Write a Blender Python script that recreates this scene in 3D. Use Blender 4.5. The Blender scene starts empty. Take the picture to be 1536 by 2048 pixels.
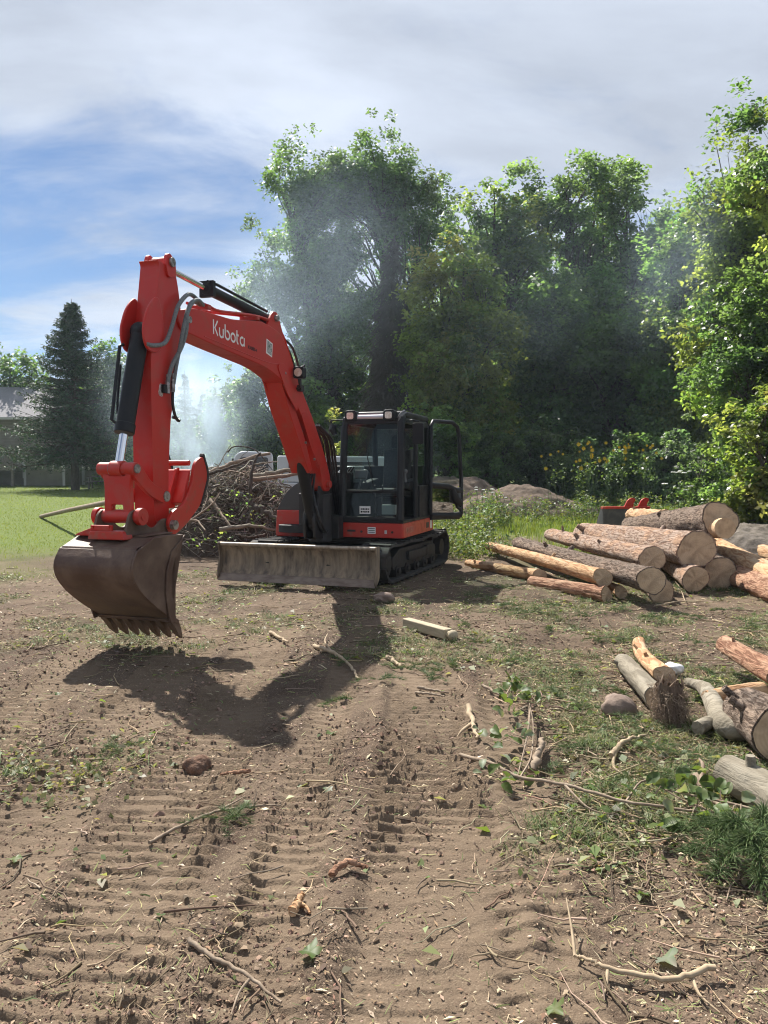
import bpy, bmesh, math, random
import numpy as np
from mathutils import Vector, Matrix

R = math.radians
SC = bpy.context.scene
COL = SC.collection

# ---------------------------------------------------------------- camera
PITCH = R(-3.13)
CAM_H = 1.67
cam_d = bpy.data.cameras.new('camera')
cam = bpy.data.objects.new('camera', cam_d)
COL.objects.link(cam)
cam.location = (0, 0, CAM_H)
cam.rotation_euler = (R(90) + PITCH, 0, 0)
cam_d.sensor_width = 36
cam_d.sensor_fit = 'AUTO'
cam_d.lens = 27.03
cam_d.clip_start = 0.05
cam_d.clip_end = 3000
SC.camera = cam

# ---------------------------------------------------------------- light
SUN_EL, SUN_AZ = R(49), R(-27)          # azimuth from +Y, negative = to the left
sun_dir = Vector((math.sin(SUN_AZ) * math.cos(SUN_EL), math.cos(SUN_AZ) * math.cos(SUN_EL), math.sin(SUN_EL)))
sun_d = bpy.data.lights.new('sun', 'SUN')
sun_d.energy = 5.0
sun_d.angle = R(0.55)
sun_d.color = (1.0, 0.95, 0.87)
sun = bpy.data.objects.new('sun', sun_d)
COL.objects.link(sun)
sun.rotation_euler = (-sun_dir).to_track_quat('-Z', 'Y').to_euler()

SKY_STRENGTH = 0.050
W = bpy.data.worlds.new('World')
SC.world = W
W.use_nodes = True
wn, wl = W.node_tree.nodes, W.node_tree.links
wn.clear()
w_out = wn.new('ShaderNodeOutputWorld')
sky = wn.new('ShaderNodeTexSky')
sky.sky_type = 'NISHITA'
sky.sun_disc = False
sky.sun_elevation = SUN_EL
sky.sun_rotation = SUN_AZ
sky.altitude = 200
sky.air_density = 0.9
sky.dust_density = 0.0
sky.ozone_density = 5.0
bg_sky = wn.new('ShaderNodeBackground')
bg_sky.inputs['Strength'].default_value = SKY_STRENGTH
wl.new(sky.outputs[0], bg_sky.inputs['Color'])
# thin high cloud, laid out on a flat layer overhead
tc = wn.new('ShaderNodeTexCoord')
sep = wn.new('ShaderNodeSeparateXYZ')
wl.new(tc.outputs['Generated'], sep.inputs[0])
def wmath(op, a, b=None, clamp=False):
    n = wn.new('ShaderNodeMath'); n.operation = op; n.use_clamp = clamp
    for i, q in enumerate((a, b)):
        if q is None: continue
        if isinstance(q, (int, float)): n.inputs[i].default_value = q
        else: wl.new(q, n.inputs[i])
    return n.outputs[0]
zz = wmath('ADD', wmath('MAXIMUM', sep.outputs['Z'], 0.0), 0.16)
cx = wmath('DIVIDE', sep.outputs['X'], zz)
cy = wmath('DIVIDE', sep.outputs['Y'], zz)
comb = wn.new('ShaderNodeCombineXYZ')
wl.new(cx, comb.inputs[0]); wl.new(cy, comb.inputs[1])
CLOUD_OFF = (-8.591, 1.704, 0.0)
mp = wn.new('ShaderNodeMapping')
mp.inputs['Rotation'].default_value = (0, 0, -1.4975)
mp.inputs['Location'].default_value = CLOUD_OFF
mp.inputs['Scale'].default_value = (0.50, 0.85, 1)
wl.new(comb.outputs[0], mp.inputs[0])
def wnoise(scale, detail, rough, dist):
    n = wn.new('ShaderNodeTexNoise')
    n.inputs['Scale'].default_value = scale
    n.inputs['Detail'].default_value = detail
    n.inputs['Roughness'].default_value = rough
    n.inputs['Distortion'].default_value = dist
    wl.new(mp.outputs[0], n.inputs['Vector'])
    return n.outputs['Fac']
big = wnoise(0.95, 2.0, 0.45, 0.3)
fine = wnoise(2.6, 8.0, 0.60, 0.5)
cov = wmath('ADD', wmath('MULTIPLY', big, 0.54), wmath('MULTIPLY', fine, 0.46))
CLOUD_LO, CLOUD_HI = 0.385, 0.54
ramp = wn.new('ShaderNodeMapRange')
ramp.interpolation_type = 'SMOOTHSTEP'
ramp.inputs['From Min'].default_value = CLOUD_LO
ramp.inputs['From Max'].default_value = CLOUD_HI
ramp.inputs['To Min'].default_value = 0.06
ramp.inputs['To Max'].default_value = 0.86
wl.new(cov, ramp.inputs['Value'])
tone = wn.new('ShaderNodeMapRange')
tone.inputs['From Min'].default_value = 0.36
tone.inputs['From Max'].default_value = 0.66
tone.inputs['To Min'].default_value = 0.35
tone.inputs['To Max'].default_value = 0.53
wl.new(wnoise(2.0, 6.0, 0.55, 0.4), tone.inputs['Value'])
bg_cloud = wn.new('ShaderNodeBackground')
bg_cloud.inputs['Color'].default_value = (0.82, 0.885, 1.0, 1)
wl.new(tone.outputs[0], bg_cloud.inputs['Strength'])
mixw = wn.new('ShaderNodeMixShader')
low = wn.new('ShaderNodeMapRange'); low.interpolation_type = 'SMOOTHSTEP'      # haze gathers towards the horizon
low.inputs['From Min'].default_value = 0.0; low.inputs['From Max'].default_value = 0.20
low.inputs['To Min'].default_value = 0.85; low.inputs['To Max'].default_value = 0.0
wl.new(sep.outputs['Z'], low.inputs['Value'])
wl.new(wmath('MAXIMUM', ramp.outputs[0], low.outputs[0]), mixw.inputs[0])
wl.new(bg_sky.outputs[0], mixw.inputs[1])
wl.new(bg_cloud.outputs[0], mixw.inputs[2])
wl.new(mixw.outputs[0], w_out.inputs['Surface'])

SC.view_settings.view_transform = 'Standard'
SC.view_settings.look = 'None'
SC.view_settings.exposure = 1.05
SC.view_settings.gamma = 1.0
SC.view_settings.use_curve_mapping = False
SC.render.engine = 'CYCLES'
SC.cycles.max_bounces = 8
SC.cycles.diffuse_bounces = 5
SC.cycles.glossy_bounces = 3
SC.cycles.transmission_bounces = 5
SC.cycles.transparent_max_bounces = 10
SC.cycles.volume_bounces = 1
SC.cycles.caustics_reflective = False
SC.cycles.caustics_refractive = False
SC.cycles.sample_clamp_indirect = 4.0
SC.cycles.volume_step_rate = 2.0
SC.cycles.volume_max_steps = 64
SC.cycles.filter_width = 1.1
SC.cycles.use_denoising = True

# ---------------------------------------------------------------- helpers
def at(px, py, Y):
    """point at forward distance Y on the sight line through a place noted in the photograph"""
    u, v = (px - 768) / 1538.0, (1024 - py) / 1538.0
    d = (u, math.cos(PITCH) - v * math.sin(PITCH), math.sin(PITCH) + v * math.cos(PITCH))
    s = Y / d[1]
    return Vector((d[0] * s, Y, CAM_H + d[2] * s))

def _hash(ix, iy, seed):
    h = (ix.astype(np.int64) * 374761393 + iy.astype(np.int64) * 668265263 + seed * 974634777) & 0xffffffff
    h = ((h ^ (h >> 13)) * 1274126177) & 0xffffffff
    return ((h ^ (h >> 16)) & 0xffff) / 65535.0

def vnoise(x, y, seed=0):
    x = np.asarray(x, float); y = np.asarray(y, float)
    ix, iy = np.floor(x), np.floor(y)
    fx, fy = x - ix, y - iy
    fx = fx * fx * (3 - 2 * fx); fy = fy * fy * (3 - 2 * fy)
    a = _hash(ix, iy, seed); b = _hash(ix + 1, iy, seed)
    c = _hash(ix, iy + 1, seed); d = _hash(ix + 1, iy + 1, seed)
    return (a + (b - a) * fx) * (1 - fy) + (c + (d - c) * fx) * fy

def fbm(x, y, seed=0, octaves=4, rough=0.5):
    s = 0; amp = 1; tot = 0
    for o in range(octaves):
        s = s + amp * vnoise(np.asarray(x) * 2 ** o + o * 17.3, np.asarray(y) * 2 ** o + o * 9.1, seed + o)
        tot += amp; amp *= rough
    return s / tot

def sstep(a, b, x):
    t = np.clip((np.asarray(x, float) - a) / (b - a), 0, 1)
    return t * t * (3 - 2 * t)

def base_h(x, y):
    x = np.asarray(x, float); y = np.asarray(y, float)
    rise = 0.017 * np.clip(y - 13, 0, 42)
    und = 0.10 * (fbm(x * 0.16, y * 0.16, 5, 3) - 0.5) * sstep(2, 8, y)
    return rise + und

def bh(x, y):
    return float(base_h(np.array([x]), np.array([y]))[0])

def gpt(px, py, dz=0.0):
    """ground point under a place noted in the photograph"""
    u, v = (px - 768) / 1538.0, (1024 - py) / 1538.0
    d = (u, math.cos(PITCH) - v * math.sin(PITCH), math.sin(PITCH) + v * math.cos(PITCH))
    h = 0.0
    for _ in range(6):
        s = (h - CAM_H) / d[2]
        h = bh(d[0] * s, d[1] * s)
    return Vector((d[0] * s, d[1] * s, h + dz))

# -------- node materials
def new_mat(name):
    m = bpy.data.materials.new(name); m.use_nodes = True
    nt = m.node_tree; nt.nodes.clear()
    out = nt.nodes.new('ShaderNodeOutputMaterial')
    return m, nt, out

def N(nt, kind, **kw):
    n = nt.nodes.new(kind)
    for k, v in kw.items():
        if hasattr(n, k) and k not in n.inputs.keys(): setattr(n, k, v)
        else: n.inputs[k].default_value = v
    return n

def c4(c): return (c[0], c[1], c[2], 1.0)

def mixcol(nt, fac, a, b, mode='MIX'):
    n = nt.nodes.new('ShaderNodeMix'); n.data_type = 'RGBA'; n.blend_type = mode
    for sock, val in ((n.inputs[0], fac), (n.inputs[6], a), (n.inputs[7], b)):
        if isinstance(val, (int, float)): sock.default_value = val
        elif isinstance(val, tuple): sock.default_value = c4(val)
        else: nt.links.new(val, sock)
    return n.outputs[2]

def tex_noise(nt, scale, detail=4, rough=0.55, vec=None, dist=0.0):
    n = N(nt, 'ShaderNodeTexNoise', Scale=scale, Detail=detail, Roughness=rough, Distortion=dist)
    if vec is not None: nt.links.new(vec, n.inputs['Vector'])
    return n.outputs['Fac']

def obj_vec(nt, scale=(1, 1, 1)):
    t = nt.nodes.new('ShaderNodeTexCoord')
    mpn = nt.nodes.new('ShaderNodeMapping'); mpn.inputs['Scale'].default_value = scale
    nt.links.new(t.outputs['Object'], mpn.inputs[0])
    return mpn.outputs[0]

def remap(nt, val, a, b, c=0.0, d=1.0):
    n = N(nt, 'ShaderNodeMapRange'); nt.links.new(val, n.inputs[0])
    for k, q in zip(('From Min', 'From Max', 'To Min', 'To Max'), (a, b, c, d)): n.inputs[k].default_value = q
    return n.outputs[0]

def bump(nt, height, strength, dist=0.02):
    n = N(nt, 'ShaderNodeBump', Strength=strength, Distance=dist)
    nt.links.new(height, n.inputs['Height'])
    return n.outputs[0]

def surf(name, col, col2=None, rough=0.5, rough2=None, metal=0.0, nscale=6.0, lo=0.4, hi=0.65, bump_s=0.0, bump_scale=40.0,
         coat=0.0, stretch=(1, 1, 1), detail=6, spec=0.5):
    m, nt, out = new_mat(name)
    p = N(nt, 'ShaderNodeBsdfPrincipled'); p.inputs['Metallic'].default_value = metal
    p.inputs['Roughness'].default_value = rough
    p.inputs['Specular IOR Level'].default_value = spec
    p.inputs['Coat Weight'].default_value = coat
    p.inputs['Coat Roughness'].default_value = 0.12
    vec = obj_vec(nt, stretch)
    if col2 is None: p.inputs['Base Color'].default_value = c4(col)
    else:
        f = remap(nt, tex_noise(nt, nscale, detail, 0.6, vec, 0.3), lo, hi)
        nt.links.new(mixcol(nt, f, col, col2), p.inputs['Base Color'])
        if rough2 is not None:
            nt.links.new(remap(nt, f, 0, 1, rough, rough2), p.inputs['Roughness'])
    if bump_s:
        nt.links.new(bump(nt, tex_noise(nt, bump_scale, 5, 0.6, vec), bump_s), p.inputs['Normal'])
    nt.links.new(p.outputs[0], out.inputs[0])
    return m

def leaf_mat(name, trans=0.45, tint=(1.25, 1.15, 0.45), rough=0.45, spec=0.35):
    """colour per leaf from the mesh, light passes through the blade"""
    m, nt, out = new_mat(name)
    a = N(nt, 'ShaderNodeAttribute', attribute_name='Col')
    p = N(nt, 'ShaderNodeBsdfPrincipled'); p.inputs['Roughness'].default_value = rough
    p.inputs['Specular IOR Level'].default_value = spec
    nt.links.new(a.outputs['Color'], p.inputs['Base Color'])
    t = N(nt, 'ShaderNodeBsdfTranslucent')
    nt.links.new(mixcol(nt, 1.0, a.outputs['Color'], tint, 'MULTIPLY'), t.inputs['Color'])
    mx = N(nt, 'ShaderNodeMixShader'); mx.inputs[0].default_value = trans
    nt.links.new(p.outputs[0], mx.inputs[1]); nt.links.new(t.outputs[0], mx.inputs[2])
    nt.links.new(mx.outputs[0], out.inputs[0])
    return m

def attr_mat(name, rough=0.85, spec=0.2, bump_s=0.0, bump_scale=60):
    m, nt, out = new_mat(name)
    a = N(nt, 'ShaderNodeAttribute', attribute_name='Col')
    p = N(nt, 'ShaderNodeBsdfPrincipled'); p.inputs['Roughness'].default_value = rough
    p.inputs['Specular IOR Level'].default_value = spec
    nt.links.new(a.outputs['Color'], p.inputs['Base Color'])
    if bump_s:
        nt.links.new(bump(nt, tex_noise(nt, bump_scale, 5, 0.6, obj_vec(nt)), bump_s), p.inputs['Normal'])
    nt.links.new(p.outputs[0], out.inputs[0])
    return m

# -------- objects
def tag(o, label=None, cat=None, group=None, kind=None):
    if label: o['label'] = label
    if cat: o['category'] = cat
    if group: o['group'] = group
    if kind: o['kind'] = kind
    return o

def empty(name, loc=(0, 0, 0), rz=0.0, label=None, cat=None, group=None):
    o = bpy.data.objects.new(name, None); COL.objects.link(o)
    o.location = loc; o.rotation_euler = (0, 0, rz); o.empty_display_size = 0.3
    return tag(o, label, cat, group)

def link_mesh(name, me, mat, parent=None, smooth=None):
    if mat is not None: me.materials.append(mat)
    o = bpy.data.objects.new(name, me); COL.objects.link(o)
    if parent is not None: o.parent = parent
    if smooth is not None:
        me.polygons.foreach_set('use_smooth', np.ones(len(me.polygons), bool))
        if smooth < 179: me.set_sharp_from_angle(angle=R(smooth))
    return o

def np_mesh(name, verts, faces, mat, parent=None, colors=None, smooth=None):
    """verts (N,3), faces (M,k) all of one size"""
    verts = np.asarray(verts, np.float32); faces = np.asarray(faces, np.int32)
    me = bpy.data.meshes.new(name)
    nv, (nf, k) = len(verts), faces.shape
    me.vertices.add(nv); me.vertices.foreach_set('co', verts.ravel())
    me.loops.add(nf * k); me.loops.foreach_set('vertex_index', faces.ravel())
    me.polygons.add(nf)
    me.polygons.foreach_set('loop_start', np.arange(0, nf * k, k, dtype=np.int32))
    me.update(calc_edges=True)
    if colors is not None:
        ca = me.color_attributes.new('Col', 'FLOAT_COLOR', 'POINT')
        cc = np.ones((nv, 4), np.float32); cc[:, :3] = colors
        ca.data.foreach_set('color', cc.ravel())
    return link_mesh(name, me, mat, parent, smooth)

class MB:
    """collects simple solids, builds ONE mesh object"""
    def __init__(s): s.v = []; s.f = []
    def add(s, v, f):
        o = len(s.v); s.v += [tuple(p) for p in v]; s.f += [tuple(i + o for i in q) for q in f]; return s
    def box(s, c, size, rot=None):
        hx, hy, hz = (q / 2 for q in size)
        pts = [Vector((x, y, z)) for x in (-hx, hx) for y in (-hy, hy) for z in (-hz, hz)]
        if rot is not None: pts = [rot @ p for p in pts]
        c = Vector(c)
        return s.add([p + c for p in pts], [(0, 1, 3, 2), (4, 6, 7, 5), (0, 4, 5, 1), (2, 3, 7, 6), (0, 2, 6, 4), (1, 5, 7, 3)])
    def prism(s, poly, y0, y1):
        """outline in the X-Z plane carried along Y"""
        n = len(poly)
        v = [(x, y0, z) for x, z in poly] + [(x, y1, z) for x, z in poly]
        f = [tuple(range(n)), tuple(range(2 * n - 1, n - 1, -1))]
        f += [(i, i + n, (i + 1) % n + n, (i + 1) % n) for i in range(n)]
        return s.add(v, f)
    def prism_z(s, poly, z0, z1):
        n = len(poly)
        v = [(x, y, z0) for x, y in poly] + [(x, y, z1) for x, y in poly]
        f = [tuple(range(n - 1, -1, -1)), tuple(range(n, 2 * n))]
        f += [(i, (i + 1) % n, (i + 1) % n + n, i + n) for i in range(n)]
        return s.add(v, f)
    def prism_x(s, poly, x0, x1):
        """outline in the Y-Z plane carried along X"""
        n = len(poly)
        v = [(x0, y, z) for y, z in poly] + [(x1, y, z) for y, z in poly]
        f = [tuple(range(n - 1, -1, -1)), tuple(range(n, 2 * n))]
        f += [(i, (i + 1) % n, (i + 1) % n + n, i + n) for i in range(n)]
        return s.add(v, f)
    def tube(s, pts, r, n=8, caps=True):
        pts = [Vector(p) for p in pts]; m = len(pts)
        rs = [r] * m if isinstance(r, (int, float)) else list(r)
        v = []; prev = None
        for i, p in enumerate(pts):
            t = (pts[min(i + 1, m - 1)] - pts[max(i - 1, 0)])
            if t.length < 1e-9: t = Vector((0, 0, 1))
            t.normalize()
            if prev is None:
                a = Vector((0, 0, 1)) if abs(t.z) < 0.9 else Vector((1, 0, 0))
                u = t.cross(a).normalized()
            else:
                u = (prev - t * prev.dot(t))
                u = u.normalized() if u.length > 1e-6 else t.orthogonal().normalized()
            prev = u; w = t.cross(u)
            for k in range(n):
                a = 2 * math.pi * k / n
                v.append(p + (u * math.cos(a) + w * math.sin(a)) * rs[i])
        f = []
        for i in range(m - 1):
            for k in range(n):
                f.append((i * n + k, i * n + (k + 1) % n, (i + 1) * n + (k + 1) % n, (i + 1) * n + k))
        if caps: f += [tuple(range(n - 1, -1, -1)), tuple(range((m - 1) * n, m * n))]
        return s.add(v, f)
    def cyl(s, p0, p1, r, n=18, r1=None): return s.tube([p0, p1], [r, r if r1 is None else r1], n)
    def ball(s, c, r, n=10, sz=1.0):
        pts = []; rs = []
        for i in range(n + 1):
            a = -math.pi / 2 + math.pi * i / n
            pts.append((c[0], c[1], c[2] + math.sin(a) * r * sz)); rs.append(max(math.cos(a) * r, 1e-4))
        return s.tube(pts, rs, max(8, n))
    def strip(s, poly, hw):
        """flat ribbon along a polyline in the X-Z plane (for lettering), width 2*hw, at y=0"""
        pts = [Vector((x, 0, z)) for x, z in poly]; L = []
        m = len(pts)
        for i, p in enumerate(pts):
            t = (pts[min(i + 1, m - 1)] - pts[max(i - 1, 0)]).normalized()
            nn = Vector((-t.z, 0, t.x)); L += [p + nn * hw, p - nn * hw]
        return s.add(L, [(2 * i, 2 * i + 1, 2 * i + 3, 2 * i + 2) for i in range(m - 1)])
    def mesh(s, name):
        me = bpy.data.meshes.new(name); me.from_pydata([tuple(p) for p in s.v], [], s.f); me.update()
        bm = bmesh.new(); bm.from_mesh(me); bmesh.ops.recalc_face_normals(bm, faces=bm.faces); bm.to_mesh(me); bm.free()
        return me
    def build(s, name, mat, parent=None, bevel=0.0, smooth=32, seg=2):
        o = link_mesh(name, s.mesh(name), mat, parent, smooth)
        if bevel:
            b = o.modifiers.new('edges', 'BEVEL'); b.width = bevel; b.segments = seg; b.limit_method = 'ANGLE'; b.angle_limit = R(35)
            b.harden_normals = True
        return o

def rpoly(pts, n=5):
    """outline whose corners (x, z, radius) are rounded"""
    out = []; m = len(pts)
    for i in range(m):
        p = Vector(pts[i][:2]); r = pts[i][2] if len(pts[i]) > 2 else 0
        if r <= 0: out.append(tuple(p)); continue
        a = Vector(pts[i - 1][:2]); b = Vector(pts[(i + 1) % m][:2])
        da, db = (a - p), (b - p)
        la, lb = da.length, db.length; da.normalize(); db.normalize()
        r_ = min(r, la * 0.48, lb * 0.48)
        p0, p1 = p + da * r_, p + db * r_
        for k in range(n + 1):
            t = k / n
            out.append(tuple(p0 * (1 - t) ** 2 + p * 2 * t * (1 - t) + p1 * t * t))
    return out

def curve_pts(ctrl, n=24):
    """smooth line through control points (Catmull-Rom)"""
    P = [Vector(p) for p in ctrl]; P = [P[0] * 2 - P[1]] + P + [P[-1] * 2 - P[-2]]
    out = []; segs = len(P) - 3; per = max(2, n // segs)
    for i in range(segs):
        for k in range(per):
            t = k / per; a, b, c, d = P[i:i + 4]
            out.append(0.5 * ((2 * b) + (c - a) * t + (2 * a - 5 * b + 4 * c - d) * t * t + (3 * b - a - 3 * c + d) * t ** 3))
    out.append(P[-2]); return out

# -------- bulk geometry in numpy
def leaf_quads(c, size, aspect, rng, up=0.35, fold=0.0, outward=None):
    """diamond leaves at centres c; returns verts, faces"""
    n = len(c)
    nrm = rng.normal(size=(n, 3)); nrm /= np.linalg.norm(nrm, axis=1)[:, None]
    nrm[:, 2] = np.abs(nrm[:, 2]) + up
    if outward is not None: nrm += outward
    nrm /= np.linalg.norm(nrm, axis=1)[:, None]
    a = rng.normal(size=(n, 3)); a -= (a * nrm).sum(1)[:, None] * nrm
    a /= np.linalg.norm(a, axis=1)[:, None] + 1e-9
    b = np.cross(nrm, a)
    size = np.broadcast_to(np.asarray(size, float), (n,))[:, None]
    L = size * 0.5; Wd = size * 0.5 * aspect
    v = np.empty((n, 4, 3))
    v[:, 0] = c - a * L; v[:, 1] = c + b * Wd + nrm * fold * size + a * L * 0.15
    v[:, 2] = c + a * L - nrm * fold * size; v[:, 3] = c - b * Wd + nrm * fold * size + a * L * 0.15
    f = np.arange(n * 4).reshape(n, 4)
    return v.reshape(-1, 3), f

def blades(c, h, w, rng, lean=0.35, droop=0.3):
    """grass blades: a quad and a tip folded into two quads (6 verts)"""
    n = len(c)
    ang = rng.uniform(0, 2 * np.pi, n)
    side = np.stack([np.cos(ang), np.sin(ang), np.zeros(n)], 1)
    la = rng.uniform(0, 2 * np.pi, n); lm = rng.uniform(0.1, 1, n) * lean
    ld = np.stack([np.cos(la) * lm, np.sin(la) * lm, np.zeros(n)], 1)
    h = np.broadcast_to(np.asarray(h, float), (n,))[:, None]; w = np.broadcast_to(np.asarray(w, float), (n,))[:, None]
    up = np.array([[0, 0, 1.0]])
    m = c + (up * 0.6 + ld * 0.45) * h; t = c + (up * (1 - droop * lm[:, None]) + ld * 1.3) * h
    v = np.stack([c - side * w / 2, c + side * w / 2, m + side * w * 0.38, m - side * w * 0.38, t], 1)
    idx = np.arange(n)[:, None] * 5
    f = np.concatenate([idx + np.array([[0, 1, 2]]), idx + np.array([[0, 2, 3]]), idx + np.array([[3, 2, 4]])])
    return v.reshape(-1, 3), f

def tubes_np(paths, radii, n=5):
    """paths (K,m,3), radii (K,m) -> quads"""
    paths = np.asarray(paths, float); radii = np.asarray(radii, float)
    K, m, _ = paths.shape
    t = np.gradient(paths, axis=1); t /= np.linalg.norm(t, axis=2)[..., None] + 1e-9
    ref = np.where(np.abs(t[..., 2:3]) < 0.9, np.array([0, 0, 1.0]), np.array([1.0, 0, 0]))
    u = np.cross(t, ref); u /= np.linalg.norm(u, axis=2)[..., None] + 1e-9
    w = np.cross(t, u)
    a = np.arange(n) * 2 * np.pi / n
    v = paths[:, :, None, :] + radii[:, :, None, None] * (u[:, :, None, :] * np.cos(a)[None, None, :, None] + w[:, :, None, :] * np.sin(a)[None, None, :, None])
    k = np.arange(K)[:, None, None] * (m * n); i = np.arange(m - 1)[None, :, None] * n; j = np.arange(n)[None, None, :]
    j2 = (j + 1) % n
    f = np.stack([k + i + j, k + i + j2, k + i + n + j2, k + i + n + j], -1).reshape(-1, 4)
    return v.reshape(-1, 3), f

def rep(cols, k): return np.repeat(np.asarray(cols, float), k, axis=0)

def pick(rng, palette, n, jitter=0.2, weights=None):
    pal = np.asarray(palette, float)
    i = rng.choice(len(pal), n, p=weights)
    return np.clip(pal[i] * (1 + rng.normal(size=(n, 1)) * jitter) * (1 + rng.normal(size=(n, 3)) * jitter * 0.25), 0.003, 0.9)
# ================================================================ GROUND
LANES = [  # centre x at y=3, drift per metre, half width, phase, depth, period
    (0.20, 0.035, 0.29, 0.00, 1.25, 0.092),
    (-0.42, 0.035, 0.15, 0.40, 0.80, 0.090),
    (-1.00, -0.03, 0.26, 0.15, 0.85, 0.095),
    (-1.58, -0.06, 0.26, 0.70, 0.90, 0.098),
    (-2.25, -0.12, 0.25, 0.30, 0.60, 0.095),
    (0.62, 0.09, 0.16, 0.55, 0.55, 0.120),
]
def lane_relief(x, y):
    """ridges pressed into the soil by the crawler tracks"""
    h = np.zeros_like(x); m_all = np.zeros_like(x)
    for i, (x0, dr, hw, ph, amp, per) in enumerate(LANES):
        wob = 0.16 * (fbm(x * 0.6, y * 0.5, 60 + i, 2) - 0.5)
        s = x - (x0 + dr * (y - 3) + wob)
        inside = 1 - sstep(hw * 0.82, hw * 1.12, np.abs(s))
        t = (y + 0.35 * s * s + 0.05 * s + 0.05 * (fbm(x * 3.0, y * 3.0, 70 + i, 3) - 0.5) + 0.035 * (fbm(x * 11, y * 9, 75 + i, 3) - 0.5)) / per + ph
        fr = t - np.floor(t)
        pulse = sstep(0.0, 0.12, fr) * np.clip(1 - np.clip(fr - 0.12, 0, 1) * 1.1, 0, 1) * (0.45 + 1.1 * fbm(x * 5.5, y * 3.0, 130 + i, 3))
        wear = np.clip(fbm(x * 0.9, y * 0.7, 80 + i, 3) * 2.9 - 0.85, 0, 1)
        edge = 0.65 + 0.5 * sstep(hw * 0.3, hw * 0.85, np.abs(s))
        win = sstep(1.0, 1.8, y) * (1 - sstep(7.2, 9.5, y))
        h = h + inside * win * amp * (wear * (0.050 * edge * pulse - 0.017) - 0.012)
        berm = np.exp(-((np.abs(s) - hw * 1.2) / 0.05) ** 2)
        h = h + berm * win * amp * 0.018 * (0.3 + fbm(x * 4, y * 4, 90 + i, 2))
        m_all = np.maximum(m_all, inside * win)
    return h, m_all

def grass_mask(x, y):
    """1 = living turf; the lawn to the left, the strip of weeds behind the logs"""
    n = fbm(x * 0.35, y * 0.35, 21, 4) - 0.5
    left = sstep(0.0, 1.6, -(x + 3.1) - 0.30 * (16.5 - y) * (y < 16.5) + n * 5.5) * sstep(10.5, 15.5, y + n * 7)
    left = left * (1 - 0.85 * sstep(-7.0, -4.0, x) * (1 - sstep(17, 22, y)))
    right = sstep(0.0, 2.5, (y - 13.5) + n * 5) * sstep(0.0, 1.5, x - 0.2 + n * 2)
    far = sstep(19, 24, y + n * 4)
    patch = 1 - 0.9 * np.exp(-(((x - 3.2) / 1.1) ** 2 + ((y - 17.2) / 1.2) ** 2))
    return np.clip(np.maximum(np.maximum(left, right), far) * patch, 0, 1)

def green_litter(x, y):
    """how much cut greenery lies about"""
    n = fbm(x * 0.9, y * 0.8, 33, 4)
    r = sstep(0.3, 1.6, x - 0.12 * (y - 4) + (n - 0.5) * 2.2) * sstep(2.9, 3.9, y + (n - 0.5) * 1.2 + 0.35 * x)
    mid = 0.75 * sstep(6.2, 7.5, y + (n - 0.5) * 2.5) * (x > -6) * (1 - sstep(11, 14, y))
    left = 0.9 * np.exp(-(((x + 2.05) / 0.62) ** 2 + ((y - 4.45) / 0.42) ** 2))
    return np.clip(np.maximum(np.maximum(r, mid * 0.8), left) * (0.20 + 1.3 * n) * (0.30 + 0.95 * sstep(0.40, 0.60, fbm(x * 1.6, y * 1.3, 37, 3))), 0, 1)

def ground_h(x, y, fine=True):
    x = np.asarray(x, float); y = np.asarray(y, float)
    near = 1 - sstep(9, 16, y)
    h = base_h(x, y)
    lr, lm = lane_relief(x, y)
    loose = 0.4 + 0.6 * green_litter(x, y)
    soil = 0.050 * (fbm(x * 2.2, y * 2.2, 11, 3) - 0.5) + 0.040 * loose * (fbm(x * 7, y * 7, 12, 3) - 0.5)
    h = h + lr + soil * (1 - 0.75 * lm) * (0.35 + 0.65 * near)
    if fine: h = h + (0.022 * (1 - 0.3 * lm) * (fbm(x * 20, y * 20, 13, 3) - 0.5) + 0.010 * (np.abs(fbm(x * 9, y * 13, 14, 3) - 0.5) * 2) ** 0.7) * near
    # rut holes on the right
    for hx, hy, hr, hd in ((1.75, 7.4, 0.35, 0.10), (2.6, 5.2, 0.3, 0.06), (0.95, 4.2, 0.22, 0.06), (2.2, 8.3, 0.4, 0.08)):
        q = ((x - hx) / hr) ** 2 + ((y - hy) / (hr * 0.6)) ** 2
        h = h - hd * np.exp(-q)
    return h

def gh(x, y): return float(ground_h(np.array([x]), np.array([y]))[0])

def spread(lo, hi, step_fn):
    out = [lo]
    while out[-1] < hi: out.append(out[-1] + step_fn(out[-1]))
    return np.array(out)

fine_x = np.arange(-2.4, 2.4001, 0.0155)
wing = spread(2.4, 420, lambda a: 0.0155 + 0.048 * (a - 2.4) if a < 30 else 0.3 * a)[1:]
gx = np.concatenate([-wing[::-1], fine_x, wing])
gy = spread(1.7, 900, lambda a: max(0.008, 0.0033 * a) if a < 6.5 else (0.0195 + 0.012 * (a - 6.5) if a < 12 else 0.0855 + 0.04 * (a - 12)))
gy = np.concatenate([[-60, -20, -8, -3, 0, 1.0, 1.4], gy])
GX, GY = np.meshgrid(gx, gy)
GZ = ground_h(GX.ravel(), GY.ravel())
gv = np.stack([GX.ravel(), GY.ravel(), GZ], 1)
nx, ny = len(gx), len(gy)
ii = (np.arange(ny - 1)[:, None] * nx + np.arange(nx - 1)[None, :]).ravel()
gf = np.stack([ii, ii + 1, ii + nx + 1, ii + nx], 1)
gm = grass_mask(gv[:, 0], gv[:, 1]); gl = green_litter(gv[:, 0], gv[:, 1])
_, lanem = lane_relief(gv[:, 0], gv[:, 1])
gcol = np.stack([gm, gl, lanem], 1)

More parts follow.
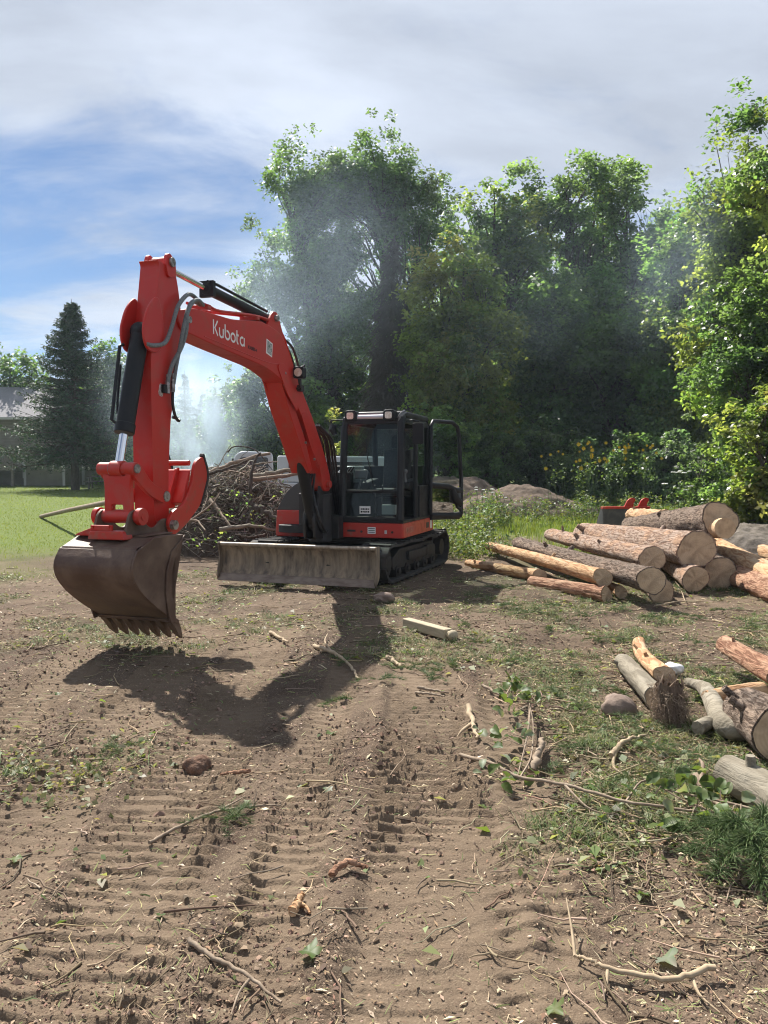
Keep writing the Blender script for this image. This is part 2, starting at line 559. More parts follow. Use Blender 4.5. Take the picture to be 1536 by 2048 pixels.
m, nt, out = new_mat('bare_soil_and_turf')
a = N(nt, 'ShaderNodeAttribute', attribute_name='Col')
sp = nt.nodes.new('ShaderNodeSeparateColor'); nt.links.new(a.outputs['Color'], sp.inputs[0])
vec = obj_vec(nt)
n1 = tex_noise(nt, 1.3, 6, 0.6, vec, 0.4); n2 = tex_noise(nt, 14, 6, 0.65, vec); n3 = tex_noise(nt, 95, 4, 0.7, vec)
dirt = mixcol(nt, remap(nt, n1, 0.36, 0.66), (0.100, 0.071, 0.049), (0.168, 0.124, 0.087))
dirt = mixcol(nt, remap(nt, n2, 0.45, 0.70, 0.0, 0.85), dirt, (0.105, 0.072, 0.053))
dirt = mixcol(nt, remap(nt, n3, 0.52, 0.74, 0.0, 0.5), dirt, (0.10, 0.070, 0.052))
dirt = mixcol(nt, remap(nt, tex_noise(nt, 0.9, 5, 0.6, vec, 0.8), 0.50, 0.64, 0.0, 0.80), dirt, (0.060, 0.041, 0.031))
dirt = mixcol(nt, remap(nt, tex_noise(nt, 48, 5, 0.7, vec, 0.5), 0.54, 0.66, 0.0, 0.75), dirt, (0.052, 0.036, 0.027))
dirt = mixcol(nt, remap(nt, tex_noise(nt, 150, 3, 0.6, vec), 0.56, 0.68, 0.0, 0.75), dirt, (0.30, 0.235, 0.168))
dirt = mixcol(nt, remap(nt, tex_noise(nt, 75, 3, 0.6, vec, 1.0), 0.62, 0.70, 0.0, 0.7), dirt, (0.29, 0.225, 0.16))
turf = mixcol(nt, remap(nt, n2, 0.35, 0.65), (0.085, 0.125, 0.028), (0.14, 0.17, 0.048))
lit = mixcol(nt, remap(nt, n3, 0.4, 0.6), (0.075, 0.078, 0.038), (0.13, 0.12, 0.062))
dirt = mixcol(nt, remap(nt, sp.outputs[2], 0.2, 0.9, 0.0, 0.42), dirt, (0.215, 0.160, 0.110))
c = mixcol(nt, remap(nt, sp.outputs[1], 0.25, 0.95, 0.0, 0.60), dirt, lit)
c = mixcol(nt, sp.outputs[0], c, turf)
p = N(nt, 'ShaderNodeBsdfPrincipled', Roughness=0.95); p.inputs['Specular IOR Level'].default_value = 0.12
nt.links.new(c, p.inputs['Base Color'])
hgt = N(nt, 'ShaderNodeMath', operation='ADD'); nt.links.new(n2, hgt.inputs[0]); nt.links.new(n3, hgt.inputs[1])
nt.links.new(bump(nt, hgt.outputs[0], 0.6, 0.02), p.inputs['Normal'])
nt.links.new(p.outputs[0], out.inputs[0])
M_SOIL = m
ground = np_mesh('ground', gv, gf, M_SOIL, colors=gcol, smooth=180)
tag(ground, 'churned brown soil with crawler tracks running into lawn', 'ground', kind='structure')
# ================================================================ EXCAVATOR
M_RED = surf('red_paint', (0.47, 0.019, 0.011), (0.35, 0.09, 0.065), rough=0.40, rough2=0.75, nscale=3.8, lo=0.50, hi=0.86, coat=0.06, spec=0.4, detail=10, bump_s=0.02, bump_scale=14)
M_RED_DUST = surf('dusty_red_paint', (0.45, 0.022, 0.011), (0.27, 0.10, 0.068), rough=0.42, rough2=0.8, nscale=9.0, lo=0.52, hi=0.75, coat=0.1, bump_s=0.03, bump_scale=30)
M_BLACK = surf('black_cab_paint', (0.007, 0.008, 0.010), (0.013, 0.013, 0.014), rough=0.42, rough2=0.6, nscale=5, spec=0.3)
M_DARK = surf('dark_steel', (0.010, 0.010, 0.011), (0.026, 0.022, 0.019), rough=0.6, rough2=0.75, nscale=8, bump_s=0.05)
M_RUBBER = surf('dusty_rubber', (0.020, 0.019, 0.018), (0.060, 0.050, 0.040), rough=0.85, nscale=7, lo=0.45, hi=0.75, bump_s=0.1)
M_CHROME = surf('chromed_rod', (0.75, 0.75, 0.77), rough=0.10, metal=1.0)
M_PIN = surf('worn_pin_steel', (0.40, 0.38, 0.36), (0.12, 0.10, 0.09), rough=0.4, rough2=0.6, metal=0.8, nscale=20)
M_HOSE = surf('grey_hose_sleeve', (0.17, 0.19, 0.19), (0.11, 0.125, 0.13), rough=0.7, nscale=60)
M_BHOSE = surf('black_hose', (0.012, 0.012, 0.014), rough=0.45)
M_BUCKET = surf('earth_worn_bucket_steel', (0.080, 0.043, 0.028), (0.21, 0.145, 0.10), rough=0.58, rough2=0.9, metal=0.1, nscale=3.2, lo=0.42, hi=0.78, bump_s=0.22, bump_scale=18)
M_BLADE = surf('mud_streaked_blade_steel', (0.072, 0.054, 0.038), (0.27, 0.212, 0.145), rough=0.6, rough2=0.9, nscale=2.2, lo=0.34, hi=0.62, stretch=(5, 5, 0.9), bump_s=0.1, detail=8)
M_EDGE = surf('worn_cutting_edge', (0.20, 0.155, 0.12), (0.12, 0.085, 0.065), rough=0.45, metal=0.4, nscale=6, stretch=(1, 1, 3))
M_WHITE = surf('white_decal', (0.78, 0.78, 0.76), rough=0.4)
M_INK = surf('black_decal_ink', (0.015, 0.015, 0.017), rough=0.5)
M_SEAT = surf('grey_seat_cloth', (0.03, 0.031, 0.033), (0.05, 0.052, 0.054), rough=0.85, nscale=30)
M_GREYP = surf('grey_plastic', (0.13, 0.135, 0.14), rough=0.5)
M_SILVER = surf('silver_trim', (0.55, 0.56, 0.58), rough=0.35, metal=0.6)
M_LENS = surf('lamp_lens', (0.62, 0.52, 0.40), (0.80, 0.75, 0.68), rough=0.12, nscale=25, coat=0.8)
m, nt, out = new_mat('cab_glass')
tr = N(nt, 'ShaderNodeBsdfTransparent'); tr.inputs[0].default_value = (0.72, 0.80, 0.77, 1)
gl_ = N(nt, 'ShaderNodeBsdfGlossy', Roughness=0.03); gl_.inputs[0].default_value = (0.45, 0.5, 0.52, 1)
fr_ = N(nt, 'ShaderNodeFresnel', IOR=1.5); mx = N(nt, 'ShaderNodeMixShader')
nt.links.new(fr_.outputs[0], mx.inputs[0]); nt.links.new(tr.outputs[0], mx.inputs[1]); nt.links.new(gl_.outputs[0], mx.inputs[2])
nt.links.new(mx.outputs[0], out.inputs[0]); M_GLASS = m

EX = empty('excavator', (-0.466, 12.43, 0.02), R(-108), 'red crawler excavator with black cab, dozer blade and raised boom with bucket', 'excavator')
UC = R(-3)     # the undercarriage points a little further round than the upper body

def xz(pts, y): return [(x, y, z) for x, z in pts]

# ---------------- undercarriage
def stadium(off):
    """track outline: front idler, rear sprocket, flat run on the ground"""
    pts = []
    for k in range(13):        # front wheel
        a = R(-78 + k * (168 / 12)); pts.append((1.28 + (0.275 + off) * math.cos(a), 0.315 + (0.275 + off) * math.sin(a)))
    for x in (0.9, 0.45, 0.0, -0.45, -0.9): pts.append((x, 0.582 + off - 0.015 * math.cos(x * 6)))
    for k in range(13):
        a = R(90 + k * (168 / 12)); pts.append((-1.30 + (0.285 + off) * math.cos(a), 0.325 + (0.285 + off) * math.sin(a)))
    for x in (-1.0, -0.5, 0.0, 0.5, 1.0): pts.append((x, 0.045 - off))
    return pts
def resample(loop, step):
    L = [Vector(p) for p in loop]; out = []; acc = 0.0
    for i in range(len(L)):
        a, b = L[i], L[(i + 1) % len(L)]; d = (b - a).length
        while acc < d:
            out.append((a + (b - a) * (acc / d), (b - a).normalized())); acc += step
        acc -= d
    return out
def make_track(side):
    yc = side * 0.9; w = 0.225
    mb = MB(); o, i = stadium(0.0), stadium(-0.035); n = len(o)
    v = [(x, yc - w, z) for x, z in o] + [(x, yc + w, z) for x, z in o] + [(x, yc - w, z) for x, z in i] + [(x, yc + w, z) for x, z in i]
    f = []
    for k in range(n):
        q = (k + 1) % n
        f += [(k, q, n + q, n + k), (2 * n + k, 3 * n + k, 3 * n + q, 2 * n + q), (k, 2 * n + k, 2 * n + q, q), (n + k, n + q, 3 * n + q, 3 * n + k)]
    mb.add(v, f)
    for j, (p, t) in enumerate(resample(o, 0.105)):       # lugs on the belt
        nrm = Vector((t.y, -t.x)); ang = math.atan2(t.y, t.x)
        rot = Matrix.Rotation(-ang, 3, 'Y')
        yo = 0.06 if j % 2 else -0.06
        mb.box((p.x + nrm.x * 0.009, yc + yo, p.y + nrm.y * 0.009), (0.045, 0.33, 0.026), rot)
    o = mb.build('rubber_track', M_RUBBER, EX, smooth=40); o.rotation_euler.z = UC
    def sub(mbx, name, mat, **k):
        q = mbx.build(name, mat, o, **k); return q
    s = side
    mb = MB().prism(rpoly([(-1.05, 0.19, .05), (1.02, 0.19, .05), (1.06, 0.36, .06), (0.75, 0.48, .06), (-0.75, 0.48, .06), (-1.06, 0.38, .06)]), yc - 0.10, yc + 0.13)
    mb.box((0.0, yc + s * 0.16, 0.35), (0.9, 0.05, 0.13)); mb.box((-0.55, yc + s * 0.165, 0.36), (0.30, 0.06, 0.16))
    sub(mb, 'track_frame', M_DARK, bevel=0.01)
    for x in (-0.85, -0.43, 0.0, 0.43, 0.85):
        sub(MB().cyl((x, yc - 0.15, 0.150), (x, yc + 0.15, 0.150), 0.100, 16).cyl((x, yc + s * 0.15, 0.165), (x, yc + s * 0.18, 0.165), 0.05, 10), 'track_roller', M_DARK)
    mb = MB().cyl((1.28, yc - 0.12, 0.315), (1.28, yc + 0.12, 0.315), 0.238, 24).cyl((1.28, yc + s * .12, 0.315), (1.28, yc + s * .17, 0.315), 0.11, 16)
    sub(mb, 'idler_wheel', M_DARK, bevel=0.012)
    mb = MB()
    star = []
    for k in range(42):
        a = 2 * math.pi * k / 42; r = 0.248 if k % 2 else 0.21
        star.append((-1.30 + r * math.cos(a), 0.325 + r * math.sin(a)))
    mb.prism(star, yc - 0.05, yc + 0.05); mb.cyl((-1.30, yc - .1, .325), (-1.30, yc + s * .17, .325), 0.14, 20)
    sub(mb, 'drive_sprocket', M_DARK)
make_track(1); make_track(-1)
mb = MB().box((0, 0, 0.38), (1.5, 1.5, 0.20)).box((0.0, 0, 0.54), (0.95, 0.95, 0.10))
mb.cyl((0, 0, 0.52), (0, 0, 0.68), 0.52, 32)
o = mb.build('undercarriage_frame', M_DARK, EX, bevel=0.02); o.rotation_euler.z = UC

# ---------------- dozer blade
HW = 1.19
front = [(1.93, 0.60), (1.865, 0.54), (1.835, 0.44), (1.835, 0.34), (1.865, 0.24), (1.915, 0.17)]
back = [(x - 0.03, z) for x, z in reversed(front)]
mb = MB().prism(front + back, -HW, HW)
blade = mb.build('dozer_blade', M_BLADE, EX, smooth=50); blade.rotation_euler.z = UC + R(2); blade.location = (0.0, -0.16, -0.015)
MB().tube([(1.905, -HW, 0.605), (1.905, HW, 0.605)], 0.026, 10).build('top_rim', surf('scuffed_sunlit_rim', (0.38, 0.33, 0.26), (0.24, 0.19, 0.14), rough=0.5, metal=0.3, nscale=7, stretch=(1, 3, 1)), blade)  # worn rim, its paler colour also carries the sunlight on the top edge
MB().prism([(1.905, 0.185), (1.925, 0.185), (1.985, 0.085), (1.96, 0.080)], -HW - 0.01, HW + 0.01).build('cutting_edge', M_EDGE, blade, bevel=0.004)
for s in (-1, 1):
    MB().prism(rpoly([(1.80, 0.63, .02), (1.965, 0.63, .03), (1.90, 0.44, .1), (1.99, 0.16, .03), (1.95, 0.075, .02), (1.80, 0.20, .05)]), s * HW - 0.012 + s * .013, s * HW + 0.012 + s * .013).build('blade_end_plate', M_BLADE, blade, bevel=0.004)
    MB().tube([(1.83, s * 0.48, 0.30), (1.35, s * 0.46, 0.36), (0.75, s * 0.44, 0.42)], 0.07, 6).build('push_arm', M_DARK, blade, bevel=0.01)
for yy in (-0.75, 0.0, 0.75):
    MB().prism([(1.81, 0.56), (1.81, 0.2), (1.72, 0.28), (1.74, 0.5)], yy - 0.012, yy + 0.012).build('rear_rib', M_DARK, blade)

# ---------------- upper body
mb = MB().prism_z(rpoly([(0.86, -1.0, .15), (0.86, 1.02, .05), (-0.8, 1.02, .2), (-1.3, 0.6, .3), (-1.3, -0.6, .3), (-0.8, -1.02, .2)]), 0.68, 0.80)
mb.build('slew_platform', M_DARK, EX, bevel=0.015)
mb = MB().prism_z(rpoly([(0.93, 0.0), (0.93, 1.09, .04), (-0.82, 1.09, .03), (-0.82, 1.05), (0.89, 1.05), (0.89, 0.0)]), 0.645, 0.865)
skirt = mb.build('cab_skirt', M_RED_DUST, EX, bevel=0.012)
for y, z, w, h in ((0.60, 0.755, 0.125, 0.10), (0.82, 0.735, 0.035, 0.05)):
    MB().box((0.933, y, z), (0.004, w, h)).build('warning_decal', M_WHITE, skirt)
    for k in range(3):
        MB().box((0.9362, y, z + h * (0.28 - 0.27 * k)), (0.002, w * 0.8, h * 0.10)).build('decal_print', M_INK, skirt)
MB().box((0.932, 0.28, 0.745), (0.006, 0.13, 0.03)).build('tow_slot', M_INK, skirt)
for y in (0.44, 0.92): MB().cyl((0.92, y, 0.735), (0.938, y, 0.735), 0.018, 10).build('bolt', M_DARK, skirt)
MB().box((-0.45, 1.092, 0.755), (0.16, 0.004, 0.09)).build('latch_recess', M_INK, skirt)
MB().box((-0.66, 1.093, 0.765), (0.10, 0.005, 0.15)).build('reflector', M_WHITE, skirt)
MB().prism_z([(0.93, 0.0), (0.93, 1.09), (-0.82, 1.09), (-0.82, 0.0)], 0.865, 0.91).build('cab_floor', M_BLACK, EX, bevel=0.01)
# the panel on the far side of the boom: red below, black shell above
mb = MB().prism_x(rpoly([(-1.13, 0.60, .05), (-0.62, 0.60), (-0.62, 1.02), (-1.10, 1.02, .03)]), -0.75, 0.62)
mb.build('side_panel', M_RED_DUST, EX, bevel=0.05, seg=4)
mb = MB().prism_x(rpoly([(-1.10, 1.02, .02), (-0.62, 1.02), (-0.50, 1.48, .1), (-0.72, 1.47, .12), (-0.95, 1.30, .2)]), -0.75, 0.60)
mb.build('tank_cover', surf('black_satin_cover', (0.022, 0.023, 0.026), rough=0.28, coat=0.3), EX, bevel=0.03, seg=4)
# engine hood and counterweight
mb = MB().prism_z(rpoly([(-0.68, -1.05, .02), (-0.68, 1.05, .02), (-1.15, 1.02, .25), (-1.55, 0.55, .4), (-1.55, -0.55, .4), (-1.15, -1.02, .25)], 6), 0.66, 1.20)
mb.build('counterweight', M_RED_DUST, EX, bevel=0.05, seg=4)
mb = MB().prism_z(rpoly([(-0.55, -0.98, .02), (-0.55, 0.98, .02), (-1.1, 0.95, .25), (-1.45, 0.5, .35), (-1.45, -0.5, .35), (-1.1, -0.95, .25)], 6), 1.20, 1.72)
hood = mb.build('engine_hood', M_BLACK, EX, bevel=0.06, seg=4)
MB().prism_x(rpoly([(-0.58, 0.8), (0.08, 0.8), (0.08, 1.62, .05), (-0.32, 1.62, .2), (-0.58, 1.45, .2)]), -0.58, 0.42).build('engine_bulkhead', M_BLACK, EX, bevel=0.02)
# rounded vent between boom and cab
mb = MB().prism_x(rpoly([(-0.30, 1.45), (0.09, 1.45), (0.09, 1.71, .02), (-0.06, 1.71, .1), (-0.30, 1.55, .1)]), -0.2, 0.30)
vent = mb.build('air_vent', M_SILVER, EX, bevel=0.01)
for k in range(5):
    y0 = -0.13 + 0.045 * k
    MB().tube([(0.308, y0 - 0.05, 1.50), (0.310, y0 - 0.01, 1.62), (0.30, y0 + 0.045, 1.70)], 0.012, 6).build('vent_slot', M_INK, vent)

# ---------------- cab
CY0, CY1 = 0.10, 1.06
cabm = MB()
def pillar(pts, r=0.04, n=8): cabm.tube(pts, r, n)
fx = lambda z: 0.905 - 0.085 * max(0, (z - 0.91)) / 1.5     # front leans back a little
fl = [(fx(0.91), CY0 + .03, 0.91), (fx(1.7), CY0 + .03, 1.7), (fx(2.25), CY0 + .035, 2.25), (fx(2.4) - 0.03, CY0 + .05, 2.40), (0.66, CY0 + 0.07, 2.45)]
fr = [(fx(0.91), CY1 - .03, 0.91), (fx(1.7), CY1 - .03, 1.7), (fx(2.25), CY1 - .035, 2.25), (fx(2.4) - 0.03, CY1 - .05, 2.40), (0.66, CY1 - 0.07, 2.45)]
pillar(fl, 0.058); pillar(fr, 0.058)
for y in (CY0 + .03, CY1 - .03):
    pillar([(-0.62, y, 0.91), (-0.64, y, 1.7), (-0.60, y, 2.36), (-0.5, y, 2.43)], 0.05)
pillar([(0.12, CY1 - .02, 0.91), (0.10, CY1 - .02, 2.36)], 0.04)                # door post
cabm.box((fx(0.93), 0.58, 0.93), (0.07, 0.90, 0.06))
cabm.box((fx(1.33), 0.58, 1.33), (0.04, 0.88, 0.045)); cabm.box((fx(2.36) - 0.02, 0.58, 2.375), (0.07, 0.90, 0.09))
cabm.box((-0.62, 0.58, 1.22), (0.06, 0.90, 0.62)); cabm.box((-0.58, 0.58, 2.37), (0.07, 0.90, 0.08))
for y in (CY0 + .02, CY1 - .02): cabm.box((0.1, y, 2.38), (1.35, 0.06, 0.08))
cabm.box((0.1, CY0 + .02, 1.12), (1.35, 0.05, 0.45)); cabm.box((-0.33, CY1 - .02, 1.15), (0.55, 0.05, 0.5))
cab = cabm.build('cab_frame', M_BLACK, EX, bevel=0.008)
roof = MB().prism_z(rpoly([(0.72, CY0 + .0, .12), (0.72, CY1, .12), (-0.66, CY1, .1), (-0.66, CY0, .1)], 5), 2.42, 2.525)
roof.build('roof', M_BLACK, cab, bevel=0.045, seg=4)
MB().add([(fx(1.36) + .012, CY0 + .06, 1.36), (fx(1.36) + .012, CY1 - .06, 1.36), (fx(2.33) + .012, CY1 - .08, 2.33), (fx(2.33) + .012, CY0 + .08, 2.33)], [(0, 1, 2, 3)]).build('windshield', M_GLASS, cab)
MB().add([(fx(0.97) + .01, CY0 + .06, 0.97), (fx(0.97) + .01, CY1 - .06, 0.97), (fx(1.3) + .01, CY1 - .06, 1.30), (fx(1.3) + .01, CY0 + .06, 1.30)], [(0, 1, 2, 3)]).build('lower_window', M_GLASS, cab)
MB().add([(-0.62, CY0 + .08, 1.54), (-0.62, CY1 - .08, 1.54), (-0.60, CY1 - .08, 2.32), (-0.60, CY0 + .08, 2.32)], [(0, 1, 2, 3)]).build('rear_window', M_GLASS, cab)
MB().add([(0.85, CY0 + .01, 1.36), (-0.56, CY0 + .01, 1.36), (-0.56, CY0 + .01, 2.33), (0.78, CY0 + .01, 2.33)], [(0, 1, 2, 3)]).build('side_window', M_GLASS, cab)
MB().add([(0.06, CY1 - .01, 1.42), (-0.56, CY1 - .01, 1.42), (-0.56, CY1 - .01, 2.33), (0.06, CY1 - .01, 2.33)], [(0, 1, 2, 3)]).build('side_window', M_GLASS, cab)
# roof lamps and the bar between them
MB().cyl((0.80, 0.34, 2.43), (0.80, 0.78, 2.43), 0.045, 14).box((0.80, 0.56, 2.475), (0.03, 0.46, 0.02)).build('lamp_bar', M_SILVER, cab)
for y in (0.245, 0.845):
    lamp = MB().prism_x(rpoly([(y - .095, 2.375, .03), (y + .095, 2.375, .03), (y + .085, 2.535, .04), (y - .085, 2.535, .04)]), 0.72, 0.875).build('work_light', M_BLACK, cab, bevel=0.012)
    MB().prism_x(rpoly([(y - .058, 2.405, .03), (y + .05, 2.405, .03), (y + .05, 2.505, .03), (y - .058, 2.505, .03)]), 0.872, 0.882).build('lamp_lens', M_LENS, cab, bevel=0.004)
MB().tube(curve_pts([(0.80, 0.95, 2.38), (0.82, 1.0, 2.46), (0.74, 1.04, 2.52), (0.6, 1.0, 2.53)], 10), 0.016, 6).tube(curve_pts([(0.82, 0.97, 2.33), (0.84, 1.02, 2.44), (0.72, 1.07, 2.50)], 8), 0.014, 6).build('lamp_cable', M_GREYP, cab)
# seat, consoles, levers
seat = MB().prism(rpoly([(-0.35, 1.22), (0.18, 1.24, .08), (0.18, 1.36, .08), (-0.30, 1.36)]), 0.36, 0.84)
seat.prism(rpoly([(-0.38, 1.30, .04), (-0.24, 1.32, .04), (-0.34, 1.98, .06), (-0.47, 1.98, .06)]), 0.38, 0.82)
seat = seat.build('operator_seat', M_SEAT, EX, bevel=0.05, seg=4)
MB().prism_x(rpoly([(0.47, 2.00, .05), (0.73, 2.00, .05), (0.71, 2.23, .08), (0.49, 2.23, .08)]), -0.48, -0.38).build('headrest', M_SEAT, seat, bevel=0.03, seg=4)
MB().box((-0.05, 0.60, 1.06), (0.42, 0.36, 0.30)).build('seat_base', M_BLACK, seat, bevel=0.02)
for y in (0.27, 0.93):
    con = MB().prism(rpoly([(-0.25, 1.30), (0.30, 1.34, .05), (0.32, 1.46, .05), (-0.22, 1.52, .05)]), y - 0.07, y + 0.07).build('arm_console', M_BLACK, EX, bevel=0.02)
    MB().tube([(0.27, y, 1.44), (0.29, y, 1.56), (0.28, y, 1.60)], [0.02, 0.014, 0.014], 8).ball((0.28, y, 1.63), 0.035).build('joystick', M_GREYP, con)
for y in (0.50, 0.62):
    MB().tube([(0.42, y, 0.92), (0.50, y, 1.15), (0.46, y, 1.38)], 0.012, 6).ball((0.46, y, 1.40), 0.022).build('travel_lever', M_BLACK, EX)
MB().box((0.55, 0.30, 1.58), (0.05, 0.20, 0.14), Matrix.Rotation(R(-25), 3, 'Y')).tube([(0.55, 0.30, 1.50), (0.50, 0.22, 1.3)], 0.02, 6).build('monitor', M_GREYP, EX, bevel=0.015)
cup = MB().prism_x(rpoly([(0.70, 0.985), (0.92, 0.985), (0.92, 1.13), (0.70, 1.13)]), 0.70, 0.76).build('tool_box', surf('pale_box', (0.36, 0.42, 0.41), rough=0.6), EX, bevel=0.006)
plate = MB().box((fx(1.02) + 0.016, 0.49, 1.055), (0.004, 0.17, 0.115)).build('number_plate', M_WHITE, EX)
for row, z in enumerate((1.07, 1.03)):
    for k in range(5):
        MB().box((fx(1.02) + 0.0195, 0.435 + 0.028 * k, z), (0.002, 0.022, 0.026 if (k + row) % 2 else 0.02)).build('plate_print', M_INK, plate)
MB().tube([(0.90, 0.62, 1.40), (0.895, 0.52, 1.85), (0.88, 0.50, 2.1)], 0.008, 5).build('wiper', M_BLACK, cab)
MB().add([(-0.3, .86, 1.78), (-0.28, .98, 1.95), (-0.25, .86, 2.0)], [(0, 1, 2)]).build('belt_webbing', M_GREYP, cab)

# ---------------- open door
DH = Vector((-0.60, 1.10, 0)); DD = Vector((-0.72, 0.36, 0)).normalized()
def dp(s, z): q = DH + DD * s; return (q.x, q.y, z)
mb = MB().tube([dp(0.0, 0.93), dp(0.0, 2.36), dp(0.06, 2.45), dp(0.55, 2.45), dp(0.69, 2.38), dp(0.74, 2.2), dp(0.78, 1.62), dp(0.80, 1.55), dp(0.80, 0.90), dp(0.74, 0.84), dp(0.0, 0.86)], 0.035, 8)
mb.tube([dp(0.0, 1.40), dp(0.45, 1.37), dp(0.66, 1.30), dp(0.79, 1.30)], 0.05, 8)
mb.tube([dp(0.55, 1.34), dp(0.62, 1.16), dp(0.76, 1.08)], [0.05, 0.09, 0.07], 8)
mb.tube([dp(0.60, 1.2), dp(0.70, 1.02), dp(0.79, 0.97)], 0.03, 8)
mb.tube([dp(0.0, 0.90), dp(0.40, 0.88), dp(0.78, 0.88)], 0.05, 8)
door = mb.build('cab_door', M_BLACK, EX, smooth=50)
q = [dp(0.02, 1.45), dp(0.76, 1.40), dp(0.70, 2.32), dp(0.58, 2.42), dp(0.02, 2.42)]
MB().add(q, [(0, 1, 2, 3, 4)]).build('door_glass', M_GLASS, door)
q = [dp(0.02, 0.92), dp(0.60, 0.90), dp(0.52, 1.34), dp(0.02, 1.36)]
MB().add(q, [(0, 1, 2, 3)]).build('lower_door_glass', M_GLASS, door)
MB().box(dp(0.74, 1.22), (0.05, 0.05, 0.14)).build('door_latch', M_GREYP, door, bevel=0.01)

# ---------------- mirrors
mb = MB().tube([(0.72, 1.05, 2.36), (0.78, 1.18, 2.38), (0.74, 1.27, 2.36)], 0.014, 6)
mb.prism_x(rpoly([(1.17, 2.03, .03), (1.34, 2.03, .03), (1.34, 2.34, .03), (1.17, 2.34, .03)]), 0.70, 0.75)
mb.build('mirror', M_BLACK, EX, bevel=0.012)
mb = MB().tube([(0.80, 0.12, 2.40), (0.82, -0.08, 2.40), (0.82, -0.10, 2.37)], 0.012, 6)
mb.tube([(0.82, -0.04, 2.33), (0.83, -0.06, 2.26), (0.82, -0.02, 2.18)], [0.045, 0.06, 0.035], 8).tube([(0.82, -0.09, 2.40), (0.82, -0.05, 2.3)], 0.012, 6)
mb.build('mirror', M_BLACK, EX, bevel=0.008)

# ---------------- boom and swing post
BY = -0.10
mb = MB().cyl((1.22, BY, 0.60), (1.22, BY, 1.30), 0.17, 20)
mb.prism(rpoly([(1.0, 0.64, .03), (1.62, 0.66, .1), (1.66, 0.98, .1), (1.48, 1.20, .1), (1.42, 1.55, .1), (1.14, 1.55, .1), (1.02, 1.20, .05)]), BY - 0.10, BY - 0.05)
mb.prism(rpoly([(1.0, 0.64, .03), (1.62, 0.66, .1), (1.66, 0.98, .1), (1.48, 1.20, .1), (1.42, 1.55, .1), (1.14, 1.55, .1), (1.02, 1.20, .05)]), BY + 0.05, BY + 0.10)
mb.box((0.93, BY, 0.80), (0.40, 0.5, 0.34)); mb.box((0.75, BY - 0.2, 1.05), (0.5, 0.5, 0.5))
mb.build('swing_post', M_DARK, EX, bevel=0.015)
mb = MB()                                          # bundle of hoses at the foot of the boom
for k in range(9):
    yy = BY - 0.16 + 0.04 * k
    mb.tube(curve_pts([(0.75, yy * 0.7 + 0.02, 0.95), (1.0, yy, 1.7 + 0.02 * (k % 3)), (1.28, yy + 0.05, 2.08 + 0.015 * (k % 2)), (1.58, yy * 0.6 - 0.0, 2.28)], 14), 0.019, 6)
for k in range(3):
    yy = BY - 0.06 + 0.06 * k
    mb.tube(curve_pts([(1.0, yy, 0.85), (1.40, yy + .1, 0.75), (1.60, yy + .1, 0.95), (1.62, yy, 1.30), (1.60, yy * .6, 1.6)], 14), 0.018, 6)
mb.build('boom_hoses', M_BHOSE, EX)

BOOM = rpoly([(1.14, 1.34, .10), (1.42, 1.34, .12), (1.52, 1.66, .15), (1.66, 1.86, .15), (2.20, 2.42, .15), (2.60, 2.74, .28), (3.15, 2.89, .3), (4.40, 2.97, .2),
              (5.05, 3.03, .10), (5.10, 3.20, .10), (4.78, 3.285, .1), (4.0, 3.315, .1), (3.25, 3.43, .2), (2.72, 3.36, .22), (2.28, 2.86, .25), (1.70, 2.29, .15), (1.34, 1.86, .25), (1.12, 1.52, .1)], 6)
boom = MB().prism(BOOM, BY - 0.13, BY + 0.13).build('boom', M_RED, EX, bevel=0.012)
for s in (-1, 1):                                   # doubler plates and the foot eye
    yy = BY + s * 0.136
    MB().cyl((1.27, BY + s * 0.12, 1.44), (1.27, BY + s * 0.185, 1.44), 0.055, 16).build('foot_pin', M_RED_DUST, boom)
    MB().prism(rpoly([(2.30, 2.40, .08), (2.62, 2.62, .1), (2.92, 2.95, .2), (2.74, 3.02, .1), (2.35, 2.66, .1)]), yy - 0.008, yy + 0.008).build('doubler_plate', M_RED, boom, bevel=0.004)
MB().prism(rpoly([(1.58, 1.70, .05), (1.85, 1.93, .1), (2.20, 2.40, .1), (2.0, 2.46, .1), (1.55, 2.0, .1)]), BY + 0.129, BY + 0.141).build('doubler_plate', M_RED, boom, bevel=0.004)
for s in (-1, 1):                                   # bracket that carries the arm cylinder
    MB().prism(rpoly([(2.62, 3.28), (3.16, 3.36), (2.98, 3.60, .09), (2.84, 3.62, .09)]), BY + s * 0.10 - 0.015, BY + s * 0.10 + 0.015).build('cylinder_bracket', M_RED, boom, bevel=0.006)
MB().cyl((2.90, BY - 0.15, 3.53), (2.90, BY + 0.15, 3.53), 0.04, 14).build('bracket_pin', M_PIN, boom)
MB().prism(rpoly([(3.02, 3.20), (3.18, 3.235), (3.20, 3.06), (3.04, 3.03)]), BY + 0.130, BY + 0.133).build('load_chart', M_WHITE, boom)
MB().prism(rpoly([(3.04, 3.19), (3.165, 3.217), (3.18, 3.075), (3.055, 3.048)]), BY + 0.1325, BY + 0.1345).build('chart_panel', surf('grey_chart', (0.10, 0.13, 0.11), (0.4, 0.4, 0.38), rough=0.5, nscale=40, lo=0.45, hi=0.5), boom)
MB().cyl((4.88, BY + 0.12, 3.15), (4.88, BY + 0.142, 3.15), 0.035, 12).build('grease_cap', M_PIN, boom)
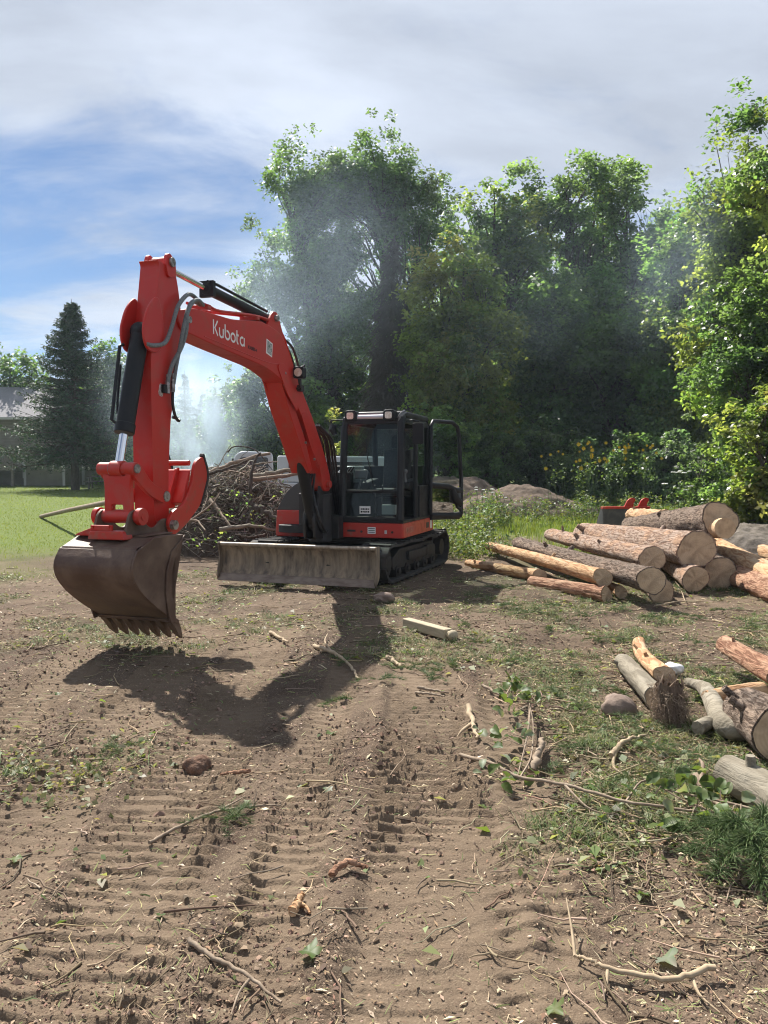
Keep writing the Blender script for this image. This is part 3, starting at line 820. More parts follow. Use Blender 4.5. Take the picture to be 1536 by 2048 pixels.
# steel pipes along the top of the boom
for k, (yo, dz) in enumerate(((0.10, 0.035), (0.045, 0.045), (-0.06, 0.04))):
    MB().tube(curve_pts([(4.62, BY + yo, 3.34 + dz), (4.45, BY + yo, 3.335 + dz), (4.2, BY + yo, 3.33 + dz), (3.3, BY + yo, 3.44 + dz), (2.75, BY + yo, 3.39 + dz), (2.38, BY + yo, 2.98 + dz)], 24), 0.016, 8).build('oil_pipe', M_RED, boom)
for x, z in ((4.50, 3.35), (3.4, 3.44)):
    MB().box((x, BY + 0.02, z), (0.06, 0.24, 0.05)).build('pipe_clamp', M_RED_DUST, boom, bevel=0.006)
for k in range(4):
    yo = -0.08 + 0.06 * k
    MB().tube(curve_pts([(2.62, BY + yo, 3.32), (2.36, BY + yo, 3.18 + 0.02 * k), (2.16, BY + yo, 2.98), (2.12, BY + yo, 2.76)], 12), 0.017, 6).build('elbow_hose', M_BHOSE, boom)
lampb = MB().prism_x(rpoly([(BY + 0.145, 2.84, .03), (BY + 0.29, 2.84, .03), (BY + 0.29, 2.99, .03), (BY + 0.145, 2.99, .03)]), 2.36, 2.46).build('work_light', M_BLACK, boom, bevel=0.01)
MB().cyl((2.455, BY + 0.218, 2.915), (2.468, BY + 0.218, 2.915), 0.055, 16).build('lamp_lens', M_LENS, boom)
MB().tube([(2.40, BY + 0.2, 2.84), (2.36, BY + 0.2, 2.74), (2.30, BY + 0.12, 2.72)], 0.018, 6).box((2.25, BY + 0.06, 2.73), (0.10, 0.26, 0.08)).tube(curve_pts([(2.36, BY + .2, 2.98), (2.25, BY + .22, 3.03), (2.22, BY + .1, 2.9)], 8), 0.01, 5).build('lamp_bracket', M_DARK, boom, bevel=0.006)

MB().tube(curve_pts([(4.60, BY + 0.1305, 3.03), (3.9, BY + 0.1305, 2.99), (3.2, BY + 0.1305, 2.955), (2.86, BY + 0.1305, 2.97)], 16), 0.006, 5).build('weld_seam', M_RED, boom)
MB().tube([(2.62, BY + 0.1305, 2.84), (2.40, BY + 0.1305, 2.90), (2.34, BY + 0.1305, 2.92)], 0.006, 5).build('weld_seam', M_RED, boom)
for x, z in ((2.05, 2.02), (1.75, 1.80), (2.68, 2.88)): MB().cyl((x, BY + 0.128, z), (x, BY + 0.150, z), 0.018, 8).build('grease_fitting', M_PIN, boom)
# maker's lettering on the boom side, drawn with round-nib strokes
def arc(cx, cz, r, a0, a1, n=12, rz=None):
    return [(cx + r * math.cos(R(a0 + (a1 - a0) * k / n)), cz + (rz or r) * math.sin(R(a0 + (a1 - a0) * k / n))) for k in range(n + 1)]
def letters():
    S = []
    S += [[(0.0, 0), (0.0, 1.0)], [(0.52, 1.0), (0.17, 0.47), (0.54, 0.0)]]                           # K
    S += [[(0.76, 0.62)] + arc(1.0, 0.24, 0.24, 180, 360) , [(1.24, 0.62), (1.24, 0.0)]]   # u
    S += [[(1.50, 1.0), (1.50, 0.31)] + arc(1.79, 0.31, 0.29, 180, 470, 16)]                          # b
    S += [arc(2.56, 0.31, 0.29, 0, 360, 18)]                                                          # o
    S += [[(3.10, 0.95), (3.10, 0.22)] + arc(3.28, 0.2, 0.18, 180, 275, 6), [(2.98, 0.62), (3.34, 0.62)]]   # t
    S += [arc(3.85, 0.31, 0.29, 60, 360, 16), [(4.14, 0.62), (4.14, 0.0)]]                            # a
    return S
mb = MB(); LX, LZ, LH = 4.42, 3.085, 0.155
sl = (3.035 - 3.115) / (3.755 - 4.42)
for st in letters():
    pts = [(LX - x * LH * 1.05, LZ + z * LH + (-(x * LH * 1.05)) * 0.045) for x, z in st]
    mb.strip(pts, 0.0115)
o = mb.build('maker_lettering', M_WHITE, boom); o.location.y = BY + 0.1325
def text_mesh(body, size, name, mat, parent, origin, xdir, zdir, extrude=0.001):
    cu = bpy.data.curves.new(name, 'FONT'); cu.body = body; cu.size = size; cu.extrude = extrude
    to = bpy.data.objects.new(name, cu); COL.objects.link(to)
    bpy.context.view_layer.update()
    me = bpy.data.meshes.new_from_object(to.evaluated_get(bpy.context.evaluated_depsgraph_get()))
    bpy.data.objects.remove(to)
    X = Vector(xdir).normalized(); Z = Vector(zdir).normalized(); Yv = X.cross(Z)
    me.transform(Matrix(((X.x, Z.x, Yv.x, origin[0]), (X.y, Z.y, Yv.y, origin[1]), (X.z, Z.z, Yv.z, origin[2]), (0, 0, 0, 1))))
    me.name = name
    return link_mesh(name, me, mat, parent)
text_mesh('KX080-4', 0.062, 'model_lettering', M_INK, boom, (3.66, BY + 0.133, 3.045), (-1, 0, -0.05), (0, 0, 1))
text_mesh('KX080', 0.14, 'skirt_lettering', surf('faded_skirt_letters', (0.42, 0.15, 0.11), rough=0.5), skirt, (0.80, 1.0925, 0.705), (-1, 0, 0), (0, 0, 1))

# ---------------- cylinders
def ram(name, base, mid, end, rb, rr, y=BY, parent=EX, extra=None):
    b, m_, e = (Vector((p[0], y, p[1])) for p in (base, mid, end))
    mb = MB().cyl(b, m_, rb, 20).ball(b, rb * 1.15); t = (m_ - b).normalized()
    mb.cyl(m_ - t * 0.08, m_ + t * 0.01, rb * 1.12, 20)
    o = mb.build(name, M_BLACK, parent, bevel=0.006)
    MB().cyl(m_, e, rr, 16).build('piston_rod', M_CHROME, o)
    MB().cyl(e + Vector((0, -0.06, 0)), e + Vector((0, 0.06, 0)), rr * 1.9, 16).build('rod_eye', M_RED_DUST if extra is None else extra, o)
    return o
ram('boom_cylinder', (1.50, 0.88), (2.06, 2.16), (2.26, 2.60), 0.085, 0.045)
MB().prism(rpoly([(1.74, 1.66), (1.86, 1.60), (2.16, 2.00, .1), (2.50, 2.42, .1), (2.72, 2.78, .1), (2.62, 2.84), (2.34, 2.50, .1), (2.02, 2.12, .1)]), BY - 0.165, BY + 0.105).build('cylinder_guard', M_RED, EX, bevel=0.012)
ac = ram('arm_cylinder', (2.90, 3.53), (4.33, 3.585), (5.17, 3.635), 0.058, 0.033)
MB().tube([(3.0, BY + .05, 3.60), (4.2, BY + .05, 3.655), (4.36, BY + 0.03, 3.655)], 0.016, 6).box((4.31, BY, 3.585), (0.05, 0.17, 0.17)).build('cylinder_pipe', M_BLACK, ac)
ac = ram('bucket_cylinder', (5.51, 2.93), (5.775, 1.99), (5.865, 1.66), 0.082, 0.038)
MB().tube([(5.63, BY - .10, 2.80), (5.68, BY - .10, 2.78), (5.84, BY - .08, 2.10), (5.80, BY - .02, 2.04)], 0.017, 6).build('cylinder_pipe', M_BLACK, ac)
MB().tube([(5.62, BY - .14, 2.62), (5.70, BY - .12, 2.3), (5.73, BY - .10, 2.16)], 0.012, 6).build('return_pipe', M_BLACK, ac)

# ---------------- dipper arm
DIP = rpoly([(5.12, 3.68, .09), (5.04, 3.46, .1), (4.97, 3.12, .2), (5.06, 2.78, .2), (5.19, 2.20, .2), (5.25, 1.60, .2), (5.25, 1.12, .1), (5.42, 1.04, .1), (5.49, 1.20, .1), (5.50, 1.60, .2), (5.505, 2.20, .2),
             (5.50, 2.75, .2), (5.42, 3.12, .2), (5.34, 3.58, .03), (5.37, 3.62, .01), (5.24, 3.60, .03), (5.22, 3.69, .06)], 5)
dip = MB().prism(DIP, BY - 0.105, BY + 0.105).build('dipper_arm', M_RED, EX, bevel=0.012)
for s in (-1, 1):
    yy = BY + s * 0.108
    MB().prism(rpoly([(5.10, 3.52, .05), (5.10, 3.66, .08), (5.22, 3.74, .08), (5.27, 3.62, .08), (5.23, 3.48, .05)]), yy - 0.022, yy + 0.022).build('top_ear', M_RED, dip, bevel=0.008)
    MB().prism(rpoly([(5.40, 3.30, .1), (5.30, 2.95, .1), (5.38, 2.74, .12), (5.60, 2.74, .14), (5.66, 2.92, .12), (5.56, 3.16, .12)]), yy - 0.012 + s * 0.012, yy + 0.012 + s * 0.012).build('cylinder_lug', M_RED, dip, bevel=0.008)
    MB().prism(rpoly([(5.03, 2.36, .02), (5.17, 2.46), (5.19, 2.20), (5.09, 2.17, .04)]), BY + s * 0.03 - 0.01, BY + s * 0.03 + 0.01).build('thumb_lug', M_RED, dip, bevel=0.004)
MB().cyl((5.18, BY - 0.15, 3.64), (5.18, BY + 0.15, 3.64), 0.045, 16).build('top_pin', M_PIN, dip)
MB().cyl((5.39, BY - 0.16, 1.40), (5.39, BY + 0.185, 1.40), 0.05, 16).build('link_pin', M_PIN, dip)
MB().prism(rpoly([(5.30, 2.46, .02), (5.37, 2.47, .02), (5.40, 2.36, .04), (5.33, 2.34, .02)]), BY + 0.1045, BY + 0.1075).build('worn_decal', surf('worn_decal_grey', (0.55, 0.54, 0.52), (0.32, 0.25, 0.22), rough=0.5, nscale=60, lo=0.45, hi=0.55), dip)
# hoses that loop from the boom to the arm
for k, pts in enumerate((
    [(4.62, -0.02, 3.38), (4.80, 0.03, 3.40), (4.98, 0.07, 3.37), (5.16, 0.08, 3.22), (5.26, 0.07, 3.00), (5.35, 0.06, 2.85), (5.50, 0.04, 2.80), (5.60, 0.02, 2.80)],
    [(4.60, 0.02, 3.35), (4.78, 0.07, 3.36), (4.94, 0.10, 3.30), (5.05, 0.11, 3.16), (5.06, 0.11, 3.02), (5.10, 0.08, 2.85), (5.22, 0.06, 2.68), (5.28, 0.05, 2.55), (5.285, 0.04, 2.46)],
    [(4.58, -0.03, 3.36), (4.86, 0.06, 3.33), (5.00, 0.09, 3.22), (5.09, 0.10, 3.05), (5.13, 0.08, 2.85), (5.17, 0.06, 2.66), (5.20, 0.045, 2.48)],
)):
    MB().tube(curve_pts(pts, 36), 0.021, 8).build('arm_hose', M_HOSE, dip)
for x, z in ((5.285, 2.44), (5.20, 2.46)):
    MB().cyl((x, 0.04, z + 0.06), (x + 0.005, 0.04, z - 0.06), 0.022, 10).cyl((x, 0.04, z + 0.12), (x, 0.04, z + 0.07), 0.018, 8).build('hose_coupling', M_PIN, dip)
MB().tube(curve_pts([(5.205, 0.04, 2.40), (5.21, 0.04, 2.28), (5.17, 0.04, 2.17), (5.10, 0.03, 2.13), (5.05, 0.0, 2.15), (5.10, -0.04, 2.17)], 14), 0.016, 6).build('thumb_hose', M_BHOSE, dip)
MB().box((5.33, 0.03, 2.42), (0.05, 0.04, 0.08)).build('valve_block', M_BLACK, dip, bevel=0.006)

# ---------------- bucket linkage
lk = MB().cyl((5.865, BY - 0.20, 1.66), (5.865, BY + 0.19, 1.66), 0.058, 18)
lk = lk.build('cross_tube', M_RED_DUST, EX, bevel=0.008)
MB().cyl((5.865, BY + 0.19, 1.66), (5.865, BY + 0.205, 1.66), 0.04, 14).build('pin_cap', M_PIN, lk)
MB().cyl((5.865, BY - 0.07, 1.66), (5.865, BY + 0.05, 1.66), 0.066, 18).build('rod_bush', M_PIN, lk)
for s in (-1, 1):
    yy = BY + s * 0.155
    MB().prism(rpoly([(5.90, 1.70, .06), (5.80, 1.72, .06), (5.60, 1.52, .12), (5.40, 1.46, .06), (5.34, 1.38, .06), (5.42, 1.33, .06), (5.66, 1.42, .12), (5.90, 1.60, .06)]), yy - 0.02, yy + 0.02).build('guide_link', M_RED, lk, bevel=0.008)
hl = MB()
hl.prism_x(rpoly([(BY - 0.16, 1.66), (BY - 0.085, 1.66), (BY - 0.085, 1.60), (BY + 0.085, 1.60), (BY + 0.085, 1.66), (BY + 0.16, 1.66), (BY + 0.13, 1.5, .1), (BY + 0.14, 1.26), (BY + 0.06, 1.26), (BY + 0.06, 1.34, .02), (BY - 0.06, 1.34, .02), (BY - 0.06, 1.26), (BY - 0.14, 1.26), (BY - 0.13, 1.5, .1)]), 5.83, 5.895)
hl = hl.build('bucket_link', M_RED, EX, bevel=0.01)
MB().cyl((5.86, BY - 0.20, 1.235), (5.86, BY + 0.20, 1.235), 0.062, 18).build('lower_tube', M_RED_DUST, hl, bevel=0.008)
for s in (-1, 1):
    MB().cyl((5.86, BY + s * 0.20, 1.235), (5.86, BY + s * 0.25, 1.235), 0.078, 18).cyl((5.86, BY + s * 0.25, 1.235), (5.86, BY + s * 0.258, 1.235), 0.04, 6).build('link_boss', M_RED, hl, bevel=0.01)

# ---------------- thumb behind the arm
TH = rpoly([(5.36, 1.02, .06), (5.46, 1.14, .08), (5.36, 1.26, .06), (5.14, 1.32, .1), (5.02, 1.52, .1), (4.96, 1.74, .12), (4.78, 1.80, .16), (4.70, 1.60, .16), (4.86, 1.30, .1), (5.16, 1.10, .1)], 6)
th = MB().prism(TH, BY + 0.19, BY + 0.225).build('thumb_plate', M_RED_DUST, EX, bevel=0.006)
MB().prism(TH, BY - 0.225, BY - 0.19).build('thumb_plate_far', M_RED_DUST, th, bevel=0.006)
MB().prism(rpoly([(4.98, 1.66), (5.03, 1.62), (5.16, 1.33), (5.10, 1.30)]), BY - 0.19, BY + 0.19).build('thumb_cross_plate', M_RED, th, bevel=0.006)
MB().prism(rpoly([(5.0, 1.68, .03), (5.06, 1.66), (5.26, 1.27), (5.10, 1.28)]), BY + 0.05, BY + 0.075).build('thumb_rib', M_RED, th, bevel=0.005)
MB().tube([(4.985, BY + .17, 1.72), (4.985, BY - .17, 1.72)], 0.028, 8).build('thumb_brace', M_RED, th)
MB().cyl((5.38, BY - 0.26, 1.13), (5.38, BY + 0.27, 1.13), 0.045, 16).build('bucket_pin', M_PIN, EX)
for yo in (0.207, -0.207):
    MB().prism(rpoly([(4.80, 1.825, .02), (4.685, 1.60, .1), (4.85, 1.28), (4.87, 1.31), (4.72, 1.60, .1), (4.82, 1.795)]), BY + yo - 0.022, BY + yo + 0.022).build('thumb_tip', M_DARK, th)

# ---------------- bucket
BW = 0.385
shell = [(5.47, 1.05), (5.70, 1.06), (5.93, 1.055), (6.165, 0.965), (6.225, 0.88), (6.242, 0.80), (6.205, 0.70), (6.10, 0.585), (5.95, 0.470), (5.79, 0.365), (5.70, 0.312), (5.62, 0.270)]
_low = curve_pts([(x, 0, z) for x, z in shell[3:]], 40); shell = shell[:3] + [(q.x, q.z) for q in _low]
inner = [(x - 0.018 * (x > 5.9), z - (0.018 if x < 6.0 and z > 0.9 else -0.018)) for x, z in reversed(shell)]
bucket = MB().prism(shell + inner, BY - BW, BY + BW).build('bucket', M_BUCKET, EX, smooth=24)
edge = [(5.62, 0.270), (5.67, 0.38), (5.70, 0.55), (5.685, 0.75), (5.60, 0.92), (5.47, 1.05)]
for s in (-1, 1):
    y0 = BY + s * (BW + 0.001); y1 = BY + s * (BW + 0.022)
    MB().prism([(x, z) for x, z in shell] + [(x, z) for x, z in reversed(edge[1:-1])], min(y0, y1), max(y0, y1)).build('side_plate', M_BUCKET, bucket, bevel=0.004)
    y2 = BY + s * (BW + 0.040)
    MB().prism([(x, z) for x, z in edge] + [(x + 0.09, z - 0.01) for x, z in reversed(edge[:-1])], min(y1, y2), max(y1, y2)).build('side_cutter', M_BUCKET, bucket, bevel=0.005)
MB().prism([(5.68, 0.292), (5.66, 0.262), (5.555, 0.232), (5.555, 0.252), (5.62, 0.292)], BY - BW - 0.02, BY + BW + 0.02).build('bucket_lip', M_BUCKET, bucket, bevel=0.004)
for k in range(7):
    yc = BY - BW + 0.03 + (2 * BW - 0.06) * k / 6
    t = MB()
    prof = [(5.62, 0.315, 0.030), (5.545, 0.262, 0.036), (5.490, 0.165, 0.028), (5.452, 0.078, 0.015)]
    up = [(5.67, 0.265), (5.615, 0.215), (5.545, 0.130), (5.462, 0.068)]
    v = []
    for (x, z, w), (x2, z2) in zip(prof, up): v += [(x, yc - w, z), (x, yc + w, z), (x2, yc + w, z2), (x2, yc - w, z2)]
    f = [(0, 1, 2, 3), (15, 14, 13, 12)]
    for i in range(3):
        for j in range(4): f.append((4 * i + j, 4 * i + 4 + j, 4 * i + 4 + (j + 1) % 4, 4 * i + (j + 1) % 4))
    t.add(v, f).build('tooth', M_BUCKET, bucket, bevel=0.005)
EAR = rpoly([(5.34, 1.06, .03), (5.32, 1.18, .08), (5.46, 1.20, .08), (5.60, 1.10, .1), (5.74, 1.16, .08), (5.80, 1.30, .08), (5.94, 1.29, .08), (6.02, 1.10, .1), (5.98, 1.01)], 5)
for s in (-1, 1):
    MB().prism(EAR, BY + s * 0.165 - 0.014, BY + s * 0.165 + 0.014).build('hinge_ear', M_BUCKET, bucket, bevel=0.005)
MB().prism_x(rpoly([(BY - 0.19, 1.04), (BY + 0.19, 1.04), (BY + 0.17, 1.115, .02), (BY - 0.17, 1.115, .02)]), 5.93, 6.06).build('coupler_bracket', M_RED_DUST, bucket, bevel=0.008)
MB().prism_x([(BY - 0.19, 1.145), (BY - 0.19, 1.062), (BY - 0.40, 1.062), (BY - 0.36, 1.085)], 5.86, 5.98).build('top_gusset', M_RED_DUST, bucket, bevel=0.006)
MB().prism([(5.50, 1.061), (5.92, 1.061), (5.90, 1.075), (5.52, 1.075)], BY - 0.30, BY + 0.32).build('top_plate', M_BUCKET, bucket, bevel=0.006)
MB().box((6.03, BY - 0.06, 1.14), (0.03, 0.22, 0.05)).box((6.05, BY - 0.14, 1.15), (0.02, 0.012, 0.03)).box((6.05, BY + 0.03, 1.15), (0.02, 0.012, 0.03)).build('latch_bar', M_RED, bucket, bevel=0.005)
# ================================================================ TREES
M_LEAF = leaf_mat('broad_leaves', 0.62, (1.95, 2.0, 1.1), 0.38, 0.6)
M_NEEDLE = leaf_mat('conifer_needles', 0.22, (1.1, 1.1, 0.7), 0.6, 0.2)
M_BARK = surf('tree_bark', (0.060, 0.048, 0.038), (0.11, 0.092, 0.075), rough=0.9, nscale=5, stretch=(6, 6, 1), bump_s=0.4, bump_scale=18, spec=0.15)
M_DEAD = surf('dead_twigs', (0.075, 0.062, 0.056), (0.115, 0.10, 0.092), rough=0.95, nscale=2, spec=0.1)

GREEN = [(0.082, 0.142, 0.050), (0.096, 0.156, 0.056), (0.070, 0.122, 0.048), (0.112, 0.168, 0.062)]
YGREEN = [(0.135, 0.178, 0.048), (0.152, 0.186, 0.052), (0.112, 0.164, 0.048), (0.168, 0.180, 0.062)]
BGREEN = [(0.078, 0.124, 0.068), (0.090, 0.138, 0.074), (0.066, 0.108, 0.060), (0.104, 0.152, 0.080)]

def grow_tree(name, base, lobes, stems, n_clump, per, leaf, palette, label, seed, clump_r=(0.45, 0.95), up=0.35, cat='tree', group=None, twig_r=0.05, squash=0.75, trunk_mat=None, gap=0.0, sub=11, bough=(0.55, 1.5)):
    """base world point; lobes = ellipsoids (cx,cy,cz,rx,ry,rz) relative to the base; stems = polylines relative to the base with radii"""
    rng = np.random.default_rng(seed)
    root = empty(name, base, 0, label, cat, group)
    lobes = np.asarray(lobes, float)
    vol = lobes[:, 3] * lobes[:, 4] * lobes[:, 5]; pv = vol ** 0.7 / (vol ** 0.7).sum()
    # boughs: smaller rounded masses over the lobes, each carrying many tufts
    nb = max(8, int(sub * len(lobes)))
    bi = rng.choice(len(lobes), nb, p=pv)
    d = rng.normal(size=(nb, 3)); d /= np.linalg.norm(d, axis=1)[:, None]
    bc = lobes[bi, :3] + d * lobes[bi, 3:6] * rng.uniform(0.35, 0.98, nb)[:, None]
    br = np.clip(lobes[bi, 3:6].mean(1) * rng.uniform(0.26, 0.50, nb), bough[0], bough[1])
    li = rng.choice(nb, n_clump, p=br ** 2 / (br ** 2).sum())
    d = rng.normal(size=(n_clump, 3)); d[:, 2] += 0.45; d /= np.linalg.norm(d, axis=1)[:, None]
    rad = rng.uniform(0.25, 1.12, n_clump) ** 0.6
    cc = bc[li] + d * (br[li] * rad)[:, None]
    # shoots standing out of the outline
    ns = n_clump // 6
    top = rng.choice(n_clump, ns); cc[top] += np.array([0, 0, 1.0]) * rng.uniform(0.1, 0.9, ns)[:, None] + d[top] * rng.uniform(0.0, 0.5, ns)[:, None]
    cc[:, 2] = np.maximum(cc[:, 2], 0.35)
    if gap > 0:
        keep = fbm(cc[:, 0] * 0.55 + cc[:, 1] * 0.4, cc[:, 2] * 0.55, seed + 3, 2) > gap
        cc = cc[keep]; li = li[keep]
    K = len(cc)
    cr = rng.uniform(clump_r[0], clump_r[1], K)
    # ---- wood: stems, then one limb to each clump
    mb = MB()
    axis = []
    for pts, radii in stems:
        cp = curve_pts(pts, 4 * len(pts)); m_ = len(cp)
        rr = np.interp(np.linspace(0, len(radii) - 1, m_), np.arange(len(radii)), radii)
        mb.tube(cp, list(rr), 9); axis += [(p, r_) for p, r_ in zip(cp, rr)]
    A = np.array([p for p, _ in axis]); AR = np.array([r_ for _, r_ in axis])
    limb_n = min(K, 190); paths = []; rads = []
    for i in rng.choice(K, limb_n, replace=False):
        c = cc[i]; below = A[:, 2] < c[2] - 0.15 * abs(c[2])
        dd = np.linalg.norm(A - c, axis=1) + np.where(below, 0, 4.0); j = int(np.argmin(dd + rng.uniform(0, 1.2, len(A))))
        s0 = A[j]; L = np.linalg.norm(c - s0)
        t = np.linspace(0, 1, 5)[:, None]
        p = s0 + (c - s0) * t + np.array([0, 0, 1.0]) * (np.sin(t * np.pi) * 0.10 * L) + rng.normal(size=(5, 3)) * 0.05 * L * np.sin(t * np.pi)
        paths.append(p); r0 = min(AR[j] * 0.6, twig_r * (0.5 + 0.25 * L)); rads.append(np.linspace(r0, r0 * 0.22, 5))
    v, f = tubes_np(paths, rads, 5); mb.add(v.tolist(), f.tolist())
    tr = link_mesh('trunk', mb.mesh('trunk'), trunk_mat or M_BARK, root, 60)
    # ---- leaves
    n = K * per
    ci = np.repeat(np.arange(K), per)
    off = rng.normal(size=(n, 3)); off /= np.linalg.norm(off, axis=1)[:, None]
    off *= (rng.uniform(0, 1, n) ** 0.5)[:, None]; off[:, 2] *= squash
    c = cc[ci] + off * cr[ci][:, None]
    ctr = lobes[:, :3].mean(0); outw = c - ctr; outw /= np.linalg.norm(outw, axis=1)[:, None] + 1e-6
    v, f = leaf_quads(c, rng.uniform(0.7, 1.3, n) * leaf, 0.62, rng, up=up, fold=0.06, outward=outw * 0.35)
    ccol = pick(rng, palette, nb, 0.16)[li] * (1 + rng.normal(size=(K, 1)) * 0.12)
    col = ccol[ci] * (1 + rng.normal(size=(n, 1)) * 0.16)
    o = np_mesh('crown', v, f, M_LEAF, root, rep(np.clip(col, 0.005, 0.6), 4))
    return root

def gz(x, y, dz=-0.05): return (x, y, bh(x, y) + dz)

# the big tree behind the excavator
CT = gz(-0.8, 41)
def cl(px, py, rx, rz, ry=None):
    p = at(px, py, 41); k = 41 / 1538
    return (p.x - CT[0], 0.0, p.z - CT[2], rx * k, (ry or rx * 0.8) * k, rz * k)
grow_tree('broadleaf_tree', CT, [cl(590, 405, 80, 95), cl(765, 365, 90, 95), cl(680, 430, 120, 110), cl(850, 430, 62, 85), cl(515, 490, 62, 80), cl(640, 540, 120, 95), cl(570, 610, 90, 80), cl(790, 520, 100, 110), cl(680, 345, 55, 35), cl(700, 640, 120, 90), cl(600, 335, 40, 35), cl(760, 285, 40, 20), cl(600, 720, 60, 70)],
          [([(0, 0, 0), (0.1, 0, 4), (0.7, 0.1, 9), (0.9, 0.2, 14.5), (0.7, 0.2, 18)], [0.5, 0.42, 0.28, 0.14, 0.03]),
           ([(-0.6, -0.3, 0), (-1.4, -0.3, 4), (-3.0, -0.2, 9), (-4.0, 0, 13.5), (-4.0, 0, 16)], [0.34, 0.28, 0.2, 0.1, 0.03]),
           ([(-1.3, 0.2, 0), (-2.3, 0.1, 4.4), (-4.2, 0, 8.6), (-6.0, 0, 12)], [0.28, 0.22, 0.14, 0.04]),
           ([(0.3, 0.2, 4), (1.6, 0.1, 8.4), (2.6, 0, 12.5)], [0.22, 0.16, 0.04])],
          2400, 31, 0.19, BGREEN + GREEN[:2], 'tall grey-green broadleaf tree rising behind the excavator cab', 11, (0.34, 0.66), gap=0.17, sub=11, bough=(0.6, 1.4))
# dead conifer in front of it, bare brown twigs all the way up
rng = np.random.default_rng(77)
root = empty('dead_conifer', gz(0.25, 37.5), 0, 'dead conifer with bare grey-brown twigs right behind the excavator cab', 'tree')
root.scale = (1.32, 1.32, 1.32)
mb = MB(); ax = curve_pts([(0, 0, 0), (0.05, 0, 3), (0.1, 0, 6.5), (0.2, 0.1, 9.5)], 16); mb.tube(ax, list(np.linspace(0.26, 0.03, len(ax))), 9)
link_mesh('trunk', mb.mesh('trunk'), M_BARK, root, 60)
paths, rads = [], []
for k in range(3600):
    z = 9.3 * rng.uniform(0.02, 1) ** 1.25; w = (1.45 * (1 - (z / 10.5) ** 1.8) + 0.10) * rng.uniform(0.45, 1.12); a_ = rng.uniform(0, 2 * np.pi)
    s0 = np.array([0.1 * z / 6, 0, z]); e = s0 + np.array([math.cos(a_) * w, math.sin(a_) * w, rng.uniform(-0.75, 0.05) * w])
    t = np.linspace(0, 1, 4)[:, None]; st = rng.uniform(0, 0.5)
    p = s0 + (e - s0) * (st + (1 - st) * t) + rng.normal(size=(4, 3)) * 0.06 - np.array([0, 0, 0.35]) * t ** 2 * w
    paths.append(p); r0 = rng.uniform(0.007, 0.018); rads.append(np.linspace(r0, r0 * 0.5, 4))
v, f = tubes_np(paths, rads, 3)
o = np_mesh('dead_twigs', v, f, M_DEAD, root)

LEFT = 'trees behind the house and the fire'; WOOD = 'trees along the edge of the wood'; DEEPG = 'trees deep inside the wood'; FAR = 1.32
def simple_tree(name, px, Y, top, halfw, label, seed, palette, low=0.18, n=330, per=110, leaf=0.19, gap=0.30, group=None, lean=0.0, cr=(0.5, 1.0), dx=0.0):
    n = int(n * 2.1); per = int(per * (0.34 if group == LEFT else 0.42)); leaf *= 1.05; cr = (cr[0] * 0.62, cr[1] * 0.62); gap = gap * 0.85
    """a rounded broadleaf tree whose top stands at the noted height"""
    if group in (WOOD, DEEPG) and Y > 23 and px < 1460: leaf *= FAR; cr = (cr[0] * FAR, cr[1] * FAR); Y = Y * FAR
    b = at(px, 940, Y); top_z = at(px, top, Y).z - bh(b.x, Y); hw = halfw / 1538 * Y
    h = top_z; cz = h * (0.5 + low / 2); rz = h * (0.5 - low / 2)
    lob = [(dx, 0, cz, hw, hw, rz), (dx - hw * 0.45, -0.3, cz + rz * 0.35, hw * 0.6, hw * 0.6, rz * 0.5), (dx + hw * 0.4, 0.2, cz + rz * 0.45, hw * 0.55, hw * 0.6, rz * 0.5),
           (dx + hw * 0.5, -0.2, cz - rz * 0.4, hw * 0.6, hw * 0.6, rz * 0.5), (dx - hw * 0.5, 0, cz - rz * 0.45, hw * 0.6, hw * 0.6, rz * 0.5), (dx * 1.1, 0, h - 0.9, hw * 0.3, hw * 0.3, 1.0)]
    st = [([(0, 0, 0), (lean * .3, 0, h * .3), (lean * .7 + dx * .5, 0, h * .6), (lean + dx, 0, h * .93)], [0.020 * h, 0.016 * h, 0.010 * h, 0.02]),
          ([(0.1, 0, h * 0.15), (hw * .3 + dx * .5, 0.2, h * .5), (hw * .5 + dx, 0.2, h * .8)], [0.012 * h, 0.009 * h, 0.02]),
          ([(-0.1, 0, h * 0.2), (-hw * .35 + dx * .5, -0.2, h * .5), (-hw * .5 + dx, 0, h * .8)], [0.012 * h, 0.009 * h, 0.02])]
    return grow_tree(name, gz(b.x, Y), lob, st, n, per, leaf, palette, label, seed, cr, group=group, gap=gap, bough=(max(0.12, hw * 0.16), max(0.35, min(1.5, hw * 0.5))))

simple_tree('broadleaf_tree', 925, 27.5, 470, 92, 'yellow-green sunlit tree just right of the dead conifer', 21, YGREEN, 0.04, 380, 120, 0.165, 0.30, WOOD)
simple_tree('broadleaf_tree', 985, 33, 330, 95, 'tree with thin yellowing top left of the tallest wood-edge tree', 22, YGREEN[:2] + GREEN, 0.12, 330, 115, 0.18, 0.32, WOOD)
simple_tree('broadleaf_tree', 1130, 34, 288, 105, 'tallest tree in the middle of the wood edge', 23, GREEN + YGREEN[:1], 0.10, 420, 115, 0.18, 0.30, WOOD)
simple_tree('broadleaf_tree', 1245, 35, 335, 95, 'dark tree at the dip in the treeline before blue sky', 24, GREEN + BGREEN, 0.10, 380, 110, 0.185, 0.30, WOOD)
simple_tree('broadleaf_tree', 1075, 30, 560, 90, 'dark lower tree in shade behind the dirt mounds', 25, GREEN, 0.02, 300, 110, 0.18, 0.25, WOOD)
simple_tree('broadleaf_tree', 1235, 29.5, 610, 95, 'dark bushy tree in shade behind the yellow flowers', 26, BGREEN + GREEN[:2], 0.0, 300, 110, 0.18, 0.25, WOOD)
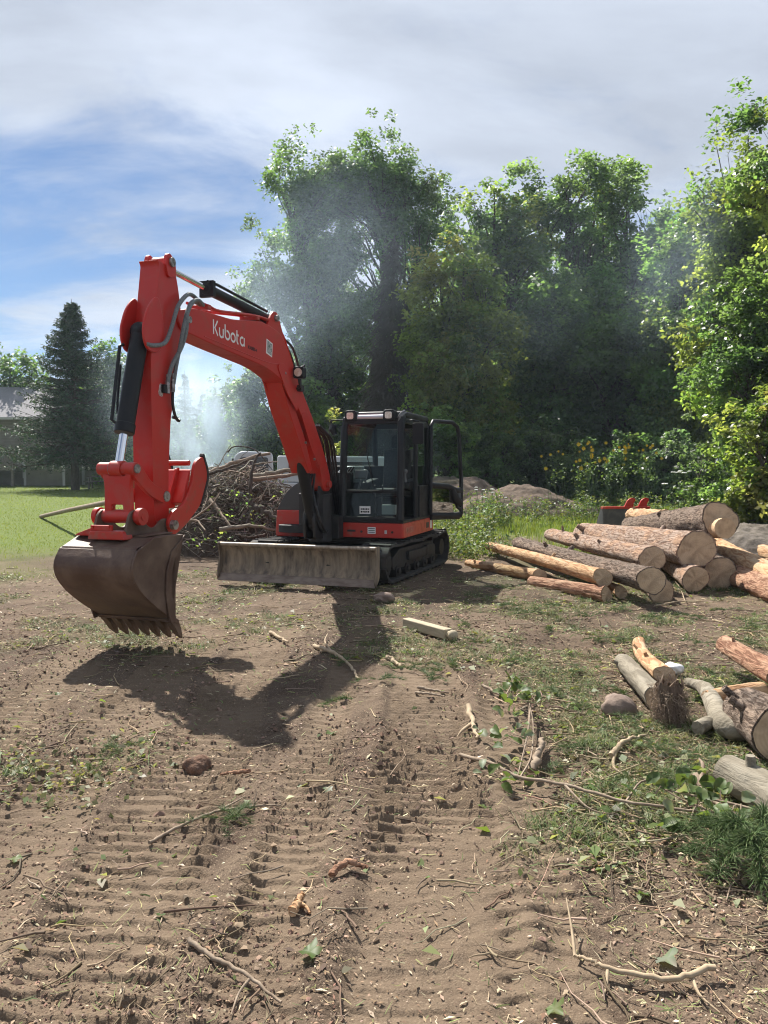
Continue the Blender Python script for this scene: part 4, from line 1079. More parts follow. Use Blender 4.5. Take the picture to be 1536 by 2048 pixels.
simple_tree('broadleaf_tree', 1375, 27, 390, 85, 'pale smoky green tree left of the branch that overhangs at right', 27, GREEN + YGREEN[:2], 0.05, 400, 115, 0.16, 0.30, WOOD)
simple_tree('broadleaf_tree', 1480, 24, 215, 95, 'tall thin-topped tree at the right edge of the picture', 28, GREEN + YGREEN[:2], 0.25, 300, 110, 0.15, 0.36, WOOD)
simple_tree('broadleaf_tree', 1535, 17.5, 560, 125, 'bright yellow-green tree hanging in from the right edge', 29, YGREEN[2:3] + GREEN, 0.02, 640, 100, 0.098, 0.30, WOOD, cr=(0.24, 0.50))
simple_tree('young_maple', 1570, 14.0, 800, 130, 'low bright green sapling at the right edge above the soil heap', 30, YGREEN, 0.0, 190, 110, 0.10, 0.25, cr=(0.2, 0.42))
# overhanging bough, upper right
grow_tree('broadleaf_tree', gz(11.2, 19.5), [(-1.0, 0, 9.2, 1.5, 1.4, 1.6), (-0.3, 0, 7.6, 1.6, 1.5, 1.5), (0.4, 0, 11.0, 1.2, 1.2, 1.2), (0.6, 0, 9.4, 1.4, 1.4, 1.8), (-1.9, -0.2, 8.0, 0.9, 1.0, 0.8)],
          [([(0.9, 0, 0), (0.9, 0, 4), (0.2, 0, 7), (-0.9, 0, 9.0), (-1.7, 0, 9.9)], [0.22, 0.18, 0.12, 0.07, 0.02]),
           ([(0.9, 0, 4), (0.8, 0, 8), (0.5, 0, 11.5)], [0.16, 0.10, 0.02]), ([(0.5, 0, 6.2), (-0.8, 0, 7.4), (-2.2, 0, 8.2)], [0.10, 0.06, 0.02])],
          210, 90, 0.13, YGREEN + GREEN, 'open-branched tree with dark boughs against pale leaves at upper right', 31, (0.28, 0.55), gap=0.35, group=WOOD)
# deeper wood: a few shared crowns, turned and scaled
inner = [simple_tree('broadleaf_tree', 1010, 42, 420, 110, 'shaded tree deep in the wood behind the yellowing treetop', 41, BGREEN, 0.0, 230, 95, 0.26, 0.2, 'trees deep inside the wood', cr=(0.7, 1.3)),
         simple_tree('broadleaf_tree', 1330, 41, 430, 110, 'shaded tree deep in the wood between dark tree and pale smoky tree', 42, BGREEN, 0.0, 230, 95, 0.26, 0.2, 'trees deep inside the wood', cr=(0.7, 1.3))]
DEEP = ['shaded tree deep in the wood behind the cab roof', 'shaded tree deep in the wood behind the yellow-green tree', 'shaded tree deep in the wood behind the tallest wood-edge tree',
        'shaded tree deep in the wood behind the dark tree at the dip', 'shaded tree deep in the wood right of the dip in the treeline', 'shaded tree deep in the wood behind the pale smoky tree',
        'shaded tree deep in the wood behind the thin-topped tree', 'shaded tree deep in the wood at the far right edge', 'shaded far tree behind the lower boom', 'shaded far tree behind the dead conifer']
for k, (px, Y, s, rz) in enumerate(((860, 45, 0.95, 1.2), (930, 40, 0.8, 2.2), (1120, 44, 1.0, 2.9), (1200, 40, 0.9, 0.7), (1290, 46, 1.0, 4.1), (1420, 38, 0.85, 5.0), (1490, 33, 0.7, 3.3), (1560, 30, 0.7, 1.9), (700, 48, 0.75, 0.4), (790, 46, 0.8, 3.7))):
    src = inner[k % 2]
    c = src.copy(); COL.objects.link(c); c['label'] = DEEP[k]; Y = Y * FAR; b = at(px, 940, Y); c.location = gz(b.x, Y); c.rotation_euler = (0, 0, rz); c.scale = (s, s, s)
    for ch in src.children:
        q = ch.copy(); COL.objects.link(q); q.parent = c

# ---------------- conifers
def spruce(name, base, h, hw, label, seed, n_br=420, bare=0.14, spray=46, blade=0.16, palette=((0.046, 0.082, 0.044), (0.060, 0.098, 0.050), (0.036, 0.064, 0.038)), group=None, tiers=17):
    rng = np.random.default_rng(seed); root = empty(name, base, 0, label, 'tree', group)
    mb = MB(); mb.tube([(0, 0, 0), (0, 0, h * .4), (0, 0, h * .98)], [0.022 * h, 0.015 * h, 0.01], 9)
    P, Rr, C, S = [], [], [], []
    for k in range(n_br):
        u = (np.floor(rng.uniform(0, 1) ** 0.85 * tiers) + rng.normal() * 0.16) / tiers; u = min(max(u, 0.0), 0.995); z = h * (bare + (1 - bare) * u) * 0.985
        w = hw * (1 - u) ** 1.0 * rng.uniform(0.50, 1.18) + 0.12; a_ = rng.uniform(0, 2 * np.pi)
        dirv = np.array([math.cos(a_), math.sin(a_), 0]); t = np.linspace(0, 1, 4)
        sag = -0.22 * w * (1 - u) ; p = np.array([0, 0, z]) + dirv * (t * w)[:, None] + np.array([0, 0, 1.0]) * (sag * np.sin(t * 2.2) + 0.10 * w * t ** 2 + (0.25 * w * u) * t)[:, None]
        P.append(p); r0 = 0.008 + 0.012 * w; Rr.append(np.linspace(r0, 0.006, 4))
        m_ = int(spray * (0.35 + w / hw)); tt = rng.uniform(0.22, 1.03, m_)
        c = np.stack([np.interp(tt, t, p[:, i]) for i in range(3)], 1)
        side = np.array([-dirv[1], dirv[0], 0]); lat = rng.normal(size=m_) * 0.26 * w * (1.1 - tt) * 0.9
        c = c + side * lat[:, None] + np.array([0, 0, 1.0]) * (-np.abs(rng.normal(size=m_)) * 0.16 - 0.12 * np.abs(lat))[:, None]
        C.append(c); S.append(np.full(m_, rng.uniform(0.8, 1.2)))
    v, f = tubes_np(P, Rr, 4); mb.add(v.tolist(), f.tolist())
    link_mesh('trunk', mb.mesh('trunk'), M_BARK, root, 60)
    C = np.concatenate(C); S = np.concatenate(S); n = len(C)
    v, f = leaf_quads(C, rng.uniform(0.7, 1.4, n) * blade * h / 12 * 1.6, 0.28, rng, up=0.6, fold=0.05)
    col = pick(rng, palette, n, 0.22) * S[:, None]
    np_mesh('needles', v, f, M_NEEDLE, root, rep(col, 4)); return root
b = at(150, 940, 44)
spruce('spruce_tree', gz(b.x, 44), at(122, 588, 44).z - bh(b.x, 44), 4.1, 'tall dark blue-green spruce beside the house', 51, 620, 0.20, 60)
spruce('spruce_tree', gz(at(372, 940, 66).x, 66), at(372, 735, 66).z - bh(-17, 66), 2.6, 'hazy spruce seen through the smoke next to the red arm', 52, 260, 0.05, 34, 0.15, ((0.05, 0.085, 0.05), (0.06, 0.10, 0.06)))
spruce('spruce_tree', gz(at(407, 940, 70).x, 70), at(407, 778, 70).z - bh(-16, 70), 2.2, 'pointed small spruce seen through the smoke below the boom', 53, 220, 0.05, 34, 0.15, ((0.05, 0.085, 0.05), (0.06, 0.10, 0.06)))
LEFT = 'trees behind the house and the fire'
simple_tree('broadleaf_tree', 25, 58, 690, 75, 'pale green tree behind the house roof at the left edge', 61, GREEN, 0.05, 190, 95, 0.26, 0.28, LEFT, cr=(0.6, 1.1))
simple_tree('broadleaf_tree', 232, 52, 690, 62, 'broadleaf tree between the spruce and the red arm', 62, GREEN, 0.04, 210, 100, 0.24, 0.28, LEFT, cr=(0.5, 1.0))
simple_tree('broadleaf_tree', 175, 57, 735, 60, 'broadleaf tree half hidden behind the spruce', 63, GREEN, 0.05, 160, 90, 0.26, 0.28, LEFT, cr=(0.6, 1.0))
simple_tree('broadleaf_tree', 300, 60, 800, 60, 'low tree in the smoke left of the red arm', 64, GREEN, 0.0, 150, 90, 0.26, 0.25, LEFT, cr=(0.6, 1.0))
simple_tree('broadleaf_tree', 470, 50, 770, 55, 'rounded tree in the smoke below the middle of the boom', 65, GREEN + YGREEN[:1], 0.0, 200, 100, 0.24, 0.25, LEFT, cr=(0.5, 0.9))
simple_tree('broadleaf_tree', 545, 44, 700, 70, 'full green tree left of the lower boom', 66, GREEN + BGREEN, 0.0, 260, 110, 0.22, 0.27, LEFT, cr=(0.5, 0.9))
simple_tree('broadleaf_tree', 640, 40, 640, 80, 'dense tree between the boom and the cab', 67, BGREEN + GREEN, 0.0, 300, 110, 0.21, 0.26, LEFT, cr=(0.5, 0.9))
simple_tree('broadleaf_tree', 385, 75, 850, 90, 'low far tree behind the burning brush', 68, GREEN, 0.0, 130, 90, 0.32, 0.2, LEFT, cr=(0.7, 1.2))
simple_tree('leafy_shrub', 655, 22, 868, 36, 'sunlit shrub seen in the gap between boom and cab', 69, YGREEN, 0.0, 60, 110, 0.09, 0.1, cr=(0.15, 0.32))

# undergrowth along the wood
for k, (px, Y, top, hw, pal, lab) in enumerate((
    (890, 25, 830, 60, GREEN, 'dark undergrowth bush behind the open cab door'),
    (985, 27, 850, 60, GREEN, 'dark undergrowth bush behind the left dirt mound'),
    (1085, 27, 865, 60, BGREEN, 'dark undergrowth bush behind the right dirt mound'),
    (1180, 26, 900, 60, BGREEN, 'leafy bush carrying the left yellow flowers'),
    (1262, 25, 905, 55, GREEN, 'leafy bush carrying the right yellow flowers'),
    (1345, 24, 880, 55, BGREEN, 'dark bush behind the white flowers'),
    (1425, 20, 925, 55, GREEN, 'weedy bush behind the topmost log'),
    (1505, 17, 930, 65, YGREEN + GREEN, 'bright weedy bush at the right edge behind the logs'))):
    if k < 6: Y *= 1.27
    simple_tree('undergrowth_bush', px, Y, top, hw, lab, 100 + k, pal, 0.0, 120, 100, 0.16 if k < 6 else 0.085, 0.05, 'undergrowth bushes along the wood', cr=(0.25, 0.6) if k < 6 else (0.15, 0.35))

# ================================================================ HOUSE
m, nt, out = new_mat('lap_siding')
vec = obj_vec(nt); sx = nt.nodes.new('ShaderNodeSeparateXYZ'); nt.links.new(vec, sx.inputs[0])
mm = N(nt, 'ShaderNodeMath', operation='MULTIPLY'); nt.links.new(sx.outputs[2], mm.inputs[0]); mm.inputs[1].default_value = 5.0
fr2 = N(nt, 'ShaderNodeMath', operation='FRACT'); nt.links.new(mm.outputs[0], fr2.inputs[0])
p = N(nt, 'ShaderNodeBsdfPrincipled', Roughness=0.7)
nt.links.new(mixcol(nt, remap(nt, tex_noise(nt, 2, 4, 0.5, vec), 0.3, 0.7), (0.17, 0.155, 0.125), (0.21, 0.195, 0.16)), p.inputs['Base Color'])
nt.links.new(bump(nt, fr2.outputs[0], 0.9, 0.05), p.inputs['Normal']); nt.links.new(p.outputs[0], out.inputs[0]); M_SIDING = m
M_ROOF = surf('grey_shingles', (0.17, 0.165, 0.175), (0.23, 0.22, 0.235), rough=0.9, nscale=9, stretch=(1, 3, 3), bump_s=0.3, bump_scale=30)
M_TRIM = surf('white_trim', (0.42, 0.41, 0.385), rough=0.6)
M_DECK = surf('weathered_deck_wood', (0.14, 0.115, 0.095), (0.21, 0.18, 0.15), rough=0.9, nscale=6, stretch=(1, 6, 6))
M_PANE = surf('dark_window_glass', (0.02, 0.025, 0.03), rough=0.08, coat=0.6)
hx1 = at(166, 940, 52).x; hb = bh(-24, 52)
HS = empty('house', (hx1, 52, hb), 0, 'beige house with grey shingle roof and raised wooden deck at the left', 'house')
z_eave = at(60, 838, 52).z - hb; z_ridge = z_eave + 2.4
MB().box((-8, 4.0, z_eave / 2), (16, 8, z_eave)).build('wall', M_SIDING, HS)
roof = MB()
for s in (0, 1):
    y0, y1 = (-0.55, 4.0) if s == 0 else (8.55, 4.0)
    roof.add([(-16.5, y0, z_eave - 0.05), (0.5, y0, z_eave - 0.05), (0.5, y1, z_ridge), (-16.5, y1, z_ridge), (-16.5, y0, z_eave + 0.10), (0.5, y0, z_eave + 0.10), (0.5, y1, z_ridge + 0.15), (-16.5, y1, z_ridge + 0.15)],
             [(0, 1, 2, 3), (4, 7, 6, 5), (0, 4, 5, 1), (1, 5, 6, 2), (0, 3, 7, 4), (3, 2, 6, 7)])
rf = roof.build('roof', M_ROOF, HS)
MB().box((-8, -0.62, z_eave - 0.0), (17, 0.12, 0.14)).build('gutter', M_TRIM, rf)
MB().add([(0.0, 0, z_eave), (0.0, 8, z_eave), (0.0, 4, z_ridge), (-0.1, 0, z_eave), (-0.1, 8, z_eave), (-0.1, 4, z_ridge)], [(0, 1, 2), (3, 5, 4), (0, 2, 5, 3), (1, 4, 5, 2)]).build('gable', M_SIDING, HS)
for x in (0.0,): MB().box((x + 0.02, -0.02, z_eave / 2), (0.16, 0.16, z_eave - 0.02)).build('corner_board', M_TRIM, HS)
zd = at(60, 932, 50).z - hb
dk = MB().box((-6.6, -1.9, zd), (7.2, 3.4, 0.16)).box((-6.6, -3.62, zd - 0.12), (7.3, 0.06, 0.34)).build('deck', M_DECK, HS)
for x in (-10, -7.7, -5.2, -3.1): MB().box((x, -3.45, zd / 2), (0.16, 0.16, zd)).build('deck_post', M_DECK, dk)
MB().box((-6.6, -3.55, zd + 1.0), (7.2, 0.09, 0.06)).build('hand_rail', M_DECK, dk)
for k in range(45): MB().box((-10.1 + 0.16 * k, -3.55, zd + 0.52), (0.04, 0.04, 0.90)).build('baluster', M_DECK, dk)
for x, w, z0, h_ in ((-3.4, 1.1, 0.55, 1.25), (-11.5, 1.4, zd + 0.9, 1.2)):
    wn_ = MB().box((x, -0.04, z0 + h_ / 2), (w + .2, 0.10, h_ + .2)).build('window_frame', M_TRIM, HS)
    MB().box((x, -0.095, z0 + h_ / 2), (w, 0.02, h_)).build('pane', M_PANE, wn_)
sh = MB().box((-1.55, -1.2, 1.05), (2.5, 2.4, 2.1)).build('lower_porch', M_SIDING, HS)
for x in (-2.8, -0.30): MB().box((x, -2.42, 1.05), (0.14, 0.10, 2.1)).build('corner_board', M_TRIM, sh)
MB().box((-1.55, -1.25, 2.14), (2.8, 2.8, 0.10)).build('porch_roof', M_TRIM, sh)
# picnic table on the lawn
b = at(205, 940, 46)
pt = empty('picnic_table', gz(b.x, 46, 0), R(12), 'grey wooden picnic table on the lawn right of the spruce trunk', 'table')
MB().box((0, 0, 0.74), (1.9, 0.8, 0.06)).build('table_top', M_DECK, pt)
for s in (-1, 1):
    MB().box((0, s * 0.75, 0.44), (1.9, 0.28, 0.05)).build('bench_seat', M_DECK, pt)
    MB().box((s * 0.7, 0, 0.40), (0.08, 1.6, 0.08)).tube([(s * .7, -.65, 0), (s * .7, -.25, .74)], 0.05, 4).tube([(s * .7, .65, 0), (s * .7, .25, .74)], 0.05, 4).build('leg_frame', M_DECK, pt)

# ================================================================ SOIL HEAPS
def heap(name, cx, cy, rx, ry, h, label, seed, mat, cat='soil heap', sharp=1.7, n=90):
    u = np.linspace(-1.15, 1.15, n); X, Y = np.meshgrid(u, u); X = X.ravel(); Y = Y.ravel()
    wob = fbm(X * 1.4 + seed, Y * 1.4, seed, 3) - 0.5
    r = np.sqrt(X ** 2 + Y ** 2) + wob * 0.5
    z = h * np.clip(1 - r ** sharp, -0.1, 1) * (0.75 + 0.5 * fbm(X * 2.2, Y * 2.2, seed + 5, 3))
    z += h * 0.16 * (fbm(X * 9, Y * 9, seed + 9, 4) - 0.5) + 0.05 * (fbm(X * 30, Y * 30, seed + 7, 3) - 0.5)
    wx, wy = cx + X * rx, cy + Y * ry
    z = base_h(wx, wy) + np.where(r < 1.0, z, z - (r - 1) * 0.8) - 0.03
    idx = (np.arange(n - 1)[:, None] * n + np.arange(n - 1)[None, :]).ravel()
    o = np_mesh(name, np.stack([wx, wy, z], 1), np.stack([idx, idx + 1, idx + n + 1, idx + n], 1), mat, smooth=180)
    tag(o, label, cat); return o
M_HEAP = surf('heaped_soil', (0.165, 0.127, 0.10), (0.09, 0.068, 0.054), rough=1.0, nscale=5, lo=0.38, hi=0.68, bump_s=0.9, bump_scale=26, spec=0.1)
M_MULCH = surf('grey_mulch', (0.20, 0.175, 0.15), (0.10, 0.085, 0.07), rough=1.0, nscale=9, lo=0.35, hi=0.65, bump_s=1.0, bump_scale=35, spec=0.1)
c = at(1040, 940, 26); heap('soil_heap', c.x, 26, 2.9, 2.0, 1.0, 'rounded mound of dug grey-brown soil in front of the wood', 3, M_HEAP)
c = at(905, 940, 27.5); heap('soil_heap', c.x, 27.5, 2.7, 1.9, 1.25, 'left mound of dug soil showing behind the open cab door', 8, M_HEAP)
c = at(1580, 940, 12.5); heap('mulch_heap', c.x, 13.2, 1.9, 1.6, 0.85, 'heap of grey mulch at the right edge beside the logs', 14, M_MULCH, 'mulch heap')
# ================================================================ LOGS
def bark_mat(name, c1, c2, c3, scale=10, bump_s=0.8, lo=0.45, hi=0.6):
    """flaky bark: mottled patches, furrows drawn out along the log"""
    m, nt, out = new_mat(name)
    vec = obj_vec(nt, (0.22, 1, 1)); vec2 = obj_vec(nt, (0.5, 1, 1))
    fur = tex_noise(nt, scale * 2.6, 6, 0.62, vec, 0.9); fl = tex_noise(nt, scale * 3.2, 5, 0.65, vec2, 1.2)
    c = mixcol(nt, remap(nt, tex_noise(nt, scale * 0.45, 5, 0.6, vec2, 0.6), lo, hi), c1, c2)
    c = mixcol(nt, remap(nt, fl, 0.52, 0.68, 0.0, 0.55), c, tuple(min(0.8, q * 1.35) for q in c1))
    c = mixcol(nt, remap(nt, fur, 0.54, 0.42, 0.0, 0.95), c, c3)
    p = N(nt, 'ShaderNodeBsdfPrincipled', Roughness=0.92); p.inputs['Specular IOR Level'].default_value = 0.15
    nt.links.new(c, p.inputs['Base Color'])
    ad = N(nt, 'ShaderNodeMath', operation='ADD'); nt.links.new(remap(nt, fur, 0.32, 0.6), ad.inputs[0]); nt.links.new(fl, ad.inputs[1])
    nt.links.new(bump(nt, ad.outputs[0], bump_s, 0.06), p.inputs['Normal']); nt.links.new(p.outputs[0], out.inputs[0])
    return m
M_PINE = bark_mat('flaky_pine_bark', (0.46, 0.35, 0.28), (0.50, 0.315, 0.205), (0.22, 0.135, 0.095), 12, 0.7)
M_GREY = bark_mat('grey_furrowed_bark', (0.42, 0.325, 0.26), (0.46, 0.34, 0.26), (0.15, 0.105, 0.08), 15, 1.0)
M_ORANGE = bark_mat('thin_orange_bark', (0.52, 0.34, 0.195), (0.48, 0.35, 0.23), (0.33, 0.18, 0.095), 8, 0.4)
M_RED_B = bark_mat('reddish_bark', (0.42, 0.24, 0.155), (0.46, 0.30, 0.20), (0.22, 0.11, 0.07), 10, 0.6)
M_SMOOTH = bark_mat('smooth_grey_green_bark', (0.25, 0.22, 0.17), (0.31, 0.28, 0.225), (0.19, 0.165, 0.125), 5, 0.35)
def wood_mat(name, c1, c2, rings=True):
    m, nt, out = new_mat(name)
    t = nt.nodes.new('ShaderNodeTexCoord'); sx = nt.nodes.new('ShaderNodeSeparateXYZ'); nt.links.new(t.outputs['Object'], sx.inputs[0])
    cb = nt.nodes.new('ShaderNodeCombineXYZ'); nt.links.new(sx.outputs[1], cb.inputs[0]); nt.links.new(sx.outputs[2], cb.inputs[1])
    w = N(nt, 'ShaderNodeTexWave', wave_type='RINGS', rings_direction='SPHERICAL', Scale=14.0, Distortion=2.2); w.inputs['Detail'].default_value = 3; nt.links.new(cb.outputs[0], w.inputs['Vector'])
    n1 = tex_noise(nt, 9, 5, 0.6, t.outputs['Object'])
    c = mixcol(nt, remap(nt, w.outputs['Fac'], 0, 1, 0.15, 0.6), c1, c2)
    c = mixcol(nt, remap(nt, n1, 0.42, 0.70, 0.0, 0.75), c, tuple(q * 0.62 for q in c2))
    rv = nt.nodes.new('ShaderNodeMath'); rv.operation = 'ARCTAN2'; nt.links.new(sx.outputs[2], rv.inputs[0]); nt.links.new(sx.outputs[1], rv.inputs[1])
    cr = N(nt, 'ShaderNodeTexNoise', Scale=5.0, Detail=3, Roughness=0.7); cr.noise_dimensions = '1D'; nt.links.new(rv.outputs[0], cr.inputs['W'])
    c = mixcol(nt, remap(nt, cr.outputs['Fac'], 0.66, 0.74, 0.0, 0.45), c, tuple(q * 0.40 for q in c2))
    p = N(nt, 'ShaderNodeBsdfPrincipled', Roughness=0.85); p.inputs['Specular IOR Level'].default_value = 0.2
    nt.links.new(c, p.inputs['Base Color']); nt.links.new(bump(nt, tex_noise(nt, 40, 4, 0.6, t.outputs['Object']), 0.25), p.inputs['Normal'])
    nt.links.new(p.outputs[0], out.inputs[0]); return m
M_CUT = wood_mat('sawn_log_end', (0.56, 0.415, 0.275), (0.45, 0.315, 0.20))
M_CUTP = wood_mat('pale_split_wood', (0.60, 0.43, 0.27), (0.50, 0.34, 0.20))

def log(name, near, far, r0, r1, mat, label, seed, group=None, bend=0.03, cut=M_CUT, n=40, segs=64, knots=2, scarf=False, cat='log', rough=0.11):
    """near and far are the two ends; the far end tapers to r1"""
    near, far = Vector(near), Vector(far); ax = (far - near); L = ax.length
    q = ax.to_track_quat('X', 'Z')
    root = empty(name, near, 0, label, cat, group); root.rotation_mode = 'QUATERNION'; root.rotation_quaternion = q
    rng = np.random.default_rng(seed)
    s = np.linspace(0, 1, segs); a = np.linspace(0, 2 * np.pi, n, endpoint=False)
    S, A = np.meshgrid(s, a, indexing='ij')
    rr = r0 + (r1 - r0) * S
    rr = rr * (1 + 0.9 * rough * (fbm(S * L * 1.2 + seed, A * 1.3 + np.sin(A), seed, 3) - 0.5) + rough * (fbm(S * L * 9 + seed, np.cos(A) * 5 + np.sin(A) * 3.1, seed + 2, 2) - 0.5) + 0.06 * np.cos(2 * A + seed) + 0.035 * np.cos(3 * A + seed * 2))
    rr *= 1 + 0.55 * rough * (fbm(np.cos(A) * 7 + seed, np.sin(A) * 7 + S * L * 1.6, seed + 7, 3) - 0.5)
    rr *= 1 + 0.10 * np.exp(-S * L * 6)
    off_y = bend * L * np.sin(S * np.pi) * math.cos(seed); off_z = bend * L * np.sin(S * np.pi) * abs(math.sin(seed)) * 0.3
    X = S * L + (0.02 * np.cos(A + seed)) * (S < 0.01)
    v = np.stack([X, off_y + rr * np.cos(A), off_z + rr * np.sin(A)], -1).reshape(-1, 3)
    i = (np.arange(segs - 1)[:, None] * n + np.arange(n)[None, :]); j = (np.arange(segs - 1)[:, None] * n + (np.arange(n)[None, :] + 1) % n)
    f = np.stack([i, j, j + n, i + n], -1).reshape(-1, 4)
    rims = []
    for k in (0, segs - 1):      # bark thickness shows round the sawn face
        ring = v[k * n:(k + 1) * n]; c_ = ring.mean(0); b0 = len(v) + sum(len(q) for q in rims); rims.append(c_ + (ring - c_) * 0.93)
        a0 = np.arange(n); a1 = (a0 + 1) % n
        f = np.concatenate([f, np.stack([k * n + a0, k * n + a1, b0 + a1, b0 + a0], 1)])
    np_mesh('bark', np.concatenate([v] + rims), f, mat, root, smooth=50)
    for e, (k, sx) in enumerate(((0, -1), (segs - 1, 1))):
        ring = v[k * n:(k + 1) * n]; c = ring.mean(0)
        mid = c + (ring - c) * 0.5 + np.array([[sx * 0.004, 0, 0]]) * rng.normal(size=(n, 1)); rim = c + (ring - c) * 0.93 + np.array([sx * 0.003, 0, 0])
        vv = np.concatenate([rim, mid + np.array([sx * 0.006, 0, 0]), [c + np.array([sx * 0.008, 0, 0])]])
        a0 = np.arange(n); a1 = (a0 + 1) % n
        ff = np.concatenate([np.stack([a0, a1, a1 + n], 1), np.stack([a0, a1 + n, a0 + n], 1), np.stack([a0 + n, a1 + n, np.full(n, 2 * n)], 1)])
        np_mesh('cut_face', vv, ff, cut, root, smooth=60)
    for k in range(knots):
        t = rng.uniform(0.15, 0.9); an = rng.uniform(0.2, 2.9); r = (r0 + (r1 - r0) * t); kr = r * rng.uniform(0.16, 0.28)
        p = Vector((t * L, bend * L * math.sin(t * math.pi) * math.cos(seed) + math.cos(an) * r * 0.85, math.sin(an) * r * 0.85)); d = Vector((rng.uniform(-.4, .4), math.cos(an), math.sin(an))).normalized()
        MB().tube([p, p + d * r * 0.28, p + d * r * (0.45 + rng.uniform(0, .5))], [kr * 1.3, kr, kr * 0.85], 9).build('knot_stub', mat, root, smooth=50)
    if scarf:       # big notch sawn from the underside of the near end, leaving a paler step
        rq = r0 * 0.62
        ang = np.linspace(0, 2 * np.pi, 17)[:-1]
        mb = MB().tube([(-0.24, 0.02, -r0 * 0.52), (0.0, 0.02, -r0 * 0.50), (0.5, 0.0, -r0 * 0.42), (1.5, 0, -r0 * 0.25)], [rq, rq, rq * 0.9, rq * 0.55], 14)
        mb.build('sawn_step', M_CUTP, root, smooth=40)
    return root

PILE = 'logs stacked in the pile on the right'
def A3(t): return at(*t)
LOGS = [
 # near, far, r_near, r_far, mat, label
 ((1206, 1155, 9.75), (978, 1092, 15.0), .108, .090, M_ORANGE, 'thin orange-barked log along the left side of the pile', 0.02, 3),
 ((1304, 1161, 9.20), (1038, 1087, 14.2), .158, .125, M_GREY, 'long grey furrowed log second from the left of the pile', 0.015, 2),
 ((1305, 1117, 10.4), (1101, 1069, 15.6), .160, .125, M_PINE, 'pinkish flaky log in the middle layer with knots near its end', 0.012, 4),
 ((1393, 1099, 10.6), (1165, 1066, 15.6), .248, .200, M_PINE, 'thick flaky log under the topmost log', 0.01, 2),
 ((1391, 1159, 10.2), (1300, 1098, 14.0), .160, .140, M_PINE, 'log with round pale end low in the middle of the pile', 0.01, 1),
 ((1440, 1147, 10.7), (1370, 1090, 14.0), .212, .190, M_GREY, 'wide shaded log end low at the right of the pile', 0.0, 0),
 ((1324, 1185, 9.65), (1240, 1120, 12.6), .145, .130, M_PINE, 'shaded log end on the ground beneath the long grey log', 0.0, 0),
 ((1213, 1190, 9.60), (1063, 1165, 11.0), .094, .086, M_RED_B, 'short peeled reddish log lying lowest at the front of the pile', 0.02, 1),
 ((1242, 1184, 9.85), (1190, 1160, 10.9), .078, .070, M_ORANGE, 'small pale log end tucked beside the lowest log', 0.0, 0),
 ((1080, 1152, 11.2), (938, 1128, 13.2), .095, .085, M_ORANGE, 'short rough log at the far left foot of the pile', 0.03, 2),
 ((1590, 1172, 9.30), (1424, 1088, 13.0), .165, .150, M_ORANGE, 'peeled orange log running off to the right below the topmost log', 0.01, 2),
 ((1600, 1200, 8.90), (1445, 1140, 11.6), .175, .165, M_RED_B, 'reddish log in shadow at the right edge of the pile', 0.01, 1),
 ((1620, 1125, 11.0), (1460, 1088, 13.6), .120, .110, M_ORANGE, 'upper pale log crossing behind at the right edge of the pile', 0.0, 1),
]
for k, (a_, b_, r0, r1, mt, lab, bd, kn) in enumerate(LOGS):
    log('felled_log', A3(a_), A3(b_), r0, r1, mt, lab, 200 + k * 7, PILE, bd, knots=kn)
log('felled_log', at(1440, 1040, 11.0), at(1262, 1054, 15.8), .238, .200, M_GREY, 'thickest log on top of the pile with a sawn step in its end', 300, PILE, 0.0, scarf=True, knots=1)
log('felled_log', at(1330, 1040, 13.8), at(1262, 1030, 15.8), .17, .13, M_ORANGE, 'torn pale log end behind the topmost log', 311, PILE, 0.0, cut=M_CUTP, knots=2, rough=0.25)

# ---------------- loader bucket behind the pile
LBx = at(1256, 940, 16.4)
M_LB = surf('dark_grey_bucket_paint', (0.055, 0.056, 0.06), (0.10, 0.095, 0.09), rough=0.6, nscale=5)
LB = empty('loader_bucket', gz(LBx.x, 16.4, 0.0), R(8), 'grey loader bucket with red hooks standing behind the logs', 'bucket')
hb_ = 0.78; w_ = 0.52
MB().prism_x(rpoly([(0.0, 0.0), (0.55, 0.0), (0.62, 0.1), (0.18, hb_), (0.05, hb_)]), -w_, -w_ + 0.03).build('side_plate', M_LB, LB)
MB().prism_x(rpoly([(0.0, 0.0), (0.55, 0.0), (0.62, 0.1), (0.18, hb_), (0.05, hb_)]), w_ - 0.03, w_).build('side_plate', M_LB, LB)
MB().box((0, 0.06, hb_ / 2), (2 * w_, 0.03, hb_)).box((0, 0.3, 0.02), (2 * w_, 0.55, 0.03)).build('shell', M_LB, LB)
MB().box((0, 0.08, hb_ + 0.02), (2 * w_ + .04, 0.12, 0.05)).build('top_edge', M_RED_DUST, LB, bevel=0.01)
for x in (0.05, 0.36):
    MB().prism(rpoly([(x - .12, hb_), (x + .12, hb_), (x + .10, hb_ + .10, .03), (x + .16, hb_ + .20, .05), (x + .09, hb_ + .24, .05), (x - .02, hb_ + .20, .05), (x - .08, hb_ + .08, .03)]), 0.03, 0.07).build('hook', M_RED, LB, bevel=0.006)
